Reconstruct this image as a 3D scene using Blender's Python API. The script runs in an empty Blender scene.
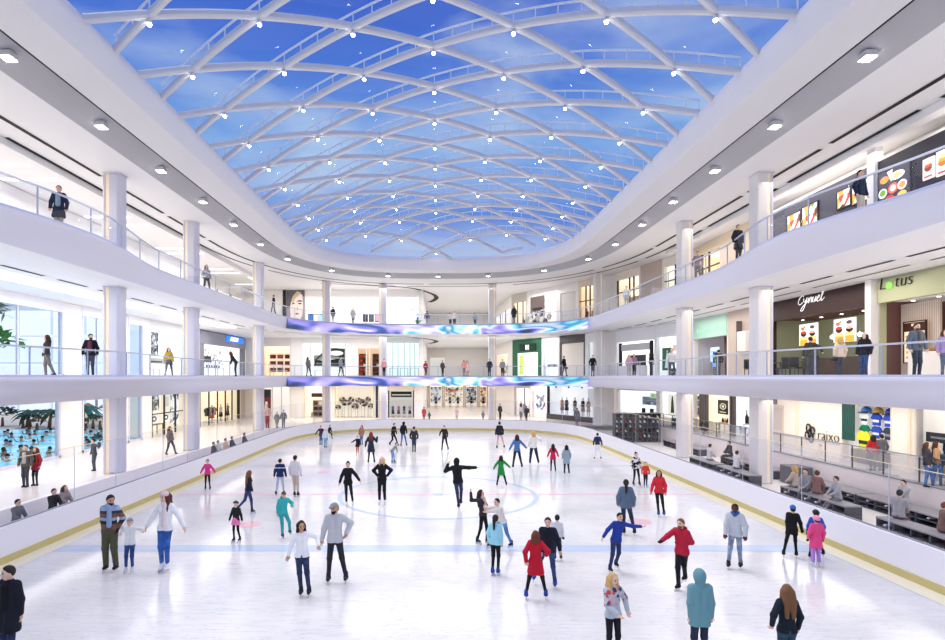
# Ice rink inside a three level shopping mall under a diagrid glass dome.
import bpy, math, random
import numpy as np
from mathutils import Vector, Matrix
from mathutils.geometry import tessellate_polygon

random.seed(7)
rng = np.random.RandomState(7)
SC = bpy.context.scene
COL = SC.collection
PI = math.pi
F, VX, HY, EYE = 560.0, 438.0, 376.0, 5.2       # focal (px), vanishing point, eye height
L1, L2, CEIL = 5.17, 10.5, 15.05                # deck heights and roof ceiling
GL, GR, SUNK, SUNR = 0.46, 1.15, -0.35, -0.01                # mall ground floor, raised walk, dugouts

# ------------------------------------------------------------------ materials
def lin(c):
    if isinstance(c, str):
        c = [int(c[i:i + 2], 16) / 255 for i in (0, 2, 4)]
    return tuple((x / 12.92 if x <= .04045 else ((x + .055) / 1.055) ** 2.4) for x in c[:3])

_mats = {}
def M(col, rough=.6, metal=0., emit=0., spec=.3, ecol=None, noise=0., nscale=30.):
    key = (col, rough, metal, emit, spec, ecol, noise, nscale)
    if key in _mats:
        return _mats[key]
    m = bpy.data.materials.new('surface_' + str(col))
    m.use_nodes = True
    b = m.node_tree.nodes['Principled BSDF']
    c = lin(col) + (1,)
    b.inputs['Base Color'].default_value = c
    b.inputs['Roughness'].default_value = rough
    b.inputs['Metallic'].default_value = metal
    b.inputs['Specular IOR Level'].default_value = spec
    if emit:
        b.inputs['Emission Color'].default_value = (lin(ecol) + (1,)) if ecol else c
        b.inputs['Emission Strength'].default_value = emit
        if emit < 3:
            m.cycles.emission_sampling = 'NONE'
    if noise:
        nt = m.node_tree
        tc = nt.nodes.new('ShaderNodeTexCoord'); n = nt.nodes.new('ShaderNodeTexNoise')
        n.inputs['Scale'].default_value = nscale; n.inputs['Detail'].default_value = 3
        r = nt.nodes.new('ShaderNodeMix'); r.data_type = 'RGBA'
        r.inputs['A'].default_value = tuple(x * (1 - noise) for x in c[:3]) + (1,)
        r.inputs['B'].default_value = tuple(min(1, x * (1 + noise) + .01) for x in c[:3]) + (1,)
        nt.links.new(tc.outputs['Object'], n.inputs['Vector'])
        nt.links.new(n.outputs['Fac'], r.inputs['Factor'])
        nt.links.new(r.outputs['Result'], b.inputs['Base Color'])
    _mats[key] = m
    return m

def glass(name, tint='FFFFFF', refl=.5, ior=1.35):
    m = bpy.data.materials.new(name); m.use_nodes = True
    nt = m.node_tree; nt.nodes.clear()
    out = nt.nodes.new('ShaderNodeOutputMaterial')
    mix = nt.nodes.new('ShaderNodeMixShader'); tr = nt.nodes.new('ShaderNodeBsdfTransparent')
    gl = nt.nodes.new('ShaderNodeBsdfGlossy'); fr = nt.nodes.new('ShaderNodeFresnel')
    mul = nt.nodes.new('ShaderNodeMath'); mul.operation = 'MULTIPLY'
    mul.inputs[1].default_value = refl
    tr.inputs['Color'].default_value = lin(tint) + (1,)
    gl.inputs['Roughness'].default_value = .03
    fr.inputs['IOR'].default_value = ior
    nt.links.new(fr.outputs[0], mul.inputs[0]); nt.links.new(mul.outputs[0], mix.inputs[0])
    nt.links.new(tr.outputs[0], mix.inputs[1]); nt.links.new(gl.outputs[0], mix.inputs[2])
    nt.links.new(mix.outputs[0], out.inputs[0])
    return m

def ramp_mat(name, stops, tex='NOISE', scale=2., emit=0., distort=0., rough=.5, stretch=(1, 1, 1), detail=3):
    """Picture-like procedural surface: a noise or cell pattern through a colour ramp."""
    m = bpy.data.materials.new(name); m.use_nodes = True
    nt = m.node_tree; b = nt.nodes['Principled BSDF']
    tc = nt.nodes.new('ShaderNodeTexCoord'); mp = nt.nodes.new('ShaderNodeMapping')
    mp.inputs['Scale'].default_value = stretch
    nt.links.new(tc.outputs['Object'], mp.inputs['Vector'])
    if tex == 'NOISE':
        t = nt.nodes.new('ShaderNodeTexNoise'); t.inputs['Detail'].default_value = detail
        t.inputs['Distortion'].default_value = distort; o = t.outputs['Fac']
    elif tex == 'WAVE':
        t = nt.nodes.new('ShaderNodeTexWave'); t.inputs['Distortion'].default_value = distort; o = t.outputs['Fac']
    else:
        t = nt.nodes.new('ShaderNodeTexVoronoi'); o = t.outputs['Color']
    t.inputs['Scale'].default_value = scale
    nt.links.new(mp.outputs[0], t.inputs['Vector'])
    if tex == 'VORONOI':
        sp = nt.nodes.new('ShaderNodeSeparateColor'); nt.links.new(o, sp.inputs[0]); o = sp.outputs[0]
    r = nt.nodes.new('ShaderNodeValToRGB')
    if tex == 'VORONOI': r.color_ramp.interpolation = 'CONSTANT'
    while len(r.color_ramp.elements) < len(stops): r.color_ramp.elements.new(.5)
    for e, (p, c) in zip(r.color_ramp.elements, stops):
        e.position = p; e.color = lin(c) + (1,)
    nt.links.new(o, r.inputs[0]); nt.links.new(r.outputs[0], b.inputs['Base Color'])
    b.inputs['Roughness'].default_value = rough
    if emit:
        nt.links.new(r.outputs[0], b.inputs['Emission Color']); b.inputs['Emission Strength'].default_value = emit
        m.cycles.emission_sampling = 'NONE'
    return m

# ------------------------------------------------------------------ objects
def tag(o, label=None, cat=None, group=None, kind=None):
    if label: o['label'] = label
    if cat: o['category'] = cat
    if group: o['group'] = group
    if kind: o['kind'] = kind
    return o

def empty(name, loc=(0, 0, 0), rz=0., label=None, cat=None, group=None, kind=None):
    o = bpy.data.objects.new(name, None); COL.objects.link(o)
    o.location = loc; o.rotation_euler = (0, 0, rz); o.empty_display_size = .2
    return tag(o, label, cat, group, kind)

def link_mesh(name, me, parent=None, loc=None, rz=None):
    o = bpy.data.objects.new(name, me); COL.objects.link(o)
    if parent is not None: o.parent = parent
    if loc is not None: o.location = loc
    if rz is not None: o.rotation_euler = (0, 0, rz)
    return o

class MB:
    """Collects shapes and links them as one mesh object."""
    def __init__(s): s.v, s.f, s.m, s.mats, s.smooth = [], [], [], [], []
    def mi(s, mat):
        if mat not in s.mats: s.mats.append(mat)
        return s.mats.index(mat)
    def add(s, vs, fs, mat, smooth=False):
        b = len(s.v); k = s.mi(mat)
        s.v += [tuple(p) for p in vs]
        for f in fs:
            s.f.append(tuple(i + b for i in f)); s.m.append(k); s.smooth.append(smooth)
        return s
    def box(s, lo, hi, mat, bev=0.):
        x0, y0, z0 = lo; x1, y1, z1 = hi
        if bev:
            b = min(bev, (x1 - x0) / 3, (y1 - y0) / 3, (z1 - z0) / 3)
            pts = []
            for (zz, i) in ((z0, b), (z0 + b, 0), (z1 - b, 0), (z1, b)):
                xa, xb, ya, yb = x0 + i, x1 - i, y0 + i, y1 - i
                pts.append([(xa + b, ya, zz), (xb - b, ya, zz), (xb, ya + b, zz), (xb, yb - b, zz),
                            (xb - b, yb, zz), (xa + b, yb, zz), (xa, yb - b, zz), (xa, ya + b, zz)])
            vs = [p for r in pts for p in r]; fs = []
            for r in range(3):
                for k in range(8):
                    fs.append((r * 8 + k, r * 8 + (k + 1) % 8, r * 8 + 8 + (k + 1) % 8, r * 8 + 8 + k))
            fs += [tuple(range(7, -1, -1)), tuple(range(24, 32))]
            return s.add(vs, fs, mat)
        vs = [(x0, y0, z0), (x1, y0, z0), (x1, y1, z0), (x0, y1, z0), (x0, y0, z1), (x1, y0, z1), (x1, y1, z1), (x0, y1, z1)]
        fs = [(3, 2, 1, 0), (4, 5, 6, 7), (0, 1, 5, 4), (1, 2, 6, 5), (2, 3, 7, 6), (3, 0, 4, 7)]
        return s.add(vs, fs, mat)
    def quad(s, a, b, c, d, mat): return s.add([a, b, c, d], [(0, 1, 2, 3)], mat)
    def tube(s, pts, rad, mat, n=8, cap=True, smooth=True):
        pts = [Vector(p) for p in pts]; vs, fs = [], []
        rs = rad if isinstance(rad, (list, tuple)) else [rad] * len(pts)
        up0 = None
        for i, p in enumerate(pts):
            t = (pts[min(i + 1, len(pts) - 1)] - pts[max(i - 1, 0)]).normalized()
            up = Vector((0, 0, 1)) if abs(t.z) < .95 else Vector((1, 0, 0))
            a = t.cross(up).normalized(); b = a.cross(t)
            for k in range(n):
                th = 2 * PI * k / n
                vs.append(p + (a * math.cos(th) + b * math.sin(th)) * rs[i])
        for i in range(len(pts) - 1):
            for k in range(n):
                fs.append((i * n + k, i * n + (k + 1) % n, (i + 1) * n + (k + 1) % n, (i + 1) * n + k))
        if cap:
            fs.append(tuple(range(n))[::-1]); fs.append(tuple(range((len(pts) - 1) * n, len(pts) * n)))
        return s.add(vs, fs, mat, smooth)
    def bar(s, a, b, w, h, mat):
        a, b = Vector(a), Vector(b); t = (b - a).normalized()
        u = t.cross(Vector((0, 0, 1)))
        u = u.normalized() if u.length > 1e-4 else Vector((1, 0, 0))
        v = u.cross(t)
        vs = [p + u * (sx * w / 2) + v * (sz * h / 2) for p in (a, b) for sx, sz in ((-1, -1), (1, -1), (1, 1), (-1, 1))]
        return s.add(vs, [(0, 1, 2, 3), (7, 6, 5, 4), (0, 4, 5, 1), (1, 5, 6, 2), (2, 6, 7, 3), (3, 7, 4, 0)], mat)
    def lathe(s, prof, mat, c=(0, 0, 0), n=12, smooth=True):
        vs, fs = [], []
        for r, z in prof:
            for k in range(n):
                th = 2 * PI * k / n
                vs.append((c[0] + r * math.cos(th), c[1] + r * math.sin(th), c[2] + z))
        for i in range(len(prof) - 1):
            for k in range(n):
                fs.append((i * n + k, i * n + (k + 1) % n, (i + 1) * n + (k + 1) % n, (i + 1) * n + k))
        fs.append(tuple(range(n))[::-1]); fs.append(tuple(range((len(prof) - 1) * n, len(prof) * n)))
        return s.add(vs, fs, mat, smooth)
    def ellip(s, c, r, mat, n=10, m=6, smooth=True):
        vs = [(c[0], c[1], c[2] - r[2])]; fs = []
        for i in range(1, m):
            ph = -PI / 2 + PI * i / m
            for k in range(n):
                th = 2 * PI * k / n
                vs.append((c[0] + r[0] * math.cos(ph) * math.cos(th), c[1] + r[1] * math.cos(ph) * math.sin(th), c[2] + r[2] * math.sin(ph)))
        vs.append((c[0], c[1], c[2] + r[2]))
        for k in range(n):
            fs.append((0, 1 + (k + 1) % n, 1 + k)); e = 1 + (m - 2) * n
            fs.append((e + k, e + (k + 1) % n, len(vs) - 1))
        for i in range(m - 2):
            for k in range(n):
                a = 1 + i * n
                fs.append((a + k, a + (k + 1) % n, a + n + (k + 1) % n, a + n + k))
        return s.add(vs, fs, mat, smooth)
    def disc(s, c, rx, rz, mat, n=16, y=0.):          # flat ellipse facing -Y
        vs = [(c[0] + rx * math.cos(2 * PI * k / n), y, c[1] + rz * math.sin(2 * PI * k / n)) for k in range(n)]
        return s.add(vs, [tuple(range(n))], mat)
    def mesh(s, name):
        me = bpy.data.meshes.new(name)
        me.from_pydata(s.v, [], s.f)
        for m in s.mats: me.materials.append(m)
        me.polygons.foreach_set('material_index', s.m)
        me.polygons.foreach_set('use_smooth', s.smooth)
        me.update()
        return me
    def build(s, name, parent=None, loc=None, rz=None):
        return link_mesh(name, s.mesh(name), parent, loc, rz)

def struct(o): o['kind'] = 'structure'; return o

def copy_tree(o, parent=None):
    c = o.copy(); COL.objects.link(c)
    if parent is not None: c.parent = parent
    for ch in list(o.children): copy_tree(ch, c)
    return c

# ------------------------------------------------------------------ plan curves
def plan(Xh, Yc, Yb, n=3., Y0=-3., step=1.2, res=1.3):
    """Left side, rounded far end, right side: points (x, y) seen from above."""
    pts = []
    ys = list(np.arange(Y0, Yc, step))
    for y in ys: pts.append((-Xh, y))
    K = 48
    for i in range(K + 1):
        t = PI - PI * i / K
        c, s_ = math.cos(t), math.sin(t)
        # even arc spacing on a superellipse
        x = -Xh * (1 if c < 0 else -1) * abs(c) ** (2 / n); y = Yc + (Yb - Yc) * abs(s_) ** (2 / n)
        pts.append((x, y))
    for y in ys[::-1]: pts.append((Xh, y))
    out = [pts[0]]
    for p in pts[1:]:
        if math.hypot(p[0] - out[-1][0], p[1] - out[-1][1]) > .12: out.append(p)
    # resample long pieces
    fine = [out[0]]
    for p in out[1:]:
        a = fine[-1]; d = math.hypot(p[0] - a[0], p[1] - a[1]); k = max(1, int(d / res))
        for j in range(1, k + 1): fine.append((a[0] + (p[0] - a[0]) * j / k, a[1] + (p[1] - a[1]) * j / k))
    return fine

def normals(pts):
    """Outward (away from the atrium) unit normals of a plan curve."""
    ns = []
    for i in range(len(pts)):
        a, b = pts[max(i - 1, 0)], pts[min(i + 1, len(pts) - 1)]
        dx, dy = b[0] - a[0], b[1] - a[1]; L = math.hypot(dx, dy) or 1
        ns.append((-dy / L, dx / L))
    return ns

def bump(y, c=21.5, w=7.5):
    u = (y - c) / w
    return math.cos(u * PI / 2) ** 2 if abs(u) < 1 else 0.

def sweep(mb, pts, prof, mat, ns=None, offs=None, smooth=False, mats=None, rng_=None, kY=1.0):
    """prof: (outward distance, z) pairs; offs(i, j) adds an outward shift to point j of ring i."""
    ns = ns or normals(pts); m = len(prof); vs, fs, idx = [], [], []
    R = range(len(pts)) if rng_ is None else rng_
    for i in R:
        for j, (d, z) in enumerate(prof):
            dd = d + (offs(i, j) if offs else 0)
            ky = 1 + (kY - 1) * max(0, ns[i][1])
            vs.append((pts[i][0] + ns[i][0] * dd, pts[i][1] + ns[i][1] * dd * ky, z))
    n = len(list(R))
    for j in range(m - 1):
        fs = [(i * m + j, (i + 1) * m + j, (i + 1) * m + j + 1, i * m + j + 1) for i in range(n - 1)]
        b0 = len(mb.v)
        if j == 0:
            base = b0
            mb.v += vs
        k = mb.mi(mats[j] if mats else mat)
        for f in fs:
            mb.f.append(tuple(q + base for q in f)); mb.m.append(k); mb.smooth.append(smooth)
    return mb

def fill(mb, loops, z, mat, up=True):
    vv = [[Vector((x, y, 0)) for x, y in L] for L in loops]
    tri = tessellate_polygon(vv); flat = [p for L in vv for p in L]
    fs = []
    for t in tri:
        a, b, c = (flat[i] for i in t)
        ccw = ((b - a).cross(c - a)).z > 0
        fs.append(tuple(t) if ccw == up else tuple(t)[::-1])
    return mb.add([(p.x, p.y, z) for p in flat], fs, mat)

def px2(x, y, Y): return ((x - VX) * Y / F, Y, EYE + (HY - y) * Y / F)
# ------------------------------------------------------------------ camera, world, light
cam = bpy.data.cameras.new('camera'); co = bpy.data.objects.new('camera', cam); COL.objects.link(co)
cam.sensor_width = 36; cam.lens = F / 945 * 36
cam.shift_x = (472.5 - VX) / 945; cam.shift_y = (HY - 320) / 945
co.location = (0, 0, EYE); co.rotation_euler = (PI / 2, 0, 0)
cam.clip_end = 600; cam.clip_start = .05
SC.camera = co
SC.view_settings.view_transform = 'Standard'
SC.view_settings.look = 'None'
SC.view_settings.exposure = 0.0
SC.cycles.transparent_max_bounces = 24
SC.cycles.max_bounces = 6
SC.cycles.diffuse_bounces = 4
SC.cycles.glossy_bounces = 3
SC.cycles.sample_clamp_indirect = 4
SC.cycles.caustics_reflective = False
SC.cycles.caustics_refractive = False

w = bpy.data.worlds.new('sky'); SC.world = w; w.use_nodes = True
nt = w.node_tree; bg = nt.nodes['Background']
tc = nt.nodes.new('ShaderNodeTexCoord'); sep = nt.nodes.new('ShaderNodeSeparateXYZ')
nt.links.new(tc.outputs['Generated'], sep.inputs[0])
rz_ = nt.nodes.new('ShaderNodeValToRGB')
for _ in range(4): rz_.color_ramp.elements.new(.5)
for e, (p, c) in zip(rz_.color_ramp.elements, [(0., 'DDE6F5'), (.16, 'B4BCEC'), (.26, '6A92E6'), (.37, '86B4F2'), (.47, '5584E4'), (.60, '3C60D0')]):
    e.position = p; e.color = lin(c) + (1,)
nt.links.new(sep.outputs['Z'], rz_.inputs[0])
mp = nt.nodes.new('ShaderNodeMapping'); mp.inputs['Scale'].default_value = (1, 1.3, 3.2)
nt.links.new(tc.outputs['Generated'], mp.inputs[0])
ns_ = nt.nodes.new('ShaderNodeTexNoise'); ns_.inputs['Scale'].default_value = 2.6; ns_.inputs['Detail'].default_value = 5
ns_.inputs['Distortion'].default_value = .4
nt.links.new(mp.outputs[0], ns_.inputs['Vector'])
rc = nt.nodes.new('ShaderNodeValToRGB')
rc.color_ramp.elements[0].position = .44; rc.color_ramp.elements[0].color = (0, 0, 0, 1)
rc.color_ramp.elements[1].position = .72; rc.color_ramp.elements[1].color = (.75, .75, .75, 1)
nt.links.new(ns_.outputs['Fac'], rc.inputs[0])
mx = nt.nodes.new('ShaderNodeMix'); mx.data_type = 'RGBA'
mx.inputs['B'].default_value = lin('DCEEFF') + (1,)
nt.links.new(rc.outputs[0], mx.inputs['Factor']); nt.links.new(rz_.outputs[0], mx.inputs['A'])
nt.links.new(mx.outputs['Result'], bg.inputs['Color'])
bg.inputs['Strength'].default_value = .88

def lamp(name, kind, loc, energy, col=(1, 1, 1), rot=(0, 0, 0), **kw):
    l = bpy.data.lights.new(name, kind); l.energy = energy; l.color = col
    for k, v in kw.items(): setattr(l, k, v)
    o = bpy.data.objects.new(name, l); COL.objects.link(o); o.location = loc; o.rotation_euler = rot
    return o
lamp('sun', 'SUN', (0, 20, 40), 1.1, (1, .95, .9), Vector((.30, -.25, -1)).to_track_quat('-Z', 'Y').to_euler(), angle=math.radians(24))
for i, y in enumerate((4, 18, 32, 46)):
    lamp('hall_fill', 'AREA', (0, y, 14.2), 860, (1, .925, .84), (0, 0, 0), shape='RECTANGLE', size=15, size_y=9)  # unseen fill lamps added under the dome to brighten the hall

# ------------------------------------------------------------------ surface palette
WHITE = M('ECECEF', .5, spec=.3)
FASC = M('DEDDE9', .5, spec=.25)
SOFF = M('F0EFF1', .6, spec=.2)
GREY = M('B9B9C0', .6)
DARK = M('16161A', .6)
STEEL = M('A9AEB8', .3, .9)
GLASS = glass('balustrade_glass', 'F3F7FF', .55)
RGLASS = glass('rink_glass', 'F6F8FF', .45)
SGLASS = glass('shop_glass', 'F2F7FA', .45)
DGLASS = glass('dome_glass', 'F6FAFF', .03)
LIT = M('FFFFFF', .5, emit=1.6)
LITW = M('FFF2DD', .5, emit=1.3)
GOLD = M('EADBC4', .35, .1, emit=.25)
LAMP = M('FFFFFF', .5, emit=14.)

# ------------------------------------------------------------------ ice
ICE = bpy.data.materials.new('ice'); ICE.use_nodes = True
nt = ICE.node_tree; b = nt.nodes['Principled BSDF']
tc = nt.nodes.new('ShaderNodeTexCoord')
n1 = nt.nodes.new('ShaderNodeTexNoise'); n1.inputs['Scale'].default_value = .22; n1.inputs['Detail'].default_value = 4
nt.links.new(tc.outputs['Object'], n1.inputs['Vector'])
r1 = nt.nodes.new('ShaderNodeValToRGB')
r1.color_ramp.elements[0].position = .35; r1.color_ramp.elements[0].color = lin('DADADA') + (1,)
r1.color_ramp.elements[1].position = .65; r1.color_ramp.elements[1].color = lin('F5F3EF') + (1,)
nt.links.new(n1.outputs['Fac'], r1.inputs[0])
prev = r1.outputs[0]
for k, (sc, rot, th) in enumerate([((.5, 6, 1), 1.0, .035), ((.5, 5, 1), -.9, .035), ((.6, 5, 1), 2.2, .03)]):
    m_ = nt.nodes.new('ShaderNodeMapping'); m_.inputs['Rotation'].default_value = (0, 0, rot); m_.inputs['Scale'].default_value = sc
    nt.links.new(tc.outputs['Object'], m_.inputs[0])
    n_ = nt.nodes.new('ShaderNodeTexNoise'); n_.inputs['Scale'].default_value = 1.3; n_.inputs['Detail'].default_value = 2; n_.inputs['Distortion'].default_value = .7
    nt.links.new(m_.outputs[0], n_.inputs['Vector'])
    ab = nt.nodes.new('ShaderNodeMath'); ab.operation = 'SUBTRACT'; ab.inputs[1].default_value = .5; nt.links.new(n_.outputs['Fac'], ab.inputs[0])
    a2 = nt.nodes.new('ShaderNodeMath'); a2.operation = 'ABSOLUTE'; nt.links.new(ab.outputs[0], a2.inputs[0])
    lt = nt.nodes.new('ShaderNodeMapRange'); lt.inputs['From Max'].default_value = th * .5; lt.inputs['To Min'].default_value = .42; lt.inputs['To Max'].default_value = 0
    nt.links.new(a2.outputs[0], lt.inputs['Value'])
    mm = nt.nodes.new('ShaderNodeMix'); mm.data_type = 'RGBA'; mm.inputs['B'].default_value = lin('B9BFCC') + (1,)
    nt.links.new(lt.outputs[0], mm.inputs['Factor']); nt.links.new(prev, mm.inputs['A']); prev = mm.outputs['Result']
nt.links.new(prev, b.inputs['Base Color'])
b.inputs['Roughness'].default_value = .13; b.inputs['Specular IOR Level'].default_value = .42
nb = nt.nodes.new('ShaderNodeTexNoise'); nb.inputs['Scale'].default_value = 1.1; nb.inputs['Detail'].default_value = 5
nt.links.new(tc.outputs['Object'], nb.inputs['Vector'])
bu = nt.nodes.new('ShaderNodeBump'); bu.inputs['Strength'].default_value = .05; bu.inputs['Distance'].default_value = .1
nt.links.new(nb.outputs['Fac'], bu.inputs['Height']); nt.links.new(bu.outputs[0], b.inputs['Normal'])

RINK = plan(12.0, 42., 53.6, 2.8, Y0=-3)
mb = MB(); fill(mb, [[(p[0], p[1]) for p in RINK]], 0., ICE)
ice = struct(mb.build('floor_ice'))
def marking(name, polys, col, z=.004):
    m = MB()
    for P in polys: fill(m, [P], z, M(col, .2, spec=.4))
    o = m.build(name, ice); return o
def xh(y): return 12.0 if y < 42 else 12.0 * (1 - ((y - 42) / 11.6) ** 2.8) ** (1 / 2.8)
def bandp(y, wd): return [(-xh(y) + .02, y - wd / 2), (xh(y) - .02, y - wd / 2), (xh(y) - .02, y + wd / 2), (-xh(y) + .02, y + wd / 2)]
def ring(cx, cy, r, wd, a0=0, a1=2 * PI, n=64):
    P = []
    for k in range(n):
        t0, t1 = a0 + (a1 - a0) * k / n, a0 + (a1 - a0) * (k + 1) / n
        P.append([(cx + q * math.cos(t), cy + q * math.sin(t)) for q, t in ((r - wd / 2, t0), (r + wd / 2, t0), (r + wd / 2, t1), (r - wd / 2, t1))])
    return P
marking('blue_line', [bandp(16.9, .62)], 'C0D0E8')
marking('blue_line', [bandp(32.4, .42)], 'C9D6EA')
marking('red_line', [bandp(24.6, .22)], 'F0CBD6')
marking('centre_circle', ring(0, 24.6, 4.25, .2), 'B9CEEB', .005)
marking('faceoff_circle', ring(-6.2, 42, 3.6, .14), 'F2D9E2') ; marking('faceoff_circle', ring(6.2, 42, 3.6, .14), 'F2D9E2')
for x, y, r in ((-6.6, 19.6, .42), (7.2, 20, .42), (-6.2, 30.2, .36), (6.0, 30.4, .36), (-6.2, 42, .3), (6.2, 42, .3)):
    marking('faceoff_spot', [[(x + r * math.cos(t * PI / 10), y + r * math.sin(t * PI / 10)) for t in range(20)]], 'F0C3CB')
marking('centre_spot', [[(.25 * math.cos(t * PI / 8), 24.6 + .25 * math.sin(t * PI / 8)) for t in range(16)]], 'A9C6EE', .006)

# ------------------------------------------------------------------ rink boards and glass
def side_off(p): return 0.
bd = struct(empty('wall_rink_boards'))
mb = MB(); sweep(mb, RINK, [(0, 0), (0, 1.0), (.05, 1.03), (.14, 1.03), (.18, 1.0), (.18, SUNK)], M('E9E8EF', .35, spec=.35)); mb.build('board', bd)
mb = MB(); sweep(mb, RINK, [(-.02, .0), (-.02, .2), (.01, .215)], M('C6B87E', .45)); mb.build('kick_strip', bd)
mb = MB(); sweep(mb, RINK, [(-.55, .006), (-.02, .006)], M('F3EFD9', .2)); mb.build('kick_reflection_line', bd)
mb = MB(); sweep(mb, RINK, [(.08, 1.03), (.08, 2.85)], RGLASS); mb.build('glass_screen', bd)
mb = MB(); sweep(mb, RINK, [(.07, 2.845), (.07, 2.862), (.09, 2.862), (.09, 2.845)], M('E4D9B8', .4)); mb.build('glass_edge', bd)
mb = MB(); sweep(mb, RINK, [(.05, 1.03), (.05, 1.06), (.12, 1.06), (.12, 1.03)], M('8C8E99', .4)); mb.build('glass_channel', bd)
ns = normals(RINK); acc = 0
seam = MB()
for i in range(1, len(RINK)):
    acc += math.dist(RINK[i], RINK[i - 1])
    if acc > 2.4:
        acc = 0; p = Vector(RINK[i]) + Vector(ns[i]) * .08
        seam.box((p.x - .008, p.y - .008, 1.03), (p.x + .008, p.y + .008, 2.85), M('C9CEDA', .4))
seam.build('glass_seam', bd)

# ------------------------------------------------------------------ galleries
E2 = plan(14.0, 46., 57.6, 3.0, Y0=-3)
WALL_POLY = [(-22, -3), (-22, 64), (-1.7, 64), (-1.7, 88), (8, 88), (9, 68), (17, 54), (20, 44), (20, -3)]
OUTER = [(-22.35, -3), (-22.35, 66.5), (-2.2, 66.5), (-2.2, 92), (12, 92), (24, 58), (24.5, -3)]
def edge_sets(z, cbulge, wb):
    ns = normals(E2)
    o = [(-1.05 * bump(p[1], cbulge, wb) * (1 if abs(p[0]) > 10 else 0)) for p in E2]
    top = [(p[0] + n[0] * d, p[1] + n[1] * d) for p, n, d in zip(E2, ns, o)]
    return ns, o, top
def gallery(name, z, cb, wb, th=.95):
    ns, o, top = edge_sets(z, cb, wb)
    root = struct(empty(name))
    m = MB(); fill(m, [OUTER + top[::-1]], z, M('ECEAEA', .35, spec=.4)); m.build('deck', root)
    bot = [(p[0] + n[0] * .22, p[1] + n[1] * .22) for p, n in zip(E2, ns)]
    m = MB(); fill(m, [OUTER + bot[::-1]], z - th, SOFF, up=False); m.build('soffit', root)
    m = MB()
    prof = [(0, z), (-.03, z - .03), (-.03, z - .13), (.02, z - .2), (.04, z - .45), (.1, z - .75), (.22, z - th)]
    wgt = [1, 1, 1, .93, .68, .3, 0]
    sweep(m, E2, prof, FASC, ns, lambda i, j: o[i] * wgt[j], smooth=True); m.build('fascia', root)
    return root, ns, o, top
g1, ns1, o1, top1 = gallery('floor_gallery_middle', L1, 23., 8.5)
g2, ns2, o2, top2 = gallery('floor_gallery_upper', L2, 21.2, 7.4)

# curved video bands on the far end of the two galleries
LED = bpy.data.materials.new('led_picture'); LED.use_nodes = True
nt = LED.node_tree; b = nt.nodes['Principled BSDF']
tc = nt.nodes.new('ShaderNodeTexCoord'); mp = nt.nodes.new('ShaderNodeMapping')
mp.inputs['Scale'].default_value = (.085, .03, .33); mp.inputs['Rotation'].default_value = (0, .5, .3)
nt.links.new(tc.outputs['Object'], mp.inputs[0])
v = nt.nodes.new('ShaderNodeTexNoise'); v.inputs['Scale'].default_value = 2.2; v.inputs['Detail'].default_value = 1.; v.inputs['Distortion'].default_value = 1.4
nt.links.new(mp.outputs[0], v.inputs['Vector'])
r = nt.nodes.new('ShaderNodeValToRGB')
st = [(.28, '2A3A62'), (.38, '4A63B4'), (.44, 'A99BEA'), (.49, 'C9C2F6'), (.53, 'F2F6FF'), (.58, '7FD6F2'), (.64, '2C86B4'), (.74, 'E8F4FF')]
while len(r.color_ramp.elements) < len(st): r.color_ramp.elements.new(.5)
for e, (p, c) in zip(r.color_ramp.elements, st): e.position = p; e.color = lin(c) + (1,)
nt.links.new(v.outputs['Fac'], r.inputs[0]); nt.links.new(r.outputs[0], b.inputs['Base Color']); nt.links.new(r.outputs[0], b.inputs['Emission Color'])
b.inputs['Emission Strength'].default_value = .5; b.inputs['Roughness'].default_value = .3
LED.cycles.emission_sampling = 'NONE'
for z, nsx, nm, lo, hi in ((L2, ns2, 'upper', -15.5, 14.2), (L1, ns1, 'middle', -15.5, 14.2)):
    ids = [i for i, p in enumerate(E2) if p[1] > 50.5]
    root = empty('led_screen', (0, 57.6, z), 0, 'long curved video band with violet and blue waves on the %s gallery edge' % nm, 'screen')
    m = MB(); sweep(m, [(p[0], p[1] - 57.6) for p in E2], [(-.1, -.06), (-.1, -.97), (.15, -.98)], LED, nsx, rng_=ids); m.build('picture', root)
    m = MB(); sweep(m, [(p[0], p[1] - 57.6) for p in E2], [(.0, -.03), (-.12, -.03), (-.12, -.06), (.0, -.06)], M('6E7C96', .4), nsx, rng_=ids); m.build('frame', root)

# balustrades
def balustrade(z, top, ns, label):
    root = empty('glass_balustrade', (0, 0, z), 0, label, 'railing')
    pts = [(p[0] + n[0] * .06, p[1] + n[1] * .06) for p, n in zip(top, ns)]
    m = MB(); sweep(m, pts, [(0, .0), (0, .98)], GLASS, ns); m.build('glass', root)
    m = MB(); sweep(m, pts, [(-.03, .98), (-.03, 1.04), (.03, 1.04), (.03, .98), (-.03, .98)], M('C8CCDA', .3, .5), ns); m.build('handrail', root)
    m = MB(); sweep(m, pts, [(-.05, 0), (-.05, .07), (.05, .07), (.05, 0)], M('C3C9E6', .4), ns); m.build('shoe', root)
    pm = MB(); pm.box((-.02, -.02, 0), (.02, .02, .98), M('B3B9CC', .3, .4)); me = pm.mesh('post')
    acc = 0
    for i in range(1, len(pts)):
        acc += math.dist(pts[i], pts[i - 1])
        if acc > 1.75 and pts[i][1] > 8:
            acc = 0; link_mesh('post', me, root, (pts[i][0], pts[i][1], 0))
    return root
balustrade(L1, top1, ns1, 'glass balustrade with pale handrail along the middle gallery edge')
balustrade(L2, top2, ns2, 'glass balustrade with pale handrail along the upper gallery edge')

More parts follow.
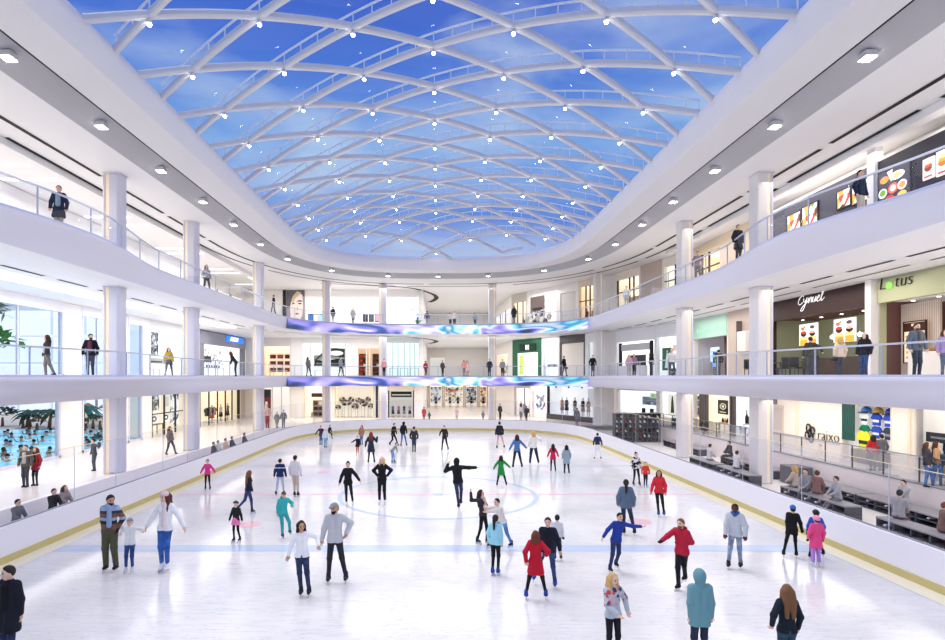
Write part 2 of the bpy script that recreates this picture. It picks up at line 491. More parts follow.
# ground floor of the mall and the sunken strip round the boards
GF = struct(empty('floor_mall'))
FLOORM = M('EFE6DC', .25, spec=.45, noise=.02, nscale=.8)
GE = plan(15.3, 46., 56.5, 3.0, Y0=-3)        # edge of the ground floor
hw = [p for p in GE if p[0] < 0 or p[1] > 52]
m = MB()
loopL = [(-22.2, -3), (-22.2, 66.5), (-2.2, 66.5), (-2.2, 92), (12, 92), (24, 66), (24, 54)] + [p for p in GE if not (p[0] > 0 and p[1] < 54)][::-1]
fill(m, [loopL], GL, FLOORM); m.build('paving', GF)
m = MB(); fill(m, [[(18.0, -3), (24, -3), (24, 54), (18.0, 54)]], GR, FLOORM); m.build('raised_walk', GF)
m = MB(); q_ = [(p[0] * 1.01, p[1] + (.1 if p[1] > 10 else 0)) for p in RINK]; ql = [p for p in q_ if p[0] < 0]; qr = [p for p in q_ if p[0] >= 0]
fill(m, [[(-18, -3), (-18, 60), (0, 60)] + ql[::-1]], SUNK, M('E4DFDA', .4)); fill(m, [[(0, 60), (20, 60), (20, -3)] + qr[::-1]], SUNR, M('E4DFDA', .4)); m.build('sunken_floor', GF)
m = MB()
ggl = [p for p in GE if not (p[0] > 0 and p[1] < 54)]
sweep(m, ggl, [(0, SUNK), (0, GL), (.02, GL + .03), (.2, GL + .03), (.2, GL)], M('F7F3F5', .4)); m.build('kerb_wall', GF)
m = MB()
m.box((17.9, -3, SUNR - .1), (18.1, 50, GR + .02), M('EDE3E1', .35, noise=.03, nscale=1.2)); m.box((17.87, -3, GR + .02), (18.13, 50, GR + .06), M('8A8D95', .4)); m.build('retaining_wall', GF)
rw = empty('glass_balustrade', (18.05, 25, GR + .062), 0, 'low glass balustrade with slim posts along the raised walk in front of the sports shop', 'railing')
m = MB(); m.quad((0, -13, 0), (0, 22, 0), (0, 22, .95), (0, -13, .95), GLASS); m.build('glass', rw)
m = MB(); m.box((-.02, -13, .95), (.02, 22, .99), STEEL); m.build('handrail', rw)
pm = MB(); pm.box((-.02, -.02, 0), (.02, .02, .95), M('55565E', .4)); me = pm.mesh('post')
for k in range(21): link_mesh('post', me, rw, (0, -12.5 + k * 1.7, 0))

# ------------------------------------------------------------------ roof ring
CR = plan(11.1, 40., 52.7, 3.0, Y0=-3)
nsC = normals(CR); KY = 1.32
root = struct(empty('ceiling_roof_ring'))
Z0 = CEIL
NS_IN = M('D8D8DC', .55)
def ringstrip(name, prof, mat, mats=None, smooth=False, rng_=None, parent=root):
    m = MB(); sweep(m, CR, prof, mat, nsC, kY=KY, mats=mats, smooth=smooth, rng_=rng_); return m.build(name, parent)
m = MB(); q3 = [(p[0] + n[0] * 3., p[1] + n[1] * 3. * (1 + (KY - 1) * max(0, n[1]))) for p, n in zip(CR, nsC)]; fill(m, [OUTER + q3[::-1]], Z0, SOFF, up=False); m.build('outer_soffit', root)
ringstrip('groove', [(3.0, Z0), (2.5, Z0 + .14), (1.86, Z0 + .36)], M('B4B3B8', .55))
ringstrip('groove_slit', [(1.86, Z0 + .36), (1.62, Z0 + .5), (1.58, Z0 + .2)], M('1C1C21', .6))
ringstrip('inner_soffit', [(1.58, Z0 + .2), (0, Z0 + .15)], M('E4E3E6', .55))
ringstrip('bullnose', [(0, Z0 + .15), (-.04, Z0 + .2), (-.12, Z0 + .45), (-.2, Z0 + .8), (-.22, Z0 + 1.1), (-.12, Z0 + 1.28), (.1, Z0 + 1.4), (.6, Z0 + 1.45), (2.5, Z0 + 1.4)], M('E9E7EA', .4, spec=.35), smooth=True)
# black linear slots with gaps
def slots(d, z, wd, gap, seg, yb, ns_src=E2, nsn=None, k=1.0, xlim=None):
    nsn = nsn or normals(ns_src); m = MB(); acc = 0; run = []
    for i in range(len(ns_src)):
        p, n = ns_src[i], nsn[i]
        if i: acc += math.dist(ns_src[i], ns_src[i - 1])
        ph = acc % (seg + gap)
        on = ph < seg
        if on: run.append(i)
        if (not on or i == len(ns_src) - 1) and len(run) > 1:
            q = [(ns_src[j][0] + nsn[j][0] * (d + s_), ns_src[j][1] + nsn[j][1] * (d + s_) * (1 + (k - 1) * max(0, nsn[j][1]))) for j in run for s_ in (0, wd)]
            vs = [(x, y, z) for x, y in q]; nn = len(run)
            m.add(vs, [(2 * a, 2 * a + 1, 2 * a + 3, 2 * a + 2) for a in range(nn - 1)], DARK)
        if not on: run = []
    return m
CRF = plan(11.1, 40., 52.7, 3.0, Y0=-3, step=.3, res=.3); nsF = normals(CRF); E2F = plan(14.0, 46., 57.6, 3.0, Y0=-3, step=.3, res=.3); nsE = normals(E2F)
slots(5.4, Z0 - .012, .22, .2, 6., 0, CRF, nsF, KY).build('black_slot', root)
slots(6.6, Z0 - .012, .2, .6, 8, 0, CRF, nsF, KY).build('black_slot', root)
m = MB(); P = [(-12.5, 59.3), (-7, 61), (-3.1, 62.6), (-.9, 66.5), (-.2, 70), (-.6, 73), (-1.2, 74.6)]
Q = [Vector((a, b_, 0)) for a, b_ in P]; S = []
for i in range(len(Q) - 1):
    a, b0, c_, d = Q[max(0, i - 1)], Q[i], Q[i + 1], Q[min(len(Q) - 1, i + 2)]
    for k_ in range(6): t = k_ / 6; S.append(.5 * ((2 * b0) + (c_ - a) * t + (2 * a - 5 * b0 + 4 * c_ - d) * t * t + (3 * b0 - a - 3 * c_ + d) * t ** 3))
S.append(Q[-1])
for zz, pr_ in ((Z0 - .02, root), (L2 - .97, g2)):
    m = MB()
    for i in range(len(S) - 1):
        w0 = .06 + .34 * i / len(S); d = (S[i + 1] - S[i]).normalized(); n = Vector((-d.y, d.x, 0))
        a, b0 = S[i] - n * w0, S[i] + n * w0; c_, e_ = S[i + 1] + n * (w0 + .009), S[i + 1] - n * (w0 + .009)
        m.add([(p.x, p.y, zz) for p in (a, b0, c_, e_)], [(0, 1, 2, 3)], DARK)
    m.build('black_swoosh', pr_)
slots(3.0, L2 - .962, .2, .5, 2.6, 0, E2F, nsE).build('black_slot', g2)
slots(4.4, L2 - .962, .12, .5, 6, 0, E2F, nsE).build('black_slot', g2)

# bright coves in the soffit of the upper gallery and the roof
m = MB()
m.box((-19.4, 10, L2 - .99), (-18.0, 50, L2 - .955), LIT); m.build('cove_light', g2)
m = MB()
for k in range(5):
    y0 = 18.8 + 8.5 * k
    for lo, hi in (((-21.8, y0 + .6), (-18.7, y0 + .8)), ((-18.9, y0 + .6), (-18.7, y0 + 7.4)), ((-21.8, y0 + 7.2), (-18.7, y0 + 7.4))):
        m.box((lo[0], lo[1], Z0 - .05), (hi[0], hi[1], Z0 - .01), LIT)
m.build('cove_light', root)
m = MB()
for sx in (-1, 1):
    m.box((min(sx * 17.9, sx * 18.4), 5, Z0 - .32), (max(sx * 17.9, sx * 18.4), 54 if sx < 0 else 44, Z0 - .02), SOFF)
m.build('bulkhead', root)

# square spotlights in the groove
sp = MB()
sp.box((-.19, -.19, -.05), (.19, .19, .16), M('D9D9DE', .4), .03); sp.box((-.17, -.17, -.065), (.17, .17, -.05), LAMP)
sp_me = sp.mesh('spotlight'); acc = 3.0; first = True
for i in range(1, len(CR)):
    if CR[i][0] > .3: break
    acc += math.dist(CR[i], CR[i - 1])
    if acc > 4.05:
        acc = 0
        n = nsC[i]; x = CR[i][0] + n[0] * 2.25; y = CR[i][1] + n[1] * 2.25 * (1 + (KY - 1) * max(0, n[1]))
        if y < 11: continue
        for sg_ in ((-1, 1) if abs(x) > 1 else (1,)): tag(link_mesh('spotlight', sp_me, None, (-sg_ * x, y, Z0 + .06), math.atan2(n[1], -sg_ * n[0])), 'square white spotlight recessed in the grey groove of the roof ring', 'light', 'spotlights in the roof groove')

# ------------------------------------------------------------------ dome
ZE, ZC = EYE + 11.14, EYE + 13.63
def dome_z(x, y):
    x = x + .0
    u = min(1., abs(x) / 10.9); v = max(0., (y - 44.) / 8.4)
    return ZE + (ZC - ZE) * (1 - u * u) * (1 - min(1., v) ** 3)
def inside(x, y):
    yb = 52.4
    if y <= 40: return abs(x) < 10.95
    v = (y - 40) / (yb - 40)
    return v < 1 and abs(x) < 10.95 * (1 - v ** 3) ** (1 / 3)
BEAM = M('D3D4DB', .4, spec=.35)
RAILM = M('F2F3F8', .4)
DY, DX, Y1N = 3.2, 3.05, 22.9
def beam_path(c, sgn):
    """Diagonal rib through (0, c): x = sgn * DX/ (DY/2) * (y - c)."""
    pts = []
    N = 9 * 4
    for i in range(-N, N + 1):
        x = i * DX / 4; y = c + sgn * i * DY / 8
        pts.append((x - .18, y))
    run = [p for p in pts if inside(*p)]
    if len(run) < 3: return None
    # extend to the edge by bisection
    for end in (0, -1):
        a = run[end]; k = pts.index(a) + (-1 if end == 0 else 1)
        if 0 <= k < len(pts):
            b_ = pts[k]
            for _ in range(10):
                mid = ((a[0] + b_[0]) / 2, (a[1] + b_[1]) / 2)
                if inside(*mid): a = mid
                else: b_ = mid
            run = [a] + run if end == 0 else run + [a]
    return [(x, y, dome_z(x, y)) for x, y in run if y > -2]
def ribbon(path, wd, h, dz, mat):
    """Chamfered box section following a path."""
    m = MB(); vs = []; sec = [(-.5, -.25), (-.3, -.5), (.3, -.5), (.5, -.25), (.5, .3), (.35, .5), (-.35, .5), (-.5, .3)]
    P = [Vector(p) for p in path]
    for i, p in enumerate(P):
        t = (P[min(i + 1, len(P) - 1)] - P[max(0, i - 1)]).normalized(); u = t.cross(Vector((0, 0, 1))).normalized()
        for a, c in sec: vs.append(p + u * a * wd + Vector((0, 0, c * h + dz)))
    n = len(sec); fs = [(i * n + k, i * n + (k + 1) % n, (i + 1) * n + (k + 1) % n, (i + 1) * n + k) for i in range(len(P) - 1) for k in range(n)]
    fs += [tuple(range(n))[::-1], tuple(range((len(P) - 1) * n, len(P) * n))]
    return m.add(vs, fs, mat)
domeroot = struct(empty('ceiling_glass_dome'))
for q in range(-8, 16):
    c = Y1N + q * DY
    for sgn in (1, -1):
        p = beam_path(c, sgn)
        if not p or len(p) < 4 or max(a[1] for a in p) < 8: continue
        o = struct(ribbon(p, .23, .26, -.13, BEAM).build('roof_beam'))
        if sgn == -1:
            m = MB(); off = .40
            nrm = []
            PP = [Vector(a) for a in p]
            up = [a + Vector((0, 0, off)) for a in PP]
            m.tube(up, .045, RAILM, 5)
            m.build('catwalk_rail', o)
            m = MB(); acc = 0
            for i in range(1, len(PP)):
                for f_ in (1.,):
                    a = PP[i - 1].lerp(PP[i], f_)
                    m.bar(a, a + Vector((0, 0, off)), .04, .04, RAILM)
            m.build('rail_post', o)
# dome glazing
m = MB(); xs = np.linspace(-11.2, 11.2, 29); ys = np.linspace(-2, 52.8, 48)
vs = [(x, y, dome_z(x, y) + .12) for y in ys for x in xs]
m.add(vs, [(j * 29 + i, j * 29 + i + 1, (j + 1) * 29 + i + 1, (j + 1) * 29 + i) for j in range(47) for i in range(28)], DGLASS, True); m.build('glazing', domeroot)
# node lamps
nl = MB(); nl.lathe([(.04, 0), (.08, -.04), (.09, -.12), (.07, -.15)], M('DADAE0', .4), n=8); nl.lathe([(.075, -.15), (.06, -.21), (.02, -.23)], M('FFFFFF', .5, emit=26.), n=8)
nl_me = nl.mesh('node_lamp')
for q in range(-6, 26):
    for j in range(-3, 4):
        y = Y1N + q * DY / 2; x = j * DX - .18
        if (q + j) % 2 == 0 and inside(x * 1.03, y + .4) and y > 9:
            tag(link_mesh('dome_lamp', nl_me, None, (x, y, dome_z(x, y) - .275)), 'small bright lamp hanging where two dome ribs cross', 'light', 'lamps at the dome rib crossings')

# ------------------------------------------------------------------ columns
def column(x, y, z0, z1, side, w=.78):
    """Rounded lavender column with a cream inlay on the face towards the rink front."""
    root = struct(empty('column', (x, y, z0)))
    m = MB(); h = z1 - z0
    gx0 = -w / 2 + .12 if side < 0 else w / 2 - .26
    # two rounded shafts with an inlaid strip between them
    xs = sorted([-w / 2, gx0, gx0 + .14, w / 2])
    h -= .005
    m.box((xs[0], -w / 2, 0), (xs[1], w / 2, h), M('E6E2E2', .4), .05)
    m.box((xs[2], -w / 2, 0), (xs[3], w / 2, h), M('D6D5E4', .4), .09)
    m.build('shaft', root)
    m = MB(); m.box((xs[1] - .01, -w / 2 + .07, .02), (xs[2] + .01, w / 2 - .07, h - .05), GOLD); m.build('inlay', root)
    m = MB(); m.box((-w / 2 - .015, -w / 2 - .015, h - .06), (w / 2 + .015, w / 2 + .015, h - .005), M('E3E1EE', .4), .02); m.build('cap', root)
for (x, y) in ((-15.8, 27.4), (-15.8, 35.9), (-15.6, 48.7), (-11.6, 58.3), (-5.9, 60), (5.8, 60), (15.4, 53.8), (15.8, 35.9), (15.8, 27.4)):
    s_ = -1 if x < 0 else 1
    column(x, y, GL if (x < 0 or y > 50) else SUNR, L1 - .95, s_)
    column(x, y, L1, L2 - .95, s_)
    column(x, y, L2, Z0, s_)
# ------------------------------------------------------------------ walls and shopfronts
class Face:
    def __init__(s, P, Q):
        s.P, s.Q = P, Q; dx, dy = Q[0] - P[0], Q[1] - P[1]; s.L = math.hypot(dx, dy)
        s.d = (dx / s.L, dy / s.L); s.n = (-s.d[1], s.d[0]); s.rz = math.atan2(dy, dx); s.used = {0: [], 1: [], 2: []}
    def t(s, px):
        k = (px - VX) / F; return (k * s.P[1] - s.P[0]) / (s.d[0] - k * s.d[1])
    def at(s, t, dep=0.): return (s.P[0] + s.d[0] * t + s.n[0] * dep, s.P[1] + s.d[1] * t + s.n[1] * dep)
    def z(s, t, py): return EYE + (HY - py) * s.at(t)[1] / F
LF = Face((-22, 0), (-22, 64)); BL = Face((-22, 64), (-1.7, 64)); CL = Face((-1.7, 64), (-1.7, 88)); CE = Face((-1.7, 88), (8, 88))
CRT = Face((8, 88), (9, 68)); DG = Face((9, 68), (17, 54)); SL = Face((17, 54), (19.8, 44)); RT = Face((19.8, 44), (19.8, 0))
FACES = {'left': LF, 'back': BL, 'concourse_left': CL, 'concourse_end': CE, 'concourse_right': CRT, 'back_right': DG, 'slanted': SL, 'right': RT}
TOPZ = [L1 - .97, L2 - .97, Z0 - .03]
def base(fc, lv): return [GR if fc in (RT, SL) else GL, L1, L2][lv]

def text_mesh(s, size, mat, shear=0., extrude=.02, thin=0.):
    cu = bpy.data.curves.new('lettering', 'FONT'); cu.body = s; cu.size = size; cu.shear = shear; cu.extrude = extrude; cu.offset = thin
    cu.align_x = 'CENTER'; cu.align_y = 'CENTER'; cu.resolution_u = 3
    o = bpy.data.objects.new('lettering', cu); COL.objects.link(o)
    bpy.context.view_layer.update()
    me = bpy.data.meshes.new_from_object(o.evaluated_get(bpy.context.evaluated_depsgraph_get()))
    bpy.data.objects.remove(o); bpy.data.curves.remove(cu)
    for v in me.vertices: v.co = Vector((v.co.x, -v.co.z, v.co.y))      # stands upright facing -Y
    me.materials.clear(); me.materials.append(mat); return me

class Bay:
    """One shop unit let into a face; local x runs along the wall, y into the shop, z up from its floor."""
    def __init__(s, fc, lv, x0, x1, t0=None, t1=None):
        s.fc, s.lv = fc, lv
        s.t0 = fc.t(x0) if t0 is None else t0; s.t1 = fc.t(x1) if t1 is None else t1
        s.W = s.t1 - s.t0; s.zb = base(fc, lv); s.H = TOPZ[lv] - s.zb; s.off = 0.
        fc.used[lv].append((s.t0, s.t1)); s.c = fc.at(s.t0)
    def loc(s, x, y, z): p = s.fc.at(s.t0 + x, y); return (p[0], p[1], s.zb + z + .008)
    def X(s, px): return s.fc.t(px) - s.t0
    def Z(s, px, py): return s.fc.z(s.fc.t(px), py) - s.zb

def shop(fc, lv, x0, x1, label, back='FFF3E0', em=.85, frame='F6F4F2', band=None, oh=None, depth=2.6, mull=(), mcol='2B2B30',
         pane=True, ceil='FFFFFF', fl='E9E0D6', t0=None, t1=None, cat='shopfront', jw=.18, transom=None, bandm=None):
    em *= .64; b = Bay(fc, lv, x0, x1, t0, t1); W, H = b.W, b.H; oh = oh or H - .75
    r = empty('shopfront', b.loc(0, 0, 0), fc.rz, label, cat); b.root = r; b.oh = oh; b.depth = depth
    fm = M(frame, .45)
    m = MB(); m.box((0, 0, 0), (jw, .3, oh), fm); m.box((W - jw, 0, 0), (W, .3, oh), fm); m.box((0, 0, oh), (W, .3, H), fm); m.build('surround', r)
    bm = M(back, .6, emit=em)  # walls, ceiling and floor glow by themselves in place of shop lamps
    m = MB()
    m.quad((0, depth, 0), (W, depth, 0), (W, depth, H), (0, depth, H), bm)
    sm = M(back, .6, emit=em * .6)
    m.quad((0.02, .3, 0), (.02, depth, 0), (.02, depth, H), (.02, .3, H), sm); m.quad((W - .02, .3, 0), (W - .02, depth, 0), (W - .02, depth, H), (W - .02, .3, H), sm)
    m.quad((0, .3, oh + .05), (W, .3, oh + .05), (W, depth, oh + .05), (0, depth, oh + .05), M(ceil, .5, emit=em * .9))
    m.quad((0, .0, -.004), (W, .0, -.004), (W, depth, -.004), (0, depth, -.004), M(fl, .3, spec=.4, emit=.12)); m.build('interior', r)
    if band:
        m = MB(); m.box((.02, -.08, oh - .02), (W - .02, .02, H - .12), bandm or M(band, .5)); m.build('sign_band', r)
    if pane:
        m = MB(); m.quad((jw, .12, .02), (W - jw, .12, .02), (W - jw, .12, oh), (jw, .12, oh), SGLASS); m.build('pane', r)
    if len(mull):
        for f_ in mull:
            m = MB(); m.box((W * f_ - .05, .06, 0), (W * f_ + .05, .18, oh), M(mcol, .4)); m.build('mullion', r)
    if transom:
        m = MB(); m.box((jw, .06, transom - .04), (W - jw, .18, transom + .04), M(mcol, .4)); m.build('transom', r)
    return b

def poster(b, x0, x1, z0, z1, y, mat, label, shapes=(), name='poster', cat='poster', frame=None, emit=.5):
    """A flat panel with shapes: (kind, u, v, w, h, colour) in 0..1 of the panel."""
    w_, h_ = x1 - x0, z1 - z0
    o = empty(name, b.loc((x0 + x1) / 2, y, z0), b.fc.rz, label, cat)
    m = MB(); m.box((-w_ / 2, -.03, 0), (w_ / 2, .02, h_), mat if not isinstance(mat, str) else M(mat, .4, emit=emit))
    for i, sh in enumerate(shapes):
        k, u, v, sw, shh, c = sh; yy = -.034 - .0025 * i; cx, cz = (0, 0) if k == 'p' else ((u - .5) * w_, v * h_)
        mm = M(c, .4, emit=emit * .8)
        if k == 'o': m.disc((cx, cz), sw * w_ / 2, shh * h_ / 2, mm, 18, yy)
        elif k == 'h':      # half bowl
            m.add([(cx + sw * w_ / 2 * math.cos(a), yy, cz + shh * h_ * math.sin(a)) for a in np.linspace(PI, 2 * PI, 12)], [tuple(range(12))], mm)
        elif k == 'p':      # free polygon, u = list of points
            m.add([((a - .5) * w_, yy, c_ * h_) for a, c_ in u], [tuple(range(len(u)))], mm)
        else: m.quad((cx - sw * w_ / 2, yy, cz - shh * h_ / 2), (cx + sw * w_ / 2, yy, cz - shh * h_ / 2), (cx + sw * w_ / 2, yy, cz + shh * h_ / 2), (cx - sw * w_ / 2, yy, cz + shh * h_ / 2), mm)
    m.build('print', o)
    if frame:
        m = MB(); f_ = .05
        for lo, hi in (((-w_ / 2 - f_, -.05, -f_), (-w_ / 2, .02, h_ + f_)), ((w_ / 2, -.05, -f_), (w_ / 2 + f_, .02, h_ + f_)), ((-w_ / 2, -.05, -f_), (w_ / 2, .02, 0)), ((-w_ / 2, -.05, h_), (w_ / 2, .02, h_ + f_))):
            m.box(lo, hi, M(frame, .4))
        m.build('frame', o)
    return o

def mannequin(b, x, y, z, h, top, low, label, skin='EDE6DF', group=None):
    k = h / 1.75; o = empty('mannequin', b.loc(x, y, z), b.fc.rz, label, 'mannequin', group)
    m = MB(); sk = M(skin, .5)
    m.ellip((0, 0, 1.63 * k), (.085 * k, .1 * k, .12 * k), sk, 8, 6); m.tube([(0, 0, 1.42 * k), (0, 0, 1.56 * k)], .05 * k, sk, 6)
    for s_ in (-1, 1):
        m.tube([(s_ * .1 * k, 0, .8 * k), (s_ * .11 * k, 0, .45 * k), (s_ * .12 * k, .02 * k, .03)], [.08 * k, .06 * k, .04 * k], sk, 6)
        m.tube([(s_ * .2 * k, 0, 1.38 * k), (s_ * .27 * k, .03, 1.1 * k), (s_ * .25 * k, -.07, .85 * k)], [.05 * k, .04 * k, .03 * k], sk, 6)
    m.build('figure', o)
    m = MB(); m.lathe([(.1 * k, .85 * k), (.17 * k, .9 * k), (.14 * k, 1.1 * k), (.2 * k, 1.36 * k), (.08 * k, 1.46 * k)], M(top, .7), n=9); m.build('top', o)
    m = MB(); m.lathe([(.22 * k, .42 * k), (.19 * k, .65 * k), (.16 * k, .92 * k), (.1 * k, .94 * k)], M(low, .7), n=9); m.build('skirt', o)
    m = MB(); m.lathe([(.22 * k, 0), (.22 * k, .02), (.03, .03)], STEEL, n=10); m.build('base', o)
    return o

def shelves(b, x, y, z, w_, h_, rows, col, label, prod=(), plabel=None, d=.35, n=5, pname='box', pcat='product', emit=.0, zs=None):
    o = empty('shelf_unit', b.loc(x, y, z), b.fc.rz, label, 'shelf'); mt = M(col, .5, emit=emit)
    m = MB()
    m.box((-w_ / 2, 0, 0), (-w_ / 2 + .04, d, h_), mt); m.box((w_ / 2 - .04, 0, 0), (w_ / 2, d, h_), mt); m.box((-w_ / 2, d - .02, 0), (w_ / 2, d, h_), mt); m.build('carcass', o)
    sm = MB(); sm.box((-w_ / 2 + .04, 0, -.03), (w_ / 2 - .04, d - .02, 0), mt); me = sm.mesh('shelf')
    levels = [h_ * (i + .15) / rows for i in range(rows)] + [h_]
    for zz in levels: link_mesh('shelf', me, o, (0, 0, zz))
    if prod:
        prot = {}
        for i, zz in enumerate(levels[:-1]):
            for j in range(n):
                c = prod[(i * 3 + j * 2 + (i * j) % 3) % len(prod)]
                if c not in prot:
                    pm = MB(); bw = (w_ - .1) / n * .72; bh = h_ / rows * .6
                    pm.box((-bw / 2, -d * .35, 0), (bw / 2, d * .35, bh * .78), M(c, .5, emit=.15), .02); pm.box((-bw * .52, -d * .37, bh * .78), (bw * .52, d * .37, bh), M(c, .4, emit=.25), .01)
                    prot[c] = pm.mesh(pname)
                px = -w_ / 2 + .05 + (w_ - .1) * (j + .5) / n
                a = b.fc.rz; lx = px * math.cos(a) - (d * .42) * math.sin(a); ly = px * math.sin(a) + (d * .42) * math.cos(a)
                q = link_mesh(pname, prot[c], None, (o.location.x + lx, o.location.y + ly, o.location.z + zz + .001), a)
                tag(q, plabel, pcat, plabel + 's')
    return o

def table(b, x, y, z, w_, d, h, col, label, name='display_table', cat='table'):
    o = empty(name, b.loc(x, y, z), b.fc.rz, label, cat)
    m = MB(); m.box((-w_ / 2, -d / 2, h - .06), (w_ / 2, d / 2, h), M(col, .4), .015); m.build('table_top', o)
    lm = MB(); lm.box((-.03, -.03, 0), (.03, .03, h - .06), M(col, .5)); me = lm.mesh('leg')
    for sx in (-1, 1):
        for sy in (-1, 1): link_mesh('leg', me, o, (sx * (w_ / 2 - .06), sy * (d / 2 - .06), 0))
    return o

def rack(b, x, y, z, w_, cols, label, glabel, h=1.5, n=6):
    o = empty('clothes_rail', b.loc(x, y, z), b.fc.rz, label, 'clothes rail')
    m = MB(); m.tube([(-w_ / 2, 0, 0), (-w_ / 2, 0, h), (w_ / 2, 0, h), (w_ / 2, 0, 0)], .02, STEEL, 6); m.build('rail', o)
    m = MB(); m.box((-w_ / 2 - .02, -.25, 0), (-w_ / 2 + .02, .25, .03), STEEL); m.box((w_ / 2 - .02, -.25, 0), (w_ / 2 + .02, .25, .03), STEEL); m.build('foot', o)
    pr = {}
    for i in range(n):
        c = cols[i % len(cols)]
        if c not in pr:
            g = MB(); vs = []; P = [(-.06, 0), (-.24, -.1), (-.3, -.42), (-.2, -.44), (-.2, -.85), (.2, -.85), (.2, -.44), (.3, -.42), (.24, -.1), (.06, 0)]
            for s_ in (-.035, .035): vs += [(s_, p[0], p[1]) for p in P]
            k = len(P); g.add(vs, [tuple(range(k)), tuple(range(k, 2 * k))[::-1]] + [(a, (a + 1) % k, k + (a + 1) % k, k + a) for a in range(k)], M(c, .8))
            pr[c] = g.mesh('hanging_jacket')
        px = -w_ / 2 + w_ * (i + .5) / n; a = b.fc.rz
        tag(link_mesh('hanging_jacket', pr[c], None, (o.location.x + px * math.cos(a), o.location.y + px * math.sin(a), o.location.z + h - .03), a + .5), glabel, 'clothing', glabel + ' group')
    return o

def downlights(b, n, y=.9, em=20., lab=None, z=None):
    me = getattr(downlights, 'me', None)
    if me is None:
        m = MB(); m.lathe([(.11, .02), (.11, 0), (.085, -.01)], M('E8E8EA', .4), n=10); m.lathe([(.08, -.012), (.01, -.016)], LAMP, n=10); me = downlights.me = m.mesh('downlight')
    for i in range(n):
        p = b.loc(b.W * (i + .5) / n, y, b.oh + .03 if z is None else z)
        tag(link_mesh('downlight', me, None, p, 0), lab, 'light', lab + ' group')

# --- pictures (procedural)
P_BW = ramp_mat('print_black_white', [(.3, '0C0C10'), (.45, '3A3A40'), (.55, 'C9C9CF'), (.7, 'FAFAFA')], scale=2.6, emit=.35, distort=1.2)
P_WARM = ramp_mat('print_warm', [(.3, '4A2418'), (.45, 'C98A5A'), (.58, 'F5E3CC'), (.72, 'FFF9F0')], scale=2.2, emit=.4, distort=.8)
P_FOOD = ramp_mat('print_food', [(0, 'FFF6EA'), (.35, 'F0B24A'), (.55, 'D8402C'), (.72, '6B2A18'), (.86, '7FA84A')], tex='VORONOI', scale=3.2, emit=.55)
P_GREEN = ramp_mat('print_green', [(.3, '04231F'), (.5, '0B5A4E'), (.6, '14917C'), (.75, '063A33')], tex='WAVE', scale=2.2, emit=.3, distort=9)
P_GOODS = ramp_mat('print_goods', [(0, 'FFFDF8'), (.3, 'E8D9C8'), (.5, 'B9A894'), (.68, '5A4A44'), (.85, 'C94B3A')], tex='VORONOI', scale=3.4, emit=.45)
P_GREYS = ramp_mat('print_greys', [(.0, 'F5F5F7'), (.4, 'B9B9C2'), (.62, '55555E'), (.82, 'E4E4EA')], tex='VORONOI', scale=3, emit=.4)
P_PURP = ramp_mat('print_purple', [(0, 'F3EDF2'), (.4, '8AA6AA'), (.6, '5A4A66'), (.8, 'B070B8')], tex='VORONOI', scale=3, emit=.4)
P_WOOD = ramp_mat('panel_wood_grain', [(.3, 'B9A698'), (.5, 'CDBBAD'), (.7, 'D9CABD')], tex='WAVE', scale=3, distort=.3, stretch=(1, 1, .02))
P_HEX = ramp_mat('print_cells', [(0, 'FFFFFF'), (.45, 'F0E6E4'), (.6, '9A938F'), (.8, 'FBF8F6')], tex='VORONOI', scale=5, emit=.6)
P_CURT = ramp_mat('sheer_curtain', [(.2, 'D8C7AE'), (.5, 'F1E6D4'), (.8, 'FFF8EC')], tex='WAVE', scale=2.4, emit=.45, distort=.2, stretch=(1, 1, .01))

# =================================================== GROUND LEVEL, left side
def big_window(n, lv, x0, x1, mull, h=None, t0=None, t1=None):
    b = Bay(LF, lv, x0, x1, t0, t1); r = struct(empty('window_%d' % n, b.loc(0, 0, 0), LF.rz)); h = h or b.H - .3
    fm = M('DADAE4', .4)
    m = MB(); m.box((0, -.05, 0), (.12, .2, h), fm); m.box((b.W - .12, -.05, 0), (b.W, .2, h), fm); m.box((0, -.05, h), (b.W, .2, b.H), M('EFEFF4', .5)); m.box((0, -.05, 0), (b.W, .2, .12), fm); m.build('window_frame', r)
    m = MB(); m.quad((.1, .08, .1), (b.W - .1, .08, .1), (b.W - .1, .08, h), (.1, .08, h), SGLASS); m.build('pane', r)
    if mull:
        m = MB()
        for k in range(1, mull):
            m.box((b.W * k / mull - .03, .02, .1), (b.W * k / mull + .03, .14, h), fm)
        m.build('mullion', r)
    return b
big_window(1, 0, 0, 60, 0, t0=12.)
big_window(2, 0, 82, 126, 0)
big_window(3, 0, 128, 142, 0)
big_window(4, 1, 0, 63, 6, t0=12., h=3.75)
big_window(5, 1, 82, 126, 3, h=3.75)
big_window(6, 1, 128, 143, 0, h=3.75)

b = shop(LF, 0, 152, 187, 'dark framed shop with black and white prints beside the pool windows', 'F3E8D8', .8, '2E2C2E', oh=3.5, mull=(.36, .68), jw=.12, transom=1.75)
poster(b, .3, b.W * .34, 2.0, 3.3, .5, P_BW, 'black print with white diagonal streaks high in the dark framed shop')
poster(b, b.W * .4, b.W * .66, 1.95, 3.3, .5, 'E7DFD2', 'cream print with a soft grey square high in the dark framed shop', [('r', .5, .5, .6, .6, 'CFC6B8')])
for i, u in enumerate((.08, .4)):
    poster(b, b.W * u, b.W * (u + .26), .95, 1.7, .5, 'F7F3EC', ['white print with black ring nearest the window in the dark framed shop', 'white print with black ring in the middle pane of the dark framed shop'][i], [('o', .5, .5, .5, .6, '2B2B2E'), ('o', .5, .5, .25, .3, 'F7F3EC')])
poster(b, b.W * .7, b.W * .94, .6, 3.3, .6, P_GREYS, 'tall grey patchwork print in the last pane of the dark framed shop')
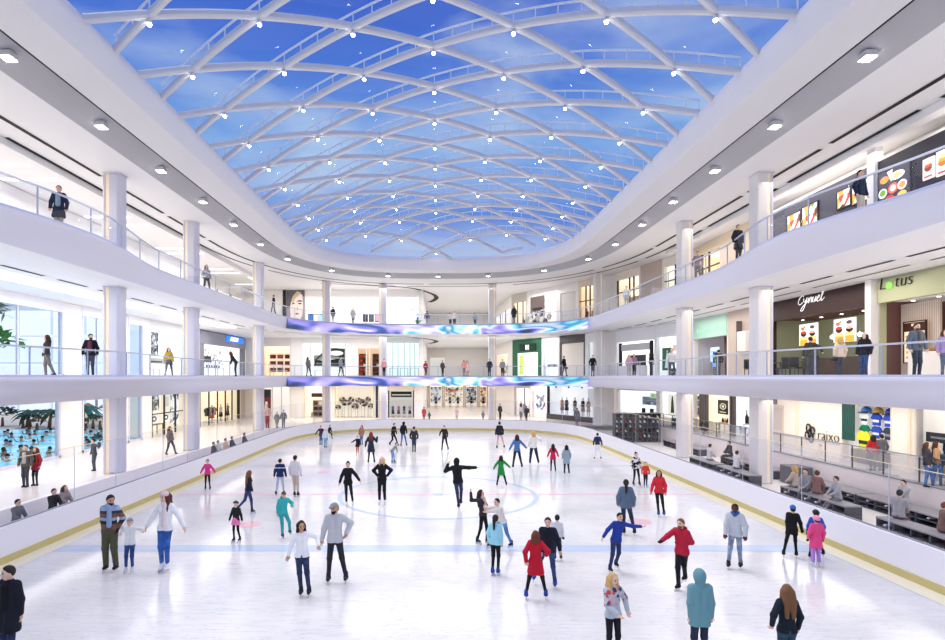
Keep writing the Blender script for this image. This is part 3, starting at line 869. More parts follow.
table(b, b.W * .3, .9, 0, 2.6, .6, .85, '3A3638', 'long dark display counter on legs in the dark framed shop')
b = shop(LF, 0, 200, 240, 'warm boutique with tall black window bars near the rink corner', 'FFF0D4', 1.0, '3A3532', oh=3.75, mull=(.22, .42, .62, .8), jw=.15)
for i, (u, t_, l_, lab) in enumerate([(.12, 'C8452F', '2A2A2E', 'mannequin in red top behind the boutique bars'), (.5, '3A3A40', 'C8452F', 'mannequin in charcoal top and red skirt behind the boutique bars'), (.72, 'F0F0F0', '2E2E34', 'mannequin in white top and black skirt behind the boutique bars'), (.9, '8A6A50', '3A3A3A', 'mannequin in brown top at the boutique edge')]):
    mannequin(b, b.W * u, 1.0, 0, 1.8, t_, l_, lab)
shelves(b, b.W * .33, 2.1, 0, 2.6, 2.4, 4, 'D9CBB6', 'cream wall shelf in the warm boutique', ('2F2F36', 'C8452F', 'F3EEE6', '7A7A80'), 'small folded garment on the warm boutique shelf', n=6)
rack(b, b.W * .6, 1.6, 0, 2.2, ('333338', 'D0D0D0', 'B5442E'), 'steel clothes rail in the warm boutique', 'jacket hanging on the warm boutique rail')
t_ = LF.t(241)
b = Bay(LF, 0, 241, 245.2)
m = MB(); m.box((0, -.04, 0), (b.W, .3, b.H), P_WOOD); struct(m.build('wall_olive_panel', None, b.loc(0, 0, 0), LF.rz))
# back left, ground
b = shop(BL, 0, 258, 291, 'narrow glass entrance with a dark red portal in the back corner', 'F2ECE6', .8, 'EDE8EA', oh=3.5, mull=(.42, .7), mcol='CFCFD6')
poster(b, .35, b.W * .36, .1, 3.2, .4, '7A2A26', 'tall dark red panel with pale figure in the back corner entrance', [('r', .5, .85, 1, .3, '2A2A2E'), ('o', .5, .5, .3, .12, 'F2E6DC'), ('r', .5, .3, .4, .3, 'E8D8D0')])
b = shop(BL, 0, 302, 333, 'cream shop showing shoes under a dark brown sign', 'FFF1DA', 1.0, 'F5EBDD', oh=3.6, jw=.25)
poster(b, .9, b.W - .5, 2.3, 2.75, .8, '4A1F1C', 'dark brown sign board hanging in the cream shoe shop')
shelves(b, b.W * .58, 1.6, 0, 2.4, 1.9, 3, 'E6D2B8', 'low cream shelf with dark shoes in the cream shop', ('3A2622', 'F0E6D8', '201A1A'), 'dark shoe box on the cream shop shelf', n=4)
table(b, b.W * .55, .9, 0, 2.2, .6, .5, '5A4034', 'low brown plinth table in the cream shoe shop')
b = shop(BL, 0, 334, 374, 'shop window with sheer cream curtains and dried flower ornaments', 'F6E9D4', .9, 'F3EADC', oh=3.9, jw=.12)
m = MB()
for k in range(40):
    x = .2 + (b.W - .4) * k / 39; m.box((x - .07, 1.2 + .05 * (k % 2), .05), (x + .07, 1.25 + .05 * (k % 2), 3.8), P_CURT)
tag(m.build('sheer_curtain', None, b.loc(0, 0, 0), BL.rz), 'long sheer cream curtain behind dried flower ornaments', 'curtain')
orn_cols = ['6A5A50', 'B9A898', 'E8DCCB', '8A7060', '4A4046']
for i in range(11):
    x = .4 + (b.W - .8) * i / 10; z = 1.15 + .9 * abs(math.sin(i * 1.9)); rr = .3 + .04 * ((i * 7) % 3)
    m = MB()
    for j in range(9):
        a = j * 2.4; m.ellip((rr * .6 * math.cos(a), rr * .3 * math.sin(a * 1.7), rr * .6 * math.sin(a)), (rr * .5, rr * .4, rr * .45), M(orn_cols[(i + j) % 5], .8), 7, 5)
    m.tube([(0, 0, -z + .02), (0, 0, 0)], .015, M('8A7A6A', .6), 5); m.lathe([(.14, -z + .005), (.12, -z + .05), (.02, -z + .08)], M('C9B8A4', .5), n=8)
    tag(m.build('dried_flower_ornament', None, b.loc(x, .42 + .5 * (i % 2), z), 0), 'round dried flower ornament on a thin stem before the sheer curtain', 'ornament', 'dried flower ornaments')
m = MB(); m.box((-.12, -.15, 0), (.12, .15, L1 - .95 - GL), M('2A2B30', .4)); tag(struct(m.build('column_dark', None, (BL.at(BL.t(377))[0], 63.9, GL), 0)))
b = shop(BL, 0, 388, 414, 'grey shop with a black beam and low white display', 'D9D2CC', .7, '2A2A2E', oh=3.1, band='EFE3CC', jw=.12)
poster(b, .3, b.W - .3, 2.3, 2.95, .5, '121214', 'black fascia board with white stripe in the grey back shop', [('r', .5, .4, .9, .15, 'E6E0D8')])
for i, c in enumerate(('6A6A74', 'B98A88', '4A4A54', 'C9C2C0')):
    mannequin(b, .5 + i * .65, .8, 0, 1.5, c, ['3A3A44', '5A5A60', 'A09A98', '2E2E34'][i], 'mannequin with %s top in the grey back shop' % ['slate', 'dusty pink', 'charcoal', 'pale grey'][i])
# concourse end, ground
for (x0, x1, pm, lab) in ((429, 443, P_GREYS, 'pale grey shop window with ghostly prints at the end of the ground concourse'), (444, 464, P_GOODS, 'wine red shop window at the end of the ground concourse'),
                          (465, 478, P_BW, 'black spotted shop window at the end of the ground concourse'), (479, 488, P_WARM, 'cream shop window at the end of the ground concourse')):
    b = shop(CE, 0, x0, x1, lab, 'F4E8D8', .8, 'E8DCCC', oh=3.3, depth=1.5)
    poster(b, .25, b.W - .25, .5, 3.0, .5, pm, lab.replace('shop window', 'print').replace('at the end of the ground concourse', 'behind glass at the far ground concourse'))
    for k in range(2 if x1 - x0 > 15 else 1): mannequin(b, b.W * ((.3 if x1 - x0 > 15 else .5) + .4 * k), .36, 0, 1.7, ['5A1F24', '3A3A40', 'F0F0F0', '2A4A8A'][(x0 + k) % 4], '2E2E34', ('first ' if k == 0 else 'second ') + 'mannequin in the ' + lab.replace('at the end of the ground concourse', '').strip())
# diagonal back right wall, ground
b = shop(DG, 0, 514, 530, 'small shop window hung with purple clothes', 'FFF6EE', .9, 'C9C2C4', oh=3.3, jw=.1, mull=(.62,), mcol='8A8890')
mannequin(b, b.W * .2, .6, 0, 1.75, '8A4A8A', '7A3A86', 'mannequin in purple dress in the narrow window'); mannequin(b, b.W * .42, .6, 0, 1.7, 'B070B0', '3A3040', 'mannequin in lilac top and dark skirt in the narrow window')
mannequin(b, b.W * .75, .6, 0, 1.75, 'F4F0F0', '2A2A30', 'mannequin in white top in the narrow window')
b = shop(DG, 0, 531, 546, 'white shop window with a teal and violet picture', 'FFF4EE', .9, 'F6F2F2', oh=3.0, jw=.15)
poster(b, .3, b.W - .2, .9, 2.6, .5, P_PURP, 'teal and violet picture over a low bench display')
b = shop(DG, 0, 547, 600, 'wide white display window in a black frame with mannequins', 'F0F0F3', .95, '1E1E22', oh=3.75, jw=.14, depth=2.2)
m = MB(); m.box((0, -.06, 0), (b.W, .1, .55), M('4A4648', .5)); m.build('plinth', b.root)
poster(b, b.W * .55, b.W * .8, 1.5, 3.4, 1.9, 'C9CAD0', 'grey square panel behind the mannequins of the black framed window')
for i, (u, c, l_, lab) in enumerate([(.2, 'C79A80', 'B98A70', 'mannequin in tan coat'), (.29, '3A3A44', '2E2E38', 'mannequin in black suit'), (.45, '5A4A4A', 'E8DCD4', 'mannequin leaning in dark top'), (.6, '4A3A3E', 'C9A090', 'mannequin in dark top and blush skirt'), (.7, 'D8B8A8', 'EBD9CF', 'mannequin in blush dress'), (.85, 'F0E6E0', 'EADFD8', 'mannequin in ivory dress')]):
    mannequin(b, b.W * u, .8, .55, 1.9, c, l_, lab + ' in the black framed window')
for i in range(4):
    m = MB(); m.lathe([(.03, .12), (.09, .1), (.11, -.12), (.08, -.16)], M('1A1A1E', .4), n=9)
    tag(m.build('track_spotlight', None, b.loc(b.W * (.12 + .25 * i), .5, 3.6), 0), 'black track spotlight at the top of the black framed window', 'light', 'track spotlights')
# slanted wall and right side, ground
b = Bay(SL, 0, 614.2, 616.5)
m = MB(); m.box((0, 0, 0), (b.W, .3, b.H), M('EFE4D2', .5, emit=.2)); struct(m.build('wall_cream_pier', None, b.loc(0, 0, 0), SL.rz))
b = shop(SL, 0, 617, 657, 'white shop with stacked goods and black chairs on display', 'FFFFFF', 1.0, 'F4F2F4', oh=2.7, depth=2.4, jw=.1)
shelves(b, b.W * .55, 1.6, 1.35, 3.2, .8, 2, 'E0E2E8', 'white wall shelf with grey boxes in the white shop', ('7A86A0', 'B9C0CE', '5A6478'), 'grey box on the white shop shelf', n=6)
def chair(b, x, y, z, col, label, group=None):
    o = empty('display_chair', b.loc(x, y, z), b.fc.rz, label, 'chair', group)
    m = MB(); m.box((-.26, -.26, .4), (.26, .26, .48), M(col, .6), .03); m.build('seat', o)
    m = MB(); m.box((-.26, .2, .48), (.26, .27, 1.0), M(col, .6), .03); m.build('backrest', o)
    lm = MB(); lm.tube([(0, 0, 0), (0, 0, .4)], .02, M(col, .4), 6); me = lm.mesh('leg')
    for sx in (-.22, .22):
        for sy in (-.2, .22): link_mesh('leg', me, o, (sx, sy, 0))
    return o
for i in range(3): chair(b, b.W * (.4 + .2 * i), 1.0, .1, '1A1A1E', 'black display chair in a row of three in the white shop', 'black display chairs')
poster(b, b.W * .78, b.W * .92, 2.1, 2.55, .3, 'BFE0A8', 'pale green leaf emblem sign at the top of the white shop', [('o', .5, .5, .5, .6, '9CCB84')])
b = shop(SL, 0, 659, 690, 'white shop with tall dark prints and a black counter', 'FFFFFF', .95, 'F0EEEE', oh=2.75, depth=1.8, jw=.1)
for i, (u, lab) in enumerate(((.18, 'tall print of a dark bottle shape nearest the white goods shop'), (.58, 'tall print of a thin dark figure and slanting line'))):
    poster(b, b.W * u, b.W * (u + .3), .8, 2.55, .4, 'F4F0E0', lab, [('p', [(.3, .1), (.7, .1), (.62, .6), (.55, .9), (.42, .9), (.36, .6)], 0, 0, 0, '35352E')] if i == 0 else [('p', [(.1, .7), (.25, .75), (.4, .3), (.95, .05), (.9, .02), (.3, .2)], 0, 0, 0, '2A2A2A'), ('r', .65, .6, .5, .04, '9A9A94')], emit=.7)
m = MB(); m.box((.1, -.5, 0), (b.W - .1, -.02, .62), M('1C1C20', .4), .02); tag(m.build('shop_counter', None, b.loc(0, 0, 0), SL.rz), 'low black counter under the tall dark prints', 'counter')
b = shop(RT, 0, 693, 729, 'cosmetics shop front with dark vertical bars and a black emblem poster', 'FFF2DC', 1.0, 'F6EEE0', oh=2.75, depth=1.6, jw=.1)
m = MB(); sw = (b.X(709) - b.X(700))
for k in range(4): m.box((b.X(700) + sw * k / 4, -.06, 0), (b.X(700) + sw * (k + .55) / 4, .06, 2.9), M('5A5152', .4))
m.build('bar_screen', b.root)
poster(b, b.X(714), b.X(724.5), 1.35, 2.35, .3, '16130F', 'black poster with pale round emblem in the cosmetics shop', [('o', .5, .55, .6, .45, 'E8DCB8'), ('o', .5, .55, .45, .33, '16130F'), ('o', .5, .55, .25, .2, 'E8DCB8'), ('r', .5, .15, .6, .06, 'E8DCB8')])
table(b, b.X(719), .6, 0, 1.7, .5, .75, 'D8BE98', 'cream console table below the black emblem poster')
for k in range(5):
    m = MB(); m.lathe([(.08, 0), (.085, .18), (.04, .24), (.04, .32)], M(['3A1A18', 'D8A860', '1E1814', 'B9483A', 'E8D4B0'][k], .3), n=8)
    tag(m.build('cosmetic_bottle', None, b.loc(b.X(719) - .65 + .32 * k, .6, .75), 0), 'small %s bottle on the cream console table' % ['dark brown', 'golden', 'black', 'red', 'beige'][k], 'bottle')
poster(b, b.X(694), b.X(698), .9, 2.5, .3, P_BW, 'narrow black and white portrait print next to the dark bars')
b = shop(RT, 0, 729.5, 753, 'bright shop front with dark bottles standing in a lit window', 'FFFFFF', 1.0, '4A4244', oh=2.75, depth=1.6, jw=.16, mull=(.08, .16), mcol='5A5152')
table(b, b.W * .65, .6, 0, b.W * .55, .6, .9, 'E4DAD0', 'pale display table in the lit bottle window')
for k in range(5):
    m = MB(); m.lathe([(.1, 0), (.11, .42), (.04, .62), (.035, .85), (.05, .9)], M(['2A2226', '54403A', '2A2226', '6A5048', '3A3034'][k], .25), n=9)
    tag(m.build('dark_bottle', None, b.loc(b.W * .65 - .8 + .4 * k, .6, .9), 0), 'tall dark bottle standing in the lit bottle window', 'bottle', 'tall dark bottles')
poster(b, b.W * .3, b.W * .95, .12, .75, .25, P_GREYS, 'low grey patterned board under the lit bottle window')
# logo wall and jersey display
b = Bay(RT, 0, 771, 841.5)
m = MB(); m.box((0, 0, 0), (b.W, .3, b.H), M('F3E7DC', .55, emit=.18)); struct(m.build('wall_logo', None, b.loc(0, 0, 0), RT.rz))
m = MB(); x0, x1 = b.X(772), b.X(784); m.box((x0, -.06, 0), (x1, 0, 2.35), M('E2D6CE', .5), .02); m.box((x0 + .1, -.08, .9), (x1 - .1, -.05, 2.2), M('CFC6C2', .3)); m.box((x0, -.1, 2.4), (x0 + .5, .0, 3.0), M('8A8380', .5))
struct(m.build('door_1', None, b.loc(0, 0, 0), RT.rz))
m = MB(); x0 = b.X(797.5); m.box((x0 - .12, -.08, 0), (x0 + .12, .02, b.H), GOLD, .02); struct(m.build('trim_1', None, b.loc(0, 0, 0), RT.rz))
sg = empty('shop_sign', b.loc(b.X(822), -.05, b.Z(822, 435)), RT.rz, 'black knot emblem and thin lettering on the cream logo wall', 'sign')
m = MB(); R = .36; bk = M('141416', .4)
cx = (b.X(811) - b.X(822))
pts = [(cx + .155 * (math.cos(t + .5) + 1.55 * math.cos(-3 * t + .5)), -.02, .2 * (math.sin(t + .5) + 1.55 * math.sin(-3 * t + .5))) for t in np.linspace(0, 2 * PI, 73)]
m.tube(pts, .042, bk, 6, cap=False)
m.build('emblem', sg)
me = text_mesh('raixo', .78, M('2A2626', .4), thin=-.02); link_mesh('lettering', me, sg, (b.X(829.5) - b.X(822), -.02, -.02))
b = shop(RT, 0, 842, 891, 'sports shop niche stacked with jerseys, shirts and helmets', 'F8F6F4', .45, 'F1E8DE', oh=2.65, depth=.55, pane=False, jw=.04)
x1 = b.X(855)
poster(b, .06, x1, .95, 2.75, -.022, P_GREEN, 'tall green video panel with swirling rings beside the jersey niche', name='video_panel', cat='screen')
m = MB(); m.box((x1 + .05, .1, 2.62), (b.W, .5, 2.72), DARK); m.build('top_rail', b.root)
for i, (c, cc) in enumerate((('3A78C8', 'light blue'), ('B9964A', 'gold'), ('1E3C9A', 'dark blue'))):
    x = x1 + (b.W - x1) * (i + .5) / 3
    m = MB(); m.lathe([(.2, 0), (.22, .1), (.17, .22), (.06, .28)], M(c, .25), (0, 0, 0), 12); m.box((-.22, -.26, -.02), (.22, -.1, .03), M('1A1A22', .4), .02)
    tag(m.build('helmet', None, b.loc(x, .28, 2.33), RT.rz), cc + ' helmet on the top shelf of the jersey niche', 'helmet')
jers = [('E9EEF0', '1A1A1E', 'white shirt with black lettering'), ('2447B8', 'F4F4F8', 'royal blue shirt with white band'), ('2C50C0', 'F0F0F8', 'blue shirt with pale print'), ('0E7A5A', '0A5A44', 'dark green shirt'), ('2A4AB0', 'E8E8F0', 'blue striped shirt'), ('303A48', '8A94A4', 'charcoal shirt with grey band')]
def garment(w_, h_, c, c2, nm):
    P = [(-.16, 1), (-.34, .9), (-.52, .58), (-.38, .5), (-.32, .62), (-.32, 0), (.32, 0), (.32, .62), (.38, .5), (.52, .58), (.34, .9), (.16, 1), (0, .93)]
    m = MB(); vs = [(p[0] * w_, s_, p[1] * h_) for s_ in (-.04, .04) for p in P]; k = len(P)
    m.add(vs, [tuple(range(k))[::-1], tuple(range(k, 2 * k))] + [(a, (a + 1) % k, k + (a + 1) % k, k + a) for a in range(k)][::1], M(c, .7, emit=.1))
    m.quad((-.3 * w_, -.045, .28 * h_), (.3 * w_, -.045, .28 * h_), (.3 * w_, -.045, .48 * h_), (-.3 * w_, -.045, .48 * h_), M(c2, .7))
    return m.mesh(nm)
for i, (c, c2, lab) in enumerate(jers):
    x = x1 + (b.W - x1) * (i % 3 + .5) / 3; z = 1.78 - .58 * (i // 3)
    tag(link_mesh('sports_shirt', garment(.62, .55, c, c2, 'sports_shirt'), None, b.loc(x, .2, z), RT.rz), lab + ' hanging in the jersey niche', 'shirt')
tag(link_mesh('sports_shirt', garment(.9, .85, 'E6E13A', '2A3A2A', 'sports_shirt'), None, b.loc(x1 + .5, .05, .63), RT.rz), 'big yellow goalie shirt low in the jersey niche', 'shirt')
m = MB(); m.box((x1 + .05, -.25, 0), (b.W - .06, .35, .62), M('4A4A50', .4, noise=.3, nscale=9), .02); tag(m.build('display_counter', None, b.loc(0, 0, 0), RT.rz), 'dark grey counter with printed front below the jersey niche', 'counter')
b = Bay(RT, 0, 891.5, 914.5)
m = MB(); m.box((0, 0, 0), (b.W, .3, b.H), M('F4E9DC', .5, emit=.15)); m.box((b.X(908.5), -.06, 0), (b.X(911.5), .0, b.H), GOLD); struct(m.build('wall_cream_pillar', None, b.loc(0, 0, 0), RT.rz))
b = shop(RT, 0, 915, 985, 'sportswear shop with hanging jackets and racks at the picture edge', 'FFF6EE', .9, 'E9E2DC', oh=2.7, depth=1.8, jw=.06)
poster(b, .15, 1.3, 1.35, 1.75, .35, '2A2A2E', 'small dark sign board in the sportswear shop', [('r', .5, .5, .6, .2, '8A8A90')])
rack(b, 1.1, 1.0, 0, 1.8, ('1E3A5A', '2A5AA8', '22262E', '2F6A50'), 'steel clothes rail with dark jackets in the sportswear shop', 'dark sports jacket hanging on the sportswear rail', h=1.45)
for i, c in enumerate(('6A7A2A', '2A6A4A', 'E878A8')):
    tag(link_mesh('sports_shirt', garment(.5, .75, c, c, 'sports_shirt'), None, b.loc(.9 + .55 * i, 1.2, 1.7), RT.rz), '%s jacket hung high in the sportswear shop' % ['olive', 'green', 'pink'][i], 'shirt')
m = MB(); m.box((.1, .2, 0), (2.6, .6, .9), M('39485A', .5), .02); tag(m.build('display_counter', None, b.loc(0, 0, 0), RT.rz), 'blue grey display counter in the sportswear shop', 'counter')

# =================================================== MIDDLE LEVEL
b = shop(LF, 1, 150, 186, 'white gallery like shop with a black print near the tall windows', 'FFFFFF', .9, 'E9E9EF', oh=3.6, depth=2.0, jw=.15)
poster(b, .25, b.W * .33, 1.6, 3.5, .4, P_BW, 'tall black and white print hung high in the white gallery shop')
poster(b, .25, b.W * .6, 1.0, 1.45, .5, 'B9B2A8', 'low grey print with dark stripe in the white gallery shop', [('r', .4, .35, .7, .3, '2A2A2A')])
table(b, b.W * .3, 1.0, 0, 2.4, .6, .6, 'D8D8DA', 'long low white table in the white gallery shop')
b = shop(LF, 1, 200, 245, 'grey framed shop with a blue glowing sign and patterned wall', 'FFFFFF', .9, '8A8A96', oh=3.1, depth=2.4, band='9A9DAE', jw=.9)
poster(b, 1.0, b.W - 1.0, 1.2, 2.9, 2.2, P_HEX, 'white wall panel with a honeycomb of grey cells in the grey framed shop', name='wall_panel', cat='panel')
m = MB(); m.box((.95, .35, 1.4), (3.4, .9, 1.95), M('5A5A64', .5), .02); tag(m.build('hanging_bulkhead', None, b.loc(0, 0, 0), LF.rz), 'dark grey block jutting from the side wall of the grey framed shop', 'panel')
sg = empty('shop_sign', b.loc(b.X(234), -.14, b.H - .45), LF.rz, 'blue glowing sign with blurred white slanted letters over the grey framed shop', 'sign')
m = MB(); m.box((-2.6, -.05, -.3), (2.6, .04, .3), M('2F7FE0', .4, emit=.9), .03); m.build('sign_panel', sg)
link_mesh('lettering', text_mesh('ASICUM', .62, M('FFFFFF', .4, emit=1.3), shear=.25), sg, (-.5, -.07, 0))
table(b, b.W * .5, 1.2, 0, 4.0, .7, .9, 'DADCE4', 'long white sales table in the grey framed shop')
for k in range(6):
    m = MB(); m.box((-.16, -.02, 0), (.16, .02, .24), M('2A5A9A' if k % 2 else '3A3A44', .3), .01); m.box((-.08, -.06, -.0), (.08, .08, .015), STEEL)
    tag(m.build('tablet', None, b.loc(b.W * .5 - 1.6 + .62 * k, 1.2, .9), LF.rz), 'small upright tablet on the white sales table', 'tablet', 'tablets on the sales table')
b = shop(BL, 1, 262, 291, 'warm lit shop with bags on bright shelves', 'FFE3C4', 1.0, 'E9E2E0', oh=3.4, depth=2.0, jw=.15, mull=(.02,), mcol='4A4A52')
shelves(b, b.W * .52, 1.2, .4, 2.7, 2.3, 3, 'FFE9CF', 'backlit cream shelf in the warm bag shop', ('6A2A1E', '8A4A30', '3A2420'), 'brown leather bag on the backlit shelf', n=3, emit=.5)
table(b, b.W * .5, .7, 0, 2.0, .5, .7, 'F3E6D6', 'cream counter table in the warm bag shop')
b = shop(BL, 1, 301, 348, 'glass fronted shop with a huge black and white car print', 'F2F4EE', .9, 'EEF0EE', oh=3.75, depth=2.2, jw=.1, mull=(.2, .94), mcol='C6CCCE')
poster(b, b.W * .22, b.W * .92, .9, 3.3, 1.2, 'E4E6DE', 'huge black and white print of a reclining shape in the glass shop',
       [('p', [(0, .3), (0, .62), (.3, .66), (.42, .78), (.55, .7), (.45, .5), (.2, .4)], 0, 0, 0, '8A8C84'), ('p', [(0, .12), (1, .06), (1, .5), (.7, .46), (.3, .38), (.05, .42)], 0, 0, 0, '1A1A15'), ('p', [(.05, .2), (.9, .2), (.95, .26), (.1, .28)], 0, 0, 0, '6E7068'), ('p', [(.02, .4), (.1, .42), (.46, .88), (.56, .86), (.62, .98), (.4, .95)], 0, 0, 0, '26261F'), ('p', [(.42, .5), (.5, .98), (.66, .99), (1, .95), (1, .5), (.8, .44)], 0, 0, 0, '2A2A22'), ('p', [(.5, .5), (.95, .45), (.98, .52), (.55, .6)], 0, 0, 0, '8E9088'), ('o', .7, .74, .44, .24, 'F7F7F2')])
table(b, b.W * .55, .8, 0, 3.2, .6, .7, 'E4E8E4', 'long white glass table in front of the huge print')
b = shop(BL, 1, 356, 383, 'shop with two warm wooden doorways', 'E9C8A4', .8, 'F5F1EC', oh=3.2, depth=1.8, jw=.25, mull=(.38, .5), mcol='F3EEE8')
shelves(b, b.W * .2, 1.2, 0, .9, 2.6, 5, '8A5A3E', 'narrow brown shelf in the first warm doorway', ('C8442E', 'E8D8C0', '3A2420'), 'small red and brown article on the first doorway shelf', n=2)
shelves(b, b.W * .76, 1.2, 0, 1.2, 2.6, 5, '8A5A3E', 'wide brown shelf in the second warm doorway', ('5A2E22', 'E8C8A0', '2E1E1C'), 'small brown article on the second doorway shelf', n=3)
b = shop(BL, 1, 386, 419.2, 'tall glass shopfront with pale green reflections at the concourse corner', 'EAF3F0', .85, 'DDE6E4', oh=3.8, depth=2.4, jw=.08, mull=(.2, .36, .55, .72, .86), mcol='B6CBC8')
for k in range(3): table(b, .8 + 1.2 * k, 1.0, 0, 1.0, .6, .95, 'BFD6D2', ['first', 'second', 'third'][k] + ' pale green glass display case in the corner glass shop')
# concourse middle level
b = shop(CE, 1, 429, 446, 'plain white shop with grey shutters at the end of the middle concourse', 'EDE8E2', .6, 'F0EAE2', oh=2.9, depth=1.)
b = shop(CRT, 1, 0, 0, 'white and orange shop along the middle concourse', 'FFEBD6', .9, 'F7F1EA', oh=3.0, depth=1.6, t0=6, t1=17)
for k in range(4): mannequin(b, 2 + 2.3 * k, .7, 0, 1.7, ['E89A6A', 'F4F0EA', 'C8785A', 'F0D0B0'][k], ['F4E6D8', '8A8A90', 'F0E8E0', '6A5A54'][k], 'mannequin in %s top along the middle concourse' % ['orange', 'white', 'rust', 'peach'][k])
b = shop(DG, 1, 512.5, 541.5, 'green fronted shop with a white cross emblem over its door', 'F6FBEA', 1.0, '2F6A4E', oh=2.75, depth=2.2, jw=.65, pane=False)
sg = empty('shop_sign', b.loc(b.W * .55, -.06, b.oh + .62), DG.rz, 'dark green sign board with white cross like emblem over the green shop', 'sign')
m = MB(); m.box((-1.5, -.04, -.42), (1.5, .06, .42), M('0E3324', .4)); m.build('sign_panel', sg)
m = MB(); wm = M('FFFFFF', .4, emit=.8)
for sx in (-1, 1):
    m.box((sx * .2 - .1, -.07, -.28), (sx * .2 + .1, -.05, .28), wm)
m.box((-.1, -.07, -.06), (.1, -.05, .06), wm); m.build('emblem', sg)
poster(b, .8, 1.5, .2, 2.5, .5, 'CBE07A', 'lime green banner inside the green shop'); poster(b, 2.1, 3.3, .3, 2.3, 1.5, 'FFFFFF', 'white glowing display board in the green shop', [('r', .5, .5, .7, .03, 'C8D8C0'), ('r', .5, .7, .7, .03, 'C8D8C0')], emit=.9)
b = shop(DG, 1, 542, 558.5, 'white window with black spotted boxes between green shop and shutter', 'FFFFFF', 1., 'F6F6F8', oh=3.3, depth=1.4)
for k in range(4):
    m = MB(); m.box((-.15, -.12, 0), (.15, .12, .28 + .1 * (k % 2)), M('1E1E20' if k % 2 == 0 else 'E8E4DE', .4), .02); m.box((-.08, -.13, .05), (.08, -.12, .2), M('9A9A9A', .4))
    tag(m.build('gift_box', None, b.loc(.6 + .45 * k, .5, 1.05), DG.rz), '%s gift box on the white window ledge, %s from the green shop' % (['black', 'cream', 'black', 'cream'][k], ['first', 'second', 'third', 'fourth'][k]), 'box')
table(b, b.W * .5, .5, 0, 2.2, .5, 1.05, 'F0F0F2', 'white ledge table holding the gift boxes')
b = shop(DG, 1, 559.5, 585, 'closed shop front with wide cream roller shutter and dark post', 'EFE6DC', .35, '5A5658', oh=3.5, depth=.5, pane=False, jw=.2)
m = MB()
for k in range(18): m.box((.25, .1, .02 + k * .19), (b.W - .25, .16 + .02 * (k % 2), .2 + k * .19), M('F1E9E0', .5))
m.build('roller_shutter', b.root)
b = shop(DG, 1, 586.5, 600, 'pale panel front with one narrow dark sign', 'F6F6F6', .6, 'F4F4F4', oh=3.4, depth=.6)
poster(b, b.W * .7, b.W * .8, 1.4, 3.1, .05, '5A5A60', 'narrow dark upright sign on the pale panel front')
b = shop(SL, 1, 616, 655, 'white shop with a black portal frame and dark screen', 'FFFFFF', 1., 'F8F8FA', oh=3.2, depth=2., jw=.1, pane=False)
m = MB(); x0, x1 = b.X(620), b.X(653)
m.box((x0, -.12, 0), (x0 + .3, .05, 3.1), DARK); m.box((x1 - .3, -.12, 0), (x1, .05, 3.1), DARK); m.box((x0 + .3, -.08, 2.35), (x1 - .3, .05, 2.95), M('C9CACC', .4)); m.build('portal', b.root)
poster(b, b.X(625), b.X(642), .5, 1.95, .4, '3A3A40', 'dark screen inside the black portal', name='screen', cat='screen', emit=.1)
poster(b, b.X(645), b.X(650), 1.0, 2.0, .4, P_BW, 'small black and white portrait next to the dark screen')
m = MB(); m.box((x0 + .35, -.8, 0), (x1 - .35, -.3, .95), M('F2F0EE', .4), .02); tag(m.build('sales_counter', None, b.loc(0, 0, 0), SL.rz), 'white sales counter inside the black portal', 'counter')
b = shop(SL, 1, 656, 690, 'white open shop with a green dress poster', 'FFFFFF', 1., 'F8F8FA', oh=3.3, depth=2., jw=.1)
poster(b, b.X(658.5), b.X(667), .5, 2.4, .4, '2F5A4A', 'dark green poster of a pale dress', [('p', [(.3, .1), (.75, .1), (.65, .5), (.7, .75), (.55, .8), (.42, .5)], 0, 0, 0, 'DDE6DC'), ('o', .6, .85, .18, .1, 'E8C8B0')])
poster(b, b.X(669), b.X(674), 2.1, 2.6, .4, 'F4C8B8', 'small pink print high on the white shop wall')
shelves(b, b.W * .35, 1.2, 0, 2.4, .7, 2, 'F4F2F0', 'low white shelf with dark shoes below the green dress poster', ('2A2A2E', 'C8A88A', 'F0EEEA'), 'dark shoe on the low white shelf', n=6)
b = shop(RT, 1, 694, 727.5, 'food court shop with mint green sign and blue lit screens', 'B9B2B4', .55, 'F3F1EE', oh=2.85, depth=3., band='BFE6D2', jw=.08, pane=False, ceil='8A8488', fl='7A6A62')
m = MB(); x_ = .7
for hh in (.4, .22, .3, .22, .36, .24, .22, .4, .24, .3): m.box((x_, -.1, b.oh + .35), (x_ + .2, -.08, b.oh + .35 + hh), M('9FDDC0', .4, emit=.3)); x_ += .42
m.build('lettering', b.root)
poster(b, .2, 1.5, 1.1, 2.2, 1.2, 'CFE4FA', 'pale blue lit menu screen in the mint sign shop', [('r', .5, .7, .8, .08, '7AA8D8'), ('r', .5, .45, .8, .05, '9ABCE0')], name='menu_screen', cat='screen', emit=.9)
poster(b, 2.8, b.W - .15, 1.3, 2.1, 2.2, 'E6F0FA', 'long white menu screen at the back of the mint sign shop', [('r', .25, .5, .3, .6, 'B8CCE4'), ('r', .7, .5, .4, .5, 'C8D8EA')], name='menu_screen', cat='screen', emit=.8)
m = MB(); m.lathe([(.35, 0), (.4, .8), (.45, 2.9)], M('8A5A50', .6), n=14); tag(m.build('clad_pillar', None, b.loc(2.4, 1.6, 0), 0), 'round brown clad pillar inside the mint sign shop', 'pillar')
o = empty('ordering_kiosk', b.loc(2.6, .4, 0), RT.rz, 'upright blue ordering kiosk inside the mint sign shop', 'kiosk')
m = MB(); m.box((-.3, -.1, 0), (.3, .1, 1.75), M('1E2A5A', .4), .03); m.build('body', o); m = MB(); m.box((-.24, -.12, .7), (.24, -.1, 1.6), M('3A8AE8', .3, emit=.9)); m.build('display', o)
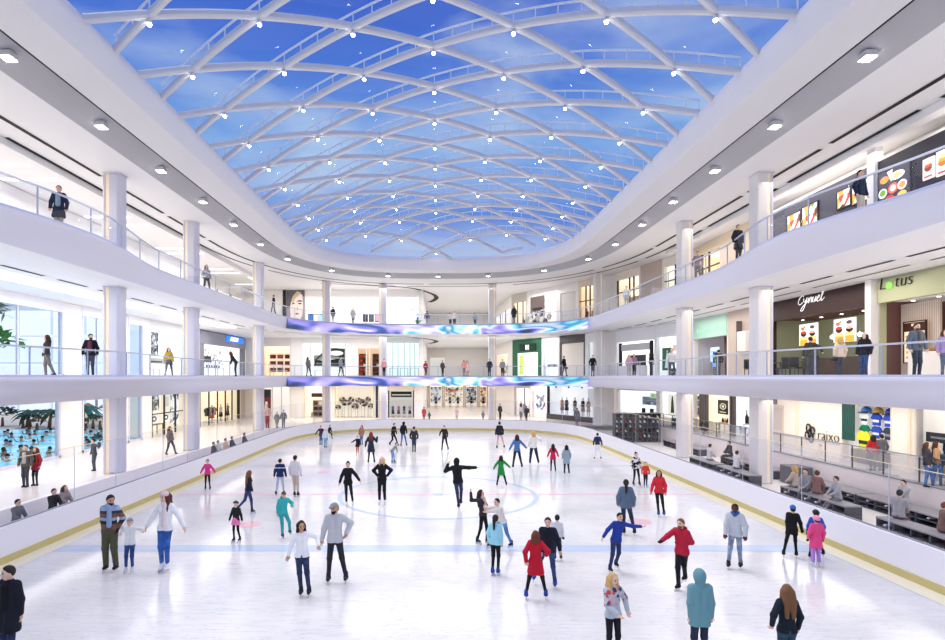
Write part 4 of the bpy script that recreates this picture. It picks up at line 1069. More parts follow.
m = MB(); m.box((2.9, 1.2, 0), (b.W - .15, 1.9, 1.0), M('B9A890', .5), .03); tag(m.build('food_counter', None, b.loc(0, 0, 0), RT.rz), 'beige food counter at the back of the mint sign shop', 'counter')
b = Bay(RT, 1, 728, 751)
m = MB(); m.box((0, 0, 0), (b.W, .3, b.H), P_WOOD); struct(m.build('wall_beige_panel', None, b.loc(0, 0, 0), RT.rz))
m = MB(); m.box((b.W * .62, -.35, 1.6), (b.W, 0, 2.9), M('E9E3DE', .5), .03); m.box((b.W * .61, -.36, 1.58), (b.W * .63, .0, 3.6), M('6A625E', .5)); tag(m.build('wall_cabinet', None, b.loc(0, 0, 0), RT.rz), 'white cabinet on the beige panel wall behind the column', 'cabinet')
b = shop(RT, 1, 771, 872, 'open cafe with a dark brown fascia and olive green back wall', '8A8B6E', .42, '3A2320', oh=3.25, depth=2.8, pane=False, jw=.06, ceil='4A2C28', band='3A2220', fl='B9A898')
sg = empty('shop_sign', b.loc(b.X(813), -.12, b.Z(813, 300)), RT.rz, 'white handwritten cafe sign on the dark brown fascia', 'sign')
# handwriting drawn as strokes: C y n u e l
sc = .46
strokes = [[(.55, .75), (.35, .9), (.08, .6), (.05, .25), (.28, .08), (.55, .25)], [(.62, .6), (.68, .3), (.85, .28), (1.0, .62), (.95, .1), (.75, -.5), (.5, -.45), (.7, -.1), (1.15, .25)],
           [(1.15, .25), (1.22, .6), (1.26, .1), (1.36, .5), (1.5, .58), (1.54, .12)], [(1.54, .12), (1.68, .6), (1.7, .18), (1.88, .16), (1.98, .6), (2.0, .14)], [(2.0, .14), (2.2, .38), (2.38, .5), (2.3, .65), (2.15, .4), (2.25, .1), (2.5, .2)], [(2.5, .2), (2.75, 1.0), (2.7, 1.25), (2.58, .7), (2.65, .1), (2.95, .35)]]
m = MB()
for st in strokes:
    P = [Vector((p[0] * .62 * 1. + p[1] * .15, 0, p[1] * .5)) for p in st]; Q = []
    for i in range(len(P) - 1):
        a, b0, c, d = P[max(0, i - 1)], P[i], P[i + 1], P[min(len(P) - 1, i + 2)]
        for k in range(5):
            t = k / 5; Q.append(.5 * ((2 * b0) + (c - a) * t + (2 * a - 5 * b0 + 4 * c - d) * t * t + (3 * b0 - a - 3 * c + d) * t ** 3))
    Q.append(P[-1]); m.tube([q * 1.15 - Vector((1.1, 0, .2)) for q in Q], .02, M('FFFFFF', .4, emit=.5), 5)
m.build('lettering', sg)
def bowls(): return [('r', .26, .2, .42, .4, 'F2B23A'), ('r', .74, .2, .42, .4, 'F0A83A'), ('r', .26, .32, .42, .12, 'F8D890'), ('r', .74, .32, .42, .12, 'F8D890'), ('h', .26, .56, .34, .16, '2A1A18'), ('h', .74, .56, .34, .16, '2A1A18'), ('o', .26, .6, .3, .14, 'C8402C'), ('o', .74, .6, .28, .13, 'E0B0A0'), ('o', .22, .78, .2, .16, 'E07A5A'), ('o', .74, .82, .26, .16, '6A4A5A'), ('o', .34, .86, .12, .08, '8AA84A')]
for i, (xa, xc, ya, yb) in enumerate(((784, 801.5, 325, 345), (817, 838, 320, 342))):
    o = poster(b, b.X(xa), b.X(xc), b.Z(xa, yb + 1), b.Z(xa, ya), .9, 'FFFDF8', ['white food poster with noodle bowls hanging nearer the column', 'white food poster with noodle bowls hanging nearer the light green sign'][i], bowls(), emit=.75)
    m = MB()
    for sx in (-.4, .4): m.tube([(sx, 0, b.Z(xa, ya) - b.Z(xa, yb + 1)), (sx, 0, b.oh - b.Z(xa, yb + 1))], .01, STEEL, 5)
    m.build('hanger', o)
for i in range(4):
    o = empty('pendant_lamp', b.loc(b.W * (.2 + .25 * i), 1.2, 2.1), 0, 'white globe lamp hanging in the olive cafe, %s from the column' % ['first', 'second', 'third', 'fourth'][i], 'lamp')
    m = MB(); m.ellip((0, 0, 0), (.1, .1, .1), LAMP, 10, 7); m.build('globe', o); m = MB(); m.tube([(0, 0, .09), (0, 0, 1.15)], .008, STEEL, 5); m.build('cord', o)
downlights(b, 5, 1.4, lab='round downlight in the brown cafe ceiling')
m = MB(); m.box((.4, 1.6, 0), (b.W - .4, 2.2, 1.05), M('5A4A40', .5), .03); tag(m.build('cafe_counter', None, b.loc(0, 0, 0), RT.rz), 'long brown service counter in the olive cafe', 'counter')
def cafe_set(b, x, y, z, lab, col='2E2E30'):
    o = empty('cafe_table', b.loc(x, y, z), b.fc.rz, 'round dark table ' + lab, 'table')
    m = MB(); m.lathe([(.36, .7), (.38, .72), (.36, .74)], M(col, .4), n=16); m.build('table_top', o)
    m = MB(); m.lathe([(.2, 0), (.2, .02), (.03, .04), (.03, .7)], STEEL, n=10); m.build('pedestal', o)
for k in range(3):
    lab = 'by the railing, %s from column' % ['first', 'second', 'third', 'fourth'][k]
    cafe_set(b, 1.2 + 2.1 * k, -1.45, 0, lab)
    for s_ in (-1, 1):
        c = chair(b, 1.2 + 2.1 * k + s_ * .52, -1.6, 0, '3A3C40', 'dark cafe chair on the %s side of the table %s' % ('near' if s_ > 0 else 'far', lab)); c.rotation_euler.z += s_ * -PI / 2
b = Bay(RT, 1, 872.5, 878.5)
m = MB(); m.box((0, -.35, 0), (b.W, .3, b.H), M('F2EFEE', .5)); struct(m.build('wall_white_pillar', None, b.loc(0, 0, 0), RT.rz))
b = shop(RT, 1, 879, 990, 'restaurant with pale green fascia and wood panelled wall', '6A4A44', .35, 'BFC09C', oh=3.3, depth=2.8, pane=False, jw=.05, band='C6C8A0', ceil='F3EFEA', fl='CDBFB0')
sg = empty('shop_sign', b.loc(b.X(898), -.12, b.Z(898, 282)), RT.rz, 'thin black lettering with a light green dot on the pale green fascia', 'sign')
blk = M('2A2C22', .4); fs = .62
for ch, dx in (('L', -.72), ('tus', .42)): link_mesh('lettering', text_mesh(ch, fs * 1.25, blk, shear=.18, thin=-.018), sg, (dx, 0, 0))
m = MB(); m.lathe([(.17, -.02), (.17, .02)], M('9BE36A', .4, emit=.5), n=20)
o = m.build('dot', sg, (-.32, 0, -.1)); o.rotation_euler = (PI / 2, 0, 0)
m = MB(); xw = b.X(918); m.box((.1, .9, 0), (xw, 1.0, 3.2), P_WOOD); m.build('wood_wall', b.root)
poster(b, b.X(888), b.X(908), .62, 2.35, .75, 'E8D8B8', 'brown framed menu board full of small dishes on the wood wall', [('r', .5, .88, 1, .22, '3A1A16'), ('r', .5, .93, .3, .06, 'E8D0B0')] + [('o', .17 + .22 * (k % 4), .12 + .13 * (k // 4), .14, .07, ['B98A6A', 'D8A860', 'C87A5A', '8A9A5A'][(k * 3 + k // 4) % 4]) for k in range(20)], frame='3A1A16', name='menu_board', cat='menu board')
for i, (xa, xc) in enumerate(((922, 935), (937, 950))):
    poster(b, b.X(xa), b.X(xc), 1.55, 2.5, 1.2, P_FOOD, ['lit food screen on the dark wall nearer the wood wall', 'lit food screen on the dark wall at the picture edge'][i], name='menu_screen', cat='screen', frame='2A2020')
m = MB(); m.box((b.X(912), -.2, 0), (b.W - .2, .5, 1.0), M('EDE2D4', .4, emit=.1), .03); tag(m.build('food_counter', None, b.loc(0, 0, 0), RT.rz), 'cream service counter under the lit food screens', 'counter')
for k in range(6):
    m = MB(); m.ellip((0, 0, .09), (.14, .12, .09), M(['C89A5A', 'D8B070', 'B9803A'][k % 3], .7), 8, 5); m.lathe([(.17, 0), (.19, .02)], M('F2F0EC', .4), n=10)
    tag(m.build('bread_plate', None, b.loc(b.X(914) + .4 * k, .1, 1.), 0), 'white plate of golden bread on the cream counter', 'plate', 'bread plates on the cream counter')
downlights(b, 4, 1., lab='round downlight under the pale green fascia')

# =================================================== UPPER LEVEL
b = shop(LF, 2, 204, 246, 'cream upper shop with thin bronze window frames', 'FFF1DC', .8, 'EFE9E2', oh=3.4, depth=2., mull=(.3, .62), mcol='A89A88', transom=2.3)
for k in range(5): mannequin(b, 1.5 + 2.2 * k, .8, 0, 1.8, ['F0ECE6', '8A8078', 'D8C8B4', '5A5450', 'F6F0E8'][k], ['B9A898', '3A3836', 'F0E6D8', '8A7A6A', '6A6460'][k], 'mannequin with %s top in the cream upper shop' % ['white', 'taupe', 'sand', 'charcoal', 'ivory'][k])
b = Bay(BL, 2, 283, 286); m = MB(); m.box((0, -.1, 0), (b.W, .3, b.H), M('232227', .4)); struct(m.build('wall_dark_strip', None, b.loc(0, 0, 0), 0))
b = Bay(BL, 2, 286.3, 304.5); m = MB(); m.box((0, 0, 0), (b.W, .3, b.H), M('8A8690', .5)); struct(m.build('wall_poster_pier', None, b.loc(0, 0, 0), 0))
poster(b, .05, b.W - .05, .05, b.H - .1, -.022, '9A949C', 'tall banner with a close portrait of a woman holding long pale fingers to her chin',
       [('p', [(.0, .55), (.0, 1), (1, 1), (1, .85), (.7, .95), (.4, .8), (.25, .55)], 0, 0, 0, '5A565E'), ('p', [(.22, .25), (.2, .6), (.35, .85), (.65, .97), (.9, .9), (.95, .6), (.9, .35), (.7, .2), (.45, .16)], 0, 0, 0, 'E9D9D2'),
        ('p', [(.35, .86), (.6, .99), (.85, .95), (.5, .8), (.3, .6)], 0, 0, 0, 'C8AE92'), ('p', [(.55, .7), (.72, .76), (.9, .74), (.9, .71), (.72, .72)], 0, 0, 0, '4A3E42'), ('o', .76, .665, .22, .035, '2E2A32'), ('o', .4, .67, .14, .03, '2E2A32'), ('p', [(.62, .62), (.68, .5), (.58, .48)], 0, 0, 0, 'CDB4AE'),
        ('o', .6, .4, .2, .045, 'B85A62'), ('p', [(.1, .0), (.25, .3), (.35, .33), (.5, .0)], 0, 0, 0, 'D9C8C2'), ('p', [(.3, .05), (.42, .36), (.52, .36), (.7, .0)], 0, 0, 0, 'E6D6D0'), ('p', [(.0, .1), (.05, .22), (.25, .3), (.3, .2)], 0, 0, 0, 'B4A6A6'), ('p', [(.5, .05), (.55, .3), (.66, .3), (.9, .02)], 0, 0, 0, 'CBBAB6')], name='portrait_banner', cat='banner', emit=.25)
b = shop(BL, 2, 305, 419.2, 'bright white gallery of phones and small screens on the upper level', 'FFFFFF', 1.0, 'F4F2F0', oh=3.7, depth=3.4, jw=.1, pane=False)
for i, (px, c, lab) in enumerate(((308.5, '2A6AB8', 'blue lit phone display nearest the portrait banner'), (314, 'E8D8DA', 'pale pink phone display'), (320, '9AC8E8', 'pale blue phone display with dark edge'), (324, '5A5A60', 'slim grey phone display'), (364, '3A3A40', 'dark phone display'), (370, '55555C', 'charcoal phone display'), (376, 'C89AA8', 'rosy picture display'))):
    x = b.X(px + .5); o = empty('display_stand', b.loc(x, .8, 0), 0, lab + ' in the white upper gallery', 'display stand')
    m = MB(); m.box((-.3, -.1, 0), (.3, .1, .9), M('F4F2F0', .4), .02); m.build('pedestal', o)
    m = MB(); m.box((-.3, -.04, .95), (.3, .04, 1.9), M('1A1A20', .3), .02); m.box((-.25, -.05, 1.05), (.25, -.04, 1.8), M(c, .3, emit=.6)); m.build('screen', o)
    m = MB(); m.box((-.04, -.03, .9), (.04, .03, .96), STEEL); m.build('neck', o)
for k in range(5): table(b, 3.3 + 1.9 * k, 1.6, 0, 1.4, .7, .85, 'F2EEE8', 'white demonstration table in the upper gallery, %s from the portrait' % ['first', 'second', 'third', 'fourth', 'fifth'][k])
poster(b, b.X(407), b.X(419), .1, 3.1, .15, ramp_mat('print_marble', [(.3, 'FFFFFF'), (.5, 'EEF2F8'), (.58, '8A9AAA'), (.66, 'F4F8FF')], scale=1.6, emit=.7, distort=2.), 'glowing white panel with fine grey veins at the concourse corner', name='light_panel', cat='panel')
o = empty('potted_plant', b.loc(b.X(418), -1.2, 0), 0, 'green potted plant with a blue bloom by the glowing panel', 'plant')
m = MB(); m.lathe([(.2, 0), (.28, .45), (.24, .46)], M('D8D0C6', .6), n=12); m.build('pot', o)
m = MB(); rr_ = random.Random(3)
for k in range(16):
    a = k * 2.4; e = .5 + .35 * rr_.random(); p0 = Vector((0, 0, .4)); p1 = p0 + Vector((math.cos(a) * e * .5, math.sin(a) * e * .5, .5)); p2 = p0 + Vector((math.cos(a) * e, math.sin(a) * e, .3 + .3 * rr_.random()))
    s_ = Vector((-math.sin(a), math.cos(a), 0)) * .09; m.add([p0, p1 - s_, p2, p1 + s_], [(0, 1, 2, 3)], M('3F7A52', .6))
m.ellip((0, 0, 1.15), (.12, .12, .2), M('4A86C8', .6), 8, 6); m.build('foliage', o)
b = shop(CRT, 2, 0, 0, 'row of pale blue and orange shops along the upper concourse', 'FFF4E8', .9, 'F4F0EC', oh=3.3, depth=1.6, t0=2, t1=19, mull=(.25, .5, .75), mcol='8A8A90')
for k in range(5): mannequin(b, 2 + 3 * k, .7, 0, 1.8, ['E8A070', '6AA0C8', 'F4F4F4', '3A3A44', 'E8C8A8'][k], ['3A3A44', 'F0F0F0', '5A7A9A', 'B98A6A', '2A2A30'][k], 'mannequin in %s top along the upper concourse' % ['orange', 'sky blue', 'white', 'black', 'sand'][k])
b = shop(DG, 2, 511.5, 527, 'cream upper shop behind grey window bars on the diagonal wall', 'FFF4E2', .85, 'CFC6BC', oh=3.5, depth=1.6, mull=(.35, .7), mcol='8A8078')
mannequin(b, b.W * .5, .7, 0, 1.75, '2E2A2E', '3A363A', 'mannequin in black behind the grey window bars')
b = shop(DG, 2, 528, 557.5, 'white upper shop with dark flower picture', 'F8F4F2', .85, 'F4F1F0', oh=3.9, depth=1.6, jw=.2, pane=False)
poster(b, b.X(530), b.X(544), .2, 3.8, .1, P_BW, 'large dark picture with grey flowers on the white upper shop', [('p', [(0, .52), (1, .56), (1, 1), (0, 1)], 0, 0, 0, '6A5C5C'), ('r', .5, .6, .7, .08, '2E2626')])
for k in range(7):
    m = MB(); c_ = ['B9B2AE', 'E8E2DC', '4A4646'][k % 3]
    for j in range(7):
        a = j * PI * 2 / 6; rr = .0 if j == 6 else .2
        m.ellip((rr * math.cos(a), 0, rr * math.sin(a)), (.18, .12, .18), M(c_, .7), 7, 5)
    m.tube([(0, 0, -1.245 + .25 * (k % 3)), (0, 0, 0)], .02, M('6A6A60', .6), 5)
    tag(m.build('paper_flower', None, b.loc(b.X(530) + .62 * k, -.35, 1.25 - .25 * (k % 3)), DG.rz), 'big grey or white paper flower on a stem below the dark flower picture', 'flower', 'paper flowers')
b = shop(DG, 2, 559, 577, 'upper unit closed with a pale grey panel shutter', 'E6E2E0', .3, 'F1EEEC', oh=3.6, depth=.5, pane=False, jw=.2)
m = MB()
for k in range(9): m.box((.22, .1, .02 + k * .39), (b.W - .22, .16 + .03 * (k % 2), .4 + k * .39), M('DAD6D4', .5))
m.build('roller_shutter', b.root)
b = shop(DG, 2, 578, 599, 'upper shop with dark window bars and warm red goods', 'FFE9CC', .95, 'E9D8C4', oh=3.9, depth=1.6, mull=(.35, .55, .78), mcol='2E2A2A', transom=2.4)
for k in range(3): mannequin(b, b.W * (.2 + .3 * k), .7, 0, 1.7, ['C84A32', 'E8A878', '8A3024'][k], ['3A2A28', 'F0D8C0', 'C8704A'][k], 'mannequin with %s top behind the dark upper bars' % ['red', 'peach', 'maroon'][k])
b = shop(SL, 2, 615.5, 640, 'warm cream upper shop with black window frame and tan goods', 'FFF1D8', 1., 'F4E9DA', oh=3.8, depth=2., mull=(.06, .55, .72), mcol='1E1C1E', transom=2.6)
shelves(b, b.W * .35, 1.2, 0, 1.8, 2.2, 4, 'F0DCC0', 'tan wall shelf in the warm cream upper shop', ('C8845A', 'E0A878', 'A8623A'), 'tan leather bag on the upper shop shelf', n=4)
b = Bay(SL, 2, 640.5, 662); m = MB(); m.box((0, 0, 0), (b.W, .3, b.H), P_WOOD)
struct(m.build('wall_beige_panel', None, b.loc(0, 0, 0), SL.rz))
b = shop(SL, 2, 662.5, 690, 'pale upper shop with black framed glass beside the beige panels', 'FFF6E6', .95, 'F2EADC', oh=3.8, depth=2., mull=(.02, .45, .6), mcol='1E1C1E', transom=2.6)
mannequin(b, b.W * .3, .8, 0, 1.75, '8A7A6A', '5A5048', 'mannequin in taupe behind the black framed glass')
b = shop(RT, 2, 693, 721, 'golden lit upper shop with black bars next to the column', 'FFE7BE', 1., 'EBDCC4', oh=3.8, depth=2., mull=(.3, .55, .97), mcol='1E1C1E', transom=2.7)
shelves(b, b.W * .7, 1.2, 0, 1.6, 2.4, 4, 'F0D8B0', 'golden wall shelf in the golden lit shop', ('C8905A', 'F0DCC0', '8A5A3A'), 'golden box on the golden lit shelf', n=4)
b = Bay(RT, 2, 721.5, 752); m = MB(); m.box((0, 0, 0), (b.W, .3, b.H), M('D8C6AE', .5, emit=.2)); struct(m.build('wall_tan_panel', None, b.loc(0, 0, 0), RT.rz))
b = shop(RT, 2, 771, 868, 'open upper restaurant with dark wall and bright menu screens', '5A5660', .35, 'F0ECEA', oh=3.4, depth=2.6, pane=False, jw=.05, ceil='D9D4D2', fl='8A8486')
RT2 = Face((18.3, 44), (18.3, 0))
b2 = Bay(RT2, 2, 771, 868)
m = MB(); m.box((0, .02, 1.3), (b2.W, .12, 3.6), M('5A5862', .5)); m.box((0, .02, 3.6), (b2.W, 1.36, 3.7), M('EDEAE8', .5))
for k in range(5): m.box((b2.W * k / 4.3, .03, 0), (b2.W * k / 4.3 + .1, .11, 1.3), M('4A4852', .5))
m.build('menu_wall', b.root).matrix_parent_inverse = Matrix.Identity(4)
mw = bpy.data.objects['menu_wall']; mw.location = (b2.t0 - b.t0, -1.5, 0)
for i, (xa, xc, ya, yb, lab) in enumerate(((788, 801, 214, 231, 'first'), (803, 818, 205, 226, 'second'), (838, 851, 190, 207, 'third'), (853, 869, 182, 202, 'fourth'))):
    poster(b2, b2.X(xa), b2.X(xc), b2.Z((xa + xc) / 2, yb), b2.Z((xa + xc) / 2, ya), -.001, P_FOOD, lab + ' bright food menu screen of the upper restaurant from the column', name='menu_screen', cat='screen', frame='2A2A30', emit=.7)
m = MB(); m.box((.4, 1.5, 0), (b.W - .4, 2.1, 1.0), M('4A4650', .5), .03); tag(m.build('food_counter', None, b.loc(0, 0, 0), RT.rz), 'dark service counter in the upper restaurant', 'counter')
downlights(b, 8, -.8, lab='round downlight in the upper restaurant ceiling', z=3.585)
RT.used[2].append((RT.t(868.5), RT.t(878))); b = Bay(RT2, 2, 869.2, 877.2); m = MB(); m.box((0, -.1, 0), (b.W, .25, b.H), M('F2EFEE', .5)); struct(m.build('wall_white_pillar', None, b.loc(0, 0, 0), RT.rz))
b = shop(RT, 2, 879, 990, 'dark upper burger restaurant with large food pictures', '2E2C38', .3, 'E9E4DE', oh=3.35, depth=2.4, pane=False, jw=.05, ceil='C9C4C2', fl='5A5458', band='F2ECE4')
food = [('r', .5, .5, 1, 1, '4A4652'), ('o', .2, .75, .3, .22, 'E8A050'), ('o', .62, .75, .5, .26, 'FFF4EA'), ('o', .62, .76, .3, .16, 'F0C890'), ('o', .15, .35, .3, .3, 'F6F0EA'), ('o', .15, .36, .2, .2, '7AA83A'), ('o', .5, .4, .34, .32, 'E8705A'), ('o', .5, .4, .2, .2, 'FFE9D8'), ('o', .8, .4, .3, .3, 'FFF6EE'), ('o', .8, .4, .2, .2, 'D8A060'), ('p', [(.3, .95), (.5, .98), (.45, .6)], 0, 0, 0, 'FFF0E0'), ('o', .4, .12, .3, .2, 'D84A3A'), ('o', .8, .12, .3, .2, 'F2C86A')]
b3 = Bay(RT2, 2, 877.5, 985)
m = MB(); m.box((0, .02, .9), (b3.W, .12, 3.6), M('34323E', .5)); m.box((0, .02, 3.6), (b3.W, 1.36, 3.7), M('EDEAE8', .5))
for k in range(4): m.box((b3.W * k / 3.2, .03, 0), (b3.W * k / 3.2 + .1, .11, .9), M('2A2832', .5))
mw = m.build('menu_wall', b.root); mw.location = (b3.t0 - b.t0, -1.5, 0)
poster(b3, b3.X(879.5), b3.X(910), b3.Z(895, 201), b3.Z(895, 168), -.001, '4A4652', 'big picture crowded with plates of food on the dark restaurant', food, emit=.8)
for i, (xa, xc, ya, yb) in enumerate(((923.5, 935, 158, 179), (937, 950, 150, 175))):
    poster(b3, b3.X(xa), b3.X(xc), b3.Z((xa + xc) / 2, yb), b3.Z((xa + xc) / 2, ya), -.001, 'F6E2D8', ['pink and red burger picture nearer the big food picture', 'orange drinks picture nearer the picture edge'][i], [('o', .5, .6, .7, .25, ['D85A4A', 'F0A83A'][i]), ('h', .5, .55, .7, .2, ['8A3A2A', 'C87A2A'][i]), ('o', .5, .78, .5, .2, ['F0D0A0', 'FFE0A0'][i]), ('r', .5, .12, .7, .08, 'C84A4A')], emit=.85)
downlights(b, 5, -.8, lab='round downlight in the dark burger restaurant', z=3.585)

# ------------------------------------------------------------------ walls between the shopfronts
WM = M('F4F1EF', .55)
for nm, fc in FACES.items():
    for lv in range(3):
        us = sorted(fc.used[lv]); gaps = []; c = 0.
        for a, e in us:
            if a > c + .03: gaps.append((c, a))
            c = max(c, e)
        if c < fc.L - .03: gaps.append((c, fc.L))
        m = MB(); zb = base(fc, lv); H = TOPZ[lv] - zb
        for a, e in gaps: m.box((a + .012, 0, 0), (e - .012, .3, H - .01), WM)
        if gaps:
            struct(m.build('wall_' + nm, None, (fc.P[0], fc.P[1], zb), fc.rz))
# =================================================== wave pool seen through the left windows
og = struct(empty('ground_pool_side'))
m = MB(); m.quad((-130, -10, -.45), (-22.4, -10, -.45), (-22.4, 95, -.45), (-130, 95, -.45), M('F3E3C4', .8, noise=.06, nscale=.6)); m.build('sand', og)
WAT = bpy.data.materials.new('pool_water'); WAT.use_nodes = True
nt = WAT.node_tree; b_ = nt.nodes['Principled BSDF']
tc = nt.nodes.new('ShaderNodeTexCoord'); n_ = nt.nodes.new('ShaderNodeTexNoise'); n_.inputs['Scale'].default_value = .55; n_.inputs['Detail'].default_value = 4; n_.inputs['Distortion'].default_value = .8
nt.links.new(tc.outputs['Object'], n_.inputs['Vector'])
r_ = nt.nodes.new('ShaderNodeValToRGB'); r_.color_ramp.elements[0].position = .38; r_.color_ramp.elements[0].color = lin('35BFE0') + (1,)
r_.color_ramp.elements[1].position = .62; r_.color_ramp.elements[1].color = lin('8FEAF6') + (1,)
nt.links.new(n_.outputs['Fac'], r_.inputs[0]); nt.links.new(r_.outputs[0], b_.inputs['Base Color']); nt.links.new(r_.outputs[0], b_.inputs['Emission Color'])
b_.inputs['Emission Strength'].default_value = .35; b_.inputs['Roughness'].default_value = .2; WAT.cycles.emission_sampling = 'NONE'
m = MB(); m.quad((-80, 6, -.3), (-24.6, 6, -.3), (-24.6, 57, -.3), (-80, 57, -.3), WAT); struct(m.build('water_pool'))
m = MB(); m.box((-140, 84, -.4), (-22.6, 85, 15), M('F0F5F9', .6, emit=.75))  # wall and ribs glow by themselves, standing in for light on them
for k in range(24): m.box((-138 + 5 * k, 83.8, -.4), (-137.6 + 5 * k, 84.02, 15), M('D5E0EC', .6, emit=.6))
for k in range(3): m.box((-140, 83.8, 3 + 4 * k), (-22.6, 84.02, 3.3 + 4 * k), M('DAE5F0', .6, emit=.6))
struct(m.build('wall_pool_hall'))
rr = random.Random(11)
def blob(m, c, r, mat, seed):
    q = random.Random(seed); b0 = len(m.v); m.ellip(c, r, mat, 7, 5, False)
    for i in range(b0, len(m.v)): v = m.v[i]; m.v[i] = tuple(v[k] + q.uniform(-.18, .18) * r[k] for k in range(3))
for i in range(34):
    y = 20 + i * .78; m = MB(); s_ = rr.uniform(.27, .36)
    blob(m, (0, 0, s_ * .5), (s_ * .7, s_, s_ * .75), M(['7A746E', '5E5A58', '8E8780'][i % 3], .9), i)
    tag(m.build('boulder', None, (-23.7 - rr.uniform(0, .5), y, -.46), rr.uniform(0, 6)), 'grey boulder in the line of rocks at the pool edge under the window', 'rock', 'rocks at the pool edge')
sw = []
for i in range(3):
    m = MB(); sk = M(['D9A486', 'B9805E', 'E4B89C'][i], .6)
    m.ellip((0, 0, .32), (.13, .15, .17), sk, 8, 6); m.ellip((0, .01, .36), (.135, .155, .15), M(['2A1E1A', '4A2E1E', '1A1416'][i], .8), 8, 6); m.lathe([(.28, -.25), (.26, .02), (.12, .14), (.06, .2)], sk, n=8)
    m.tube([(.22, 0, .02), (.42, -.1, -.05), (.5, -.25, .05)], .05, sk, 5); m.tube([(-.22, 0, .02), (-.4, -.1, .1), (-.45, -.15, .3)], .05, sk, 5)
    sw.append(m.mesh('swimmer'))
sw_at = []
for i in range(90):
    Y = rr.uniform(34, 56); px = rr.uniform(2, 140); X = (px - VX) * Y / F
    if X > -26 or any(math.dist((X, Y), q) < 1.2 for q in sw_at): continue
    sw_at.append((X, Y))
    tag(link_mesh('swimmer', sw[i % 3], None, (X, Y, -.32), rr.uniform(0, 6)), 'person swimming in the turquoise wave pool beyond the window', 'person', 'swimmers in the wave pool')
LEAFG = M('3E7A44', .7, noise=.3, nscale=3); LEAFD = M('2C5A40', .7, noise=.3, nscale=3); TRUNK = M('7A5E44', .85)
def palm(x, y, z, h, label, r=2.2, seed=0, leaf=LEAFG):
    q = random.Random(seed); o = empty('palm_tree', (x, y, z), 0, label, 'palm tree', None)
    m = MB(); m.tube([(0, 0, -.05), (.1, 0, h * .5), (.3, 0, h)], [.2, .15, .12], TRUNK, 8); m.build('trunk', o)
    m = MB()
    for k in range(13):
        a = k * 2.399; up = q.uniform(-.1, .7); prev = None
        for j in range(7):
            t = j / 6; rad = r * t; zz = h + r * (up * t - .75 * t * t); p = Vector((.3 + rad * math.cos(a), rad * math.sin(a), zz)); w_ = .33 * math.sin(PI * (t * .85 + .12)); s_ = Vector((-math.sin(a), math.cos(a), 0)) * w_
            c = (p - s_ - Vector((0, 0, w_ * .5)), p, p + s_ - Vector((0, 0, w_ * .5)))
            if prev: m.add([*prev, *c], [(0, 3, 4, 1), (1, 4, 5, 2)], leaf)
            prev = c
    m.build('fronds', o)
def tree(x, y, z, h, r, label, seed, leaf=LEAFG, nm='leafy_tree'):
    q = random.Random(seed); o = empty(nm, (x, y, z), 0, label, 'tree')
    m = MB(); m.tube([(0, 0, -.05), (0, 0, h - r * .4)], [.18, .1], TRUNK, 7); m.build('trunk', o)
    m = MB()
    for k in range(90):
        a, b_ = q.uniform(0, 2 * PI), q.uniform(-.6, 1.4); d = r * q.uniform(.4, 1)
        c = Vector((d * math.cos(a) * math.cos(b_), d * math.sin(a) * math.cos(b_), h + d * .55 * math.sin(b_))); u = Vector((q.uniform(-1, 1), q.uniform(-1, 1), q.uniform(-.4, .4))).normalized() * r * .3; v = u.cross(Vector((q.uniform(-.3, .3), q.uniform(-.3, .3), 1))).normalized() * r * .13
        m.add([c - u, c + v, c + u, c - v], [(0, 1, 2, 3)], leaf)
    m.build('crown', o)
palm(-42, 60.5, -.45, 1.9, 'dark palm beside the pool, nearest the window edge of the picture', 2.0, 1, LEAFD); palm(-45.5, 62, -.45, 1.7, 'shorter dark palm at the far pool bank', 1.8, 2, LEAFD)
palm(-40, 63, -.45, 2.2, 'palm with teal green fronds behind the pool', 2.0, 3, M('3F8A72', .7)); palm(-36.5, 66, -.45, 1.6, 'small palm beside the yellow slide', 1.6, 4)
tree(-28.5, 36, -.45, 8.0, 1.6, 'bright green broad leaved tree outside the tall middle window', 5, M('4FA03C', .7, noise=.3, nscale=2))
tree(-33.2, 41, -.45, 10.4, 1.7, 'pale dry tree behind the bright green one', 6, M('A9A48A', .8, noise=.3, nscale=2))
tree(-31, 64, -.45, 1.6, 1.3, 'dark green shrub tree at the far pool bank in the second window', 8, LEAFD); tree(-49, 63, -.45, 1.6, 1.5, 'wide dark shrub at the far pool bank', 9, LEAFD)
tree(-24.2, 40, -.45, 1.2, .7, 'dark green low shrub at the pool side in the second window', 10, LEAFD, 'low_shrub'); tree(-30, 79, -.45, 2.2, 1.2, 'rusty brown shrub behind the pool in the third window', 12, M('8A5A44', .8), 'low_shrub')
rs = random.Random(5)
for i, px in enumerate([p for p in range(2, 142, 7) if not any(abs(p - q) < 6 for q in (46, 13, 68, 128, 155, 2))]):
    Y = 58.2 + rs.uniform(0, 4); c_ = ['2F4A34', '4A6A3A', '6A5A48', '3A5A4A', '8A7A5A'][i % 5]
    tree((px - VX) * Y / F, Y, -.45, .8 + rs.uniform(0, .5), .55 + rs.uniform(0, .2), 'dense dark shrub in the planting along the far pool bank', 40 + i, M(c_, .8), 'bank_shrub'); o = bpy.data.objects['bank_shrub' if i == 0 else 'bank_shrub.%03d' % i]; o['group'] = 'shrubs along the far pool bank'
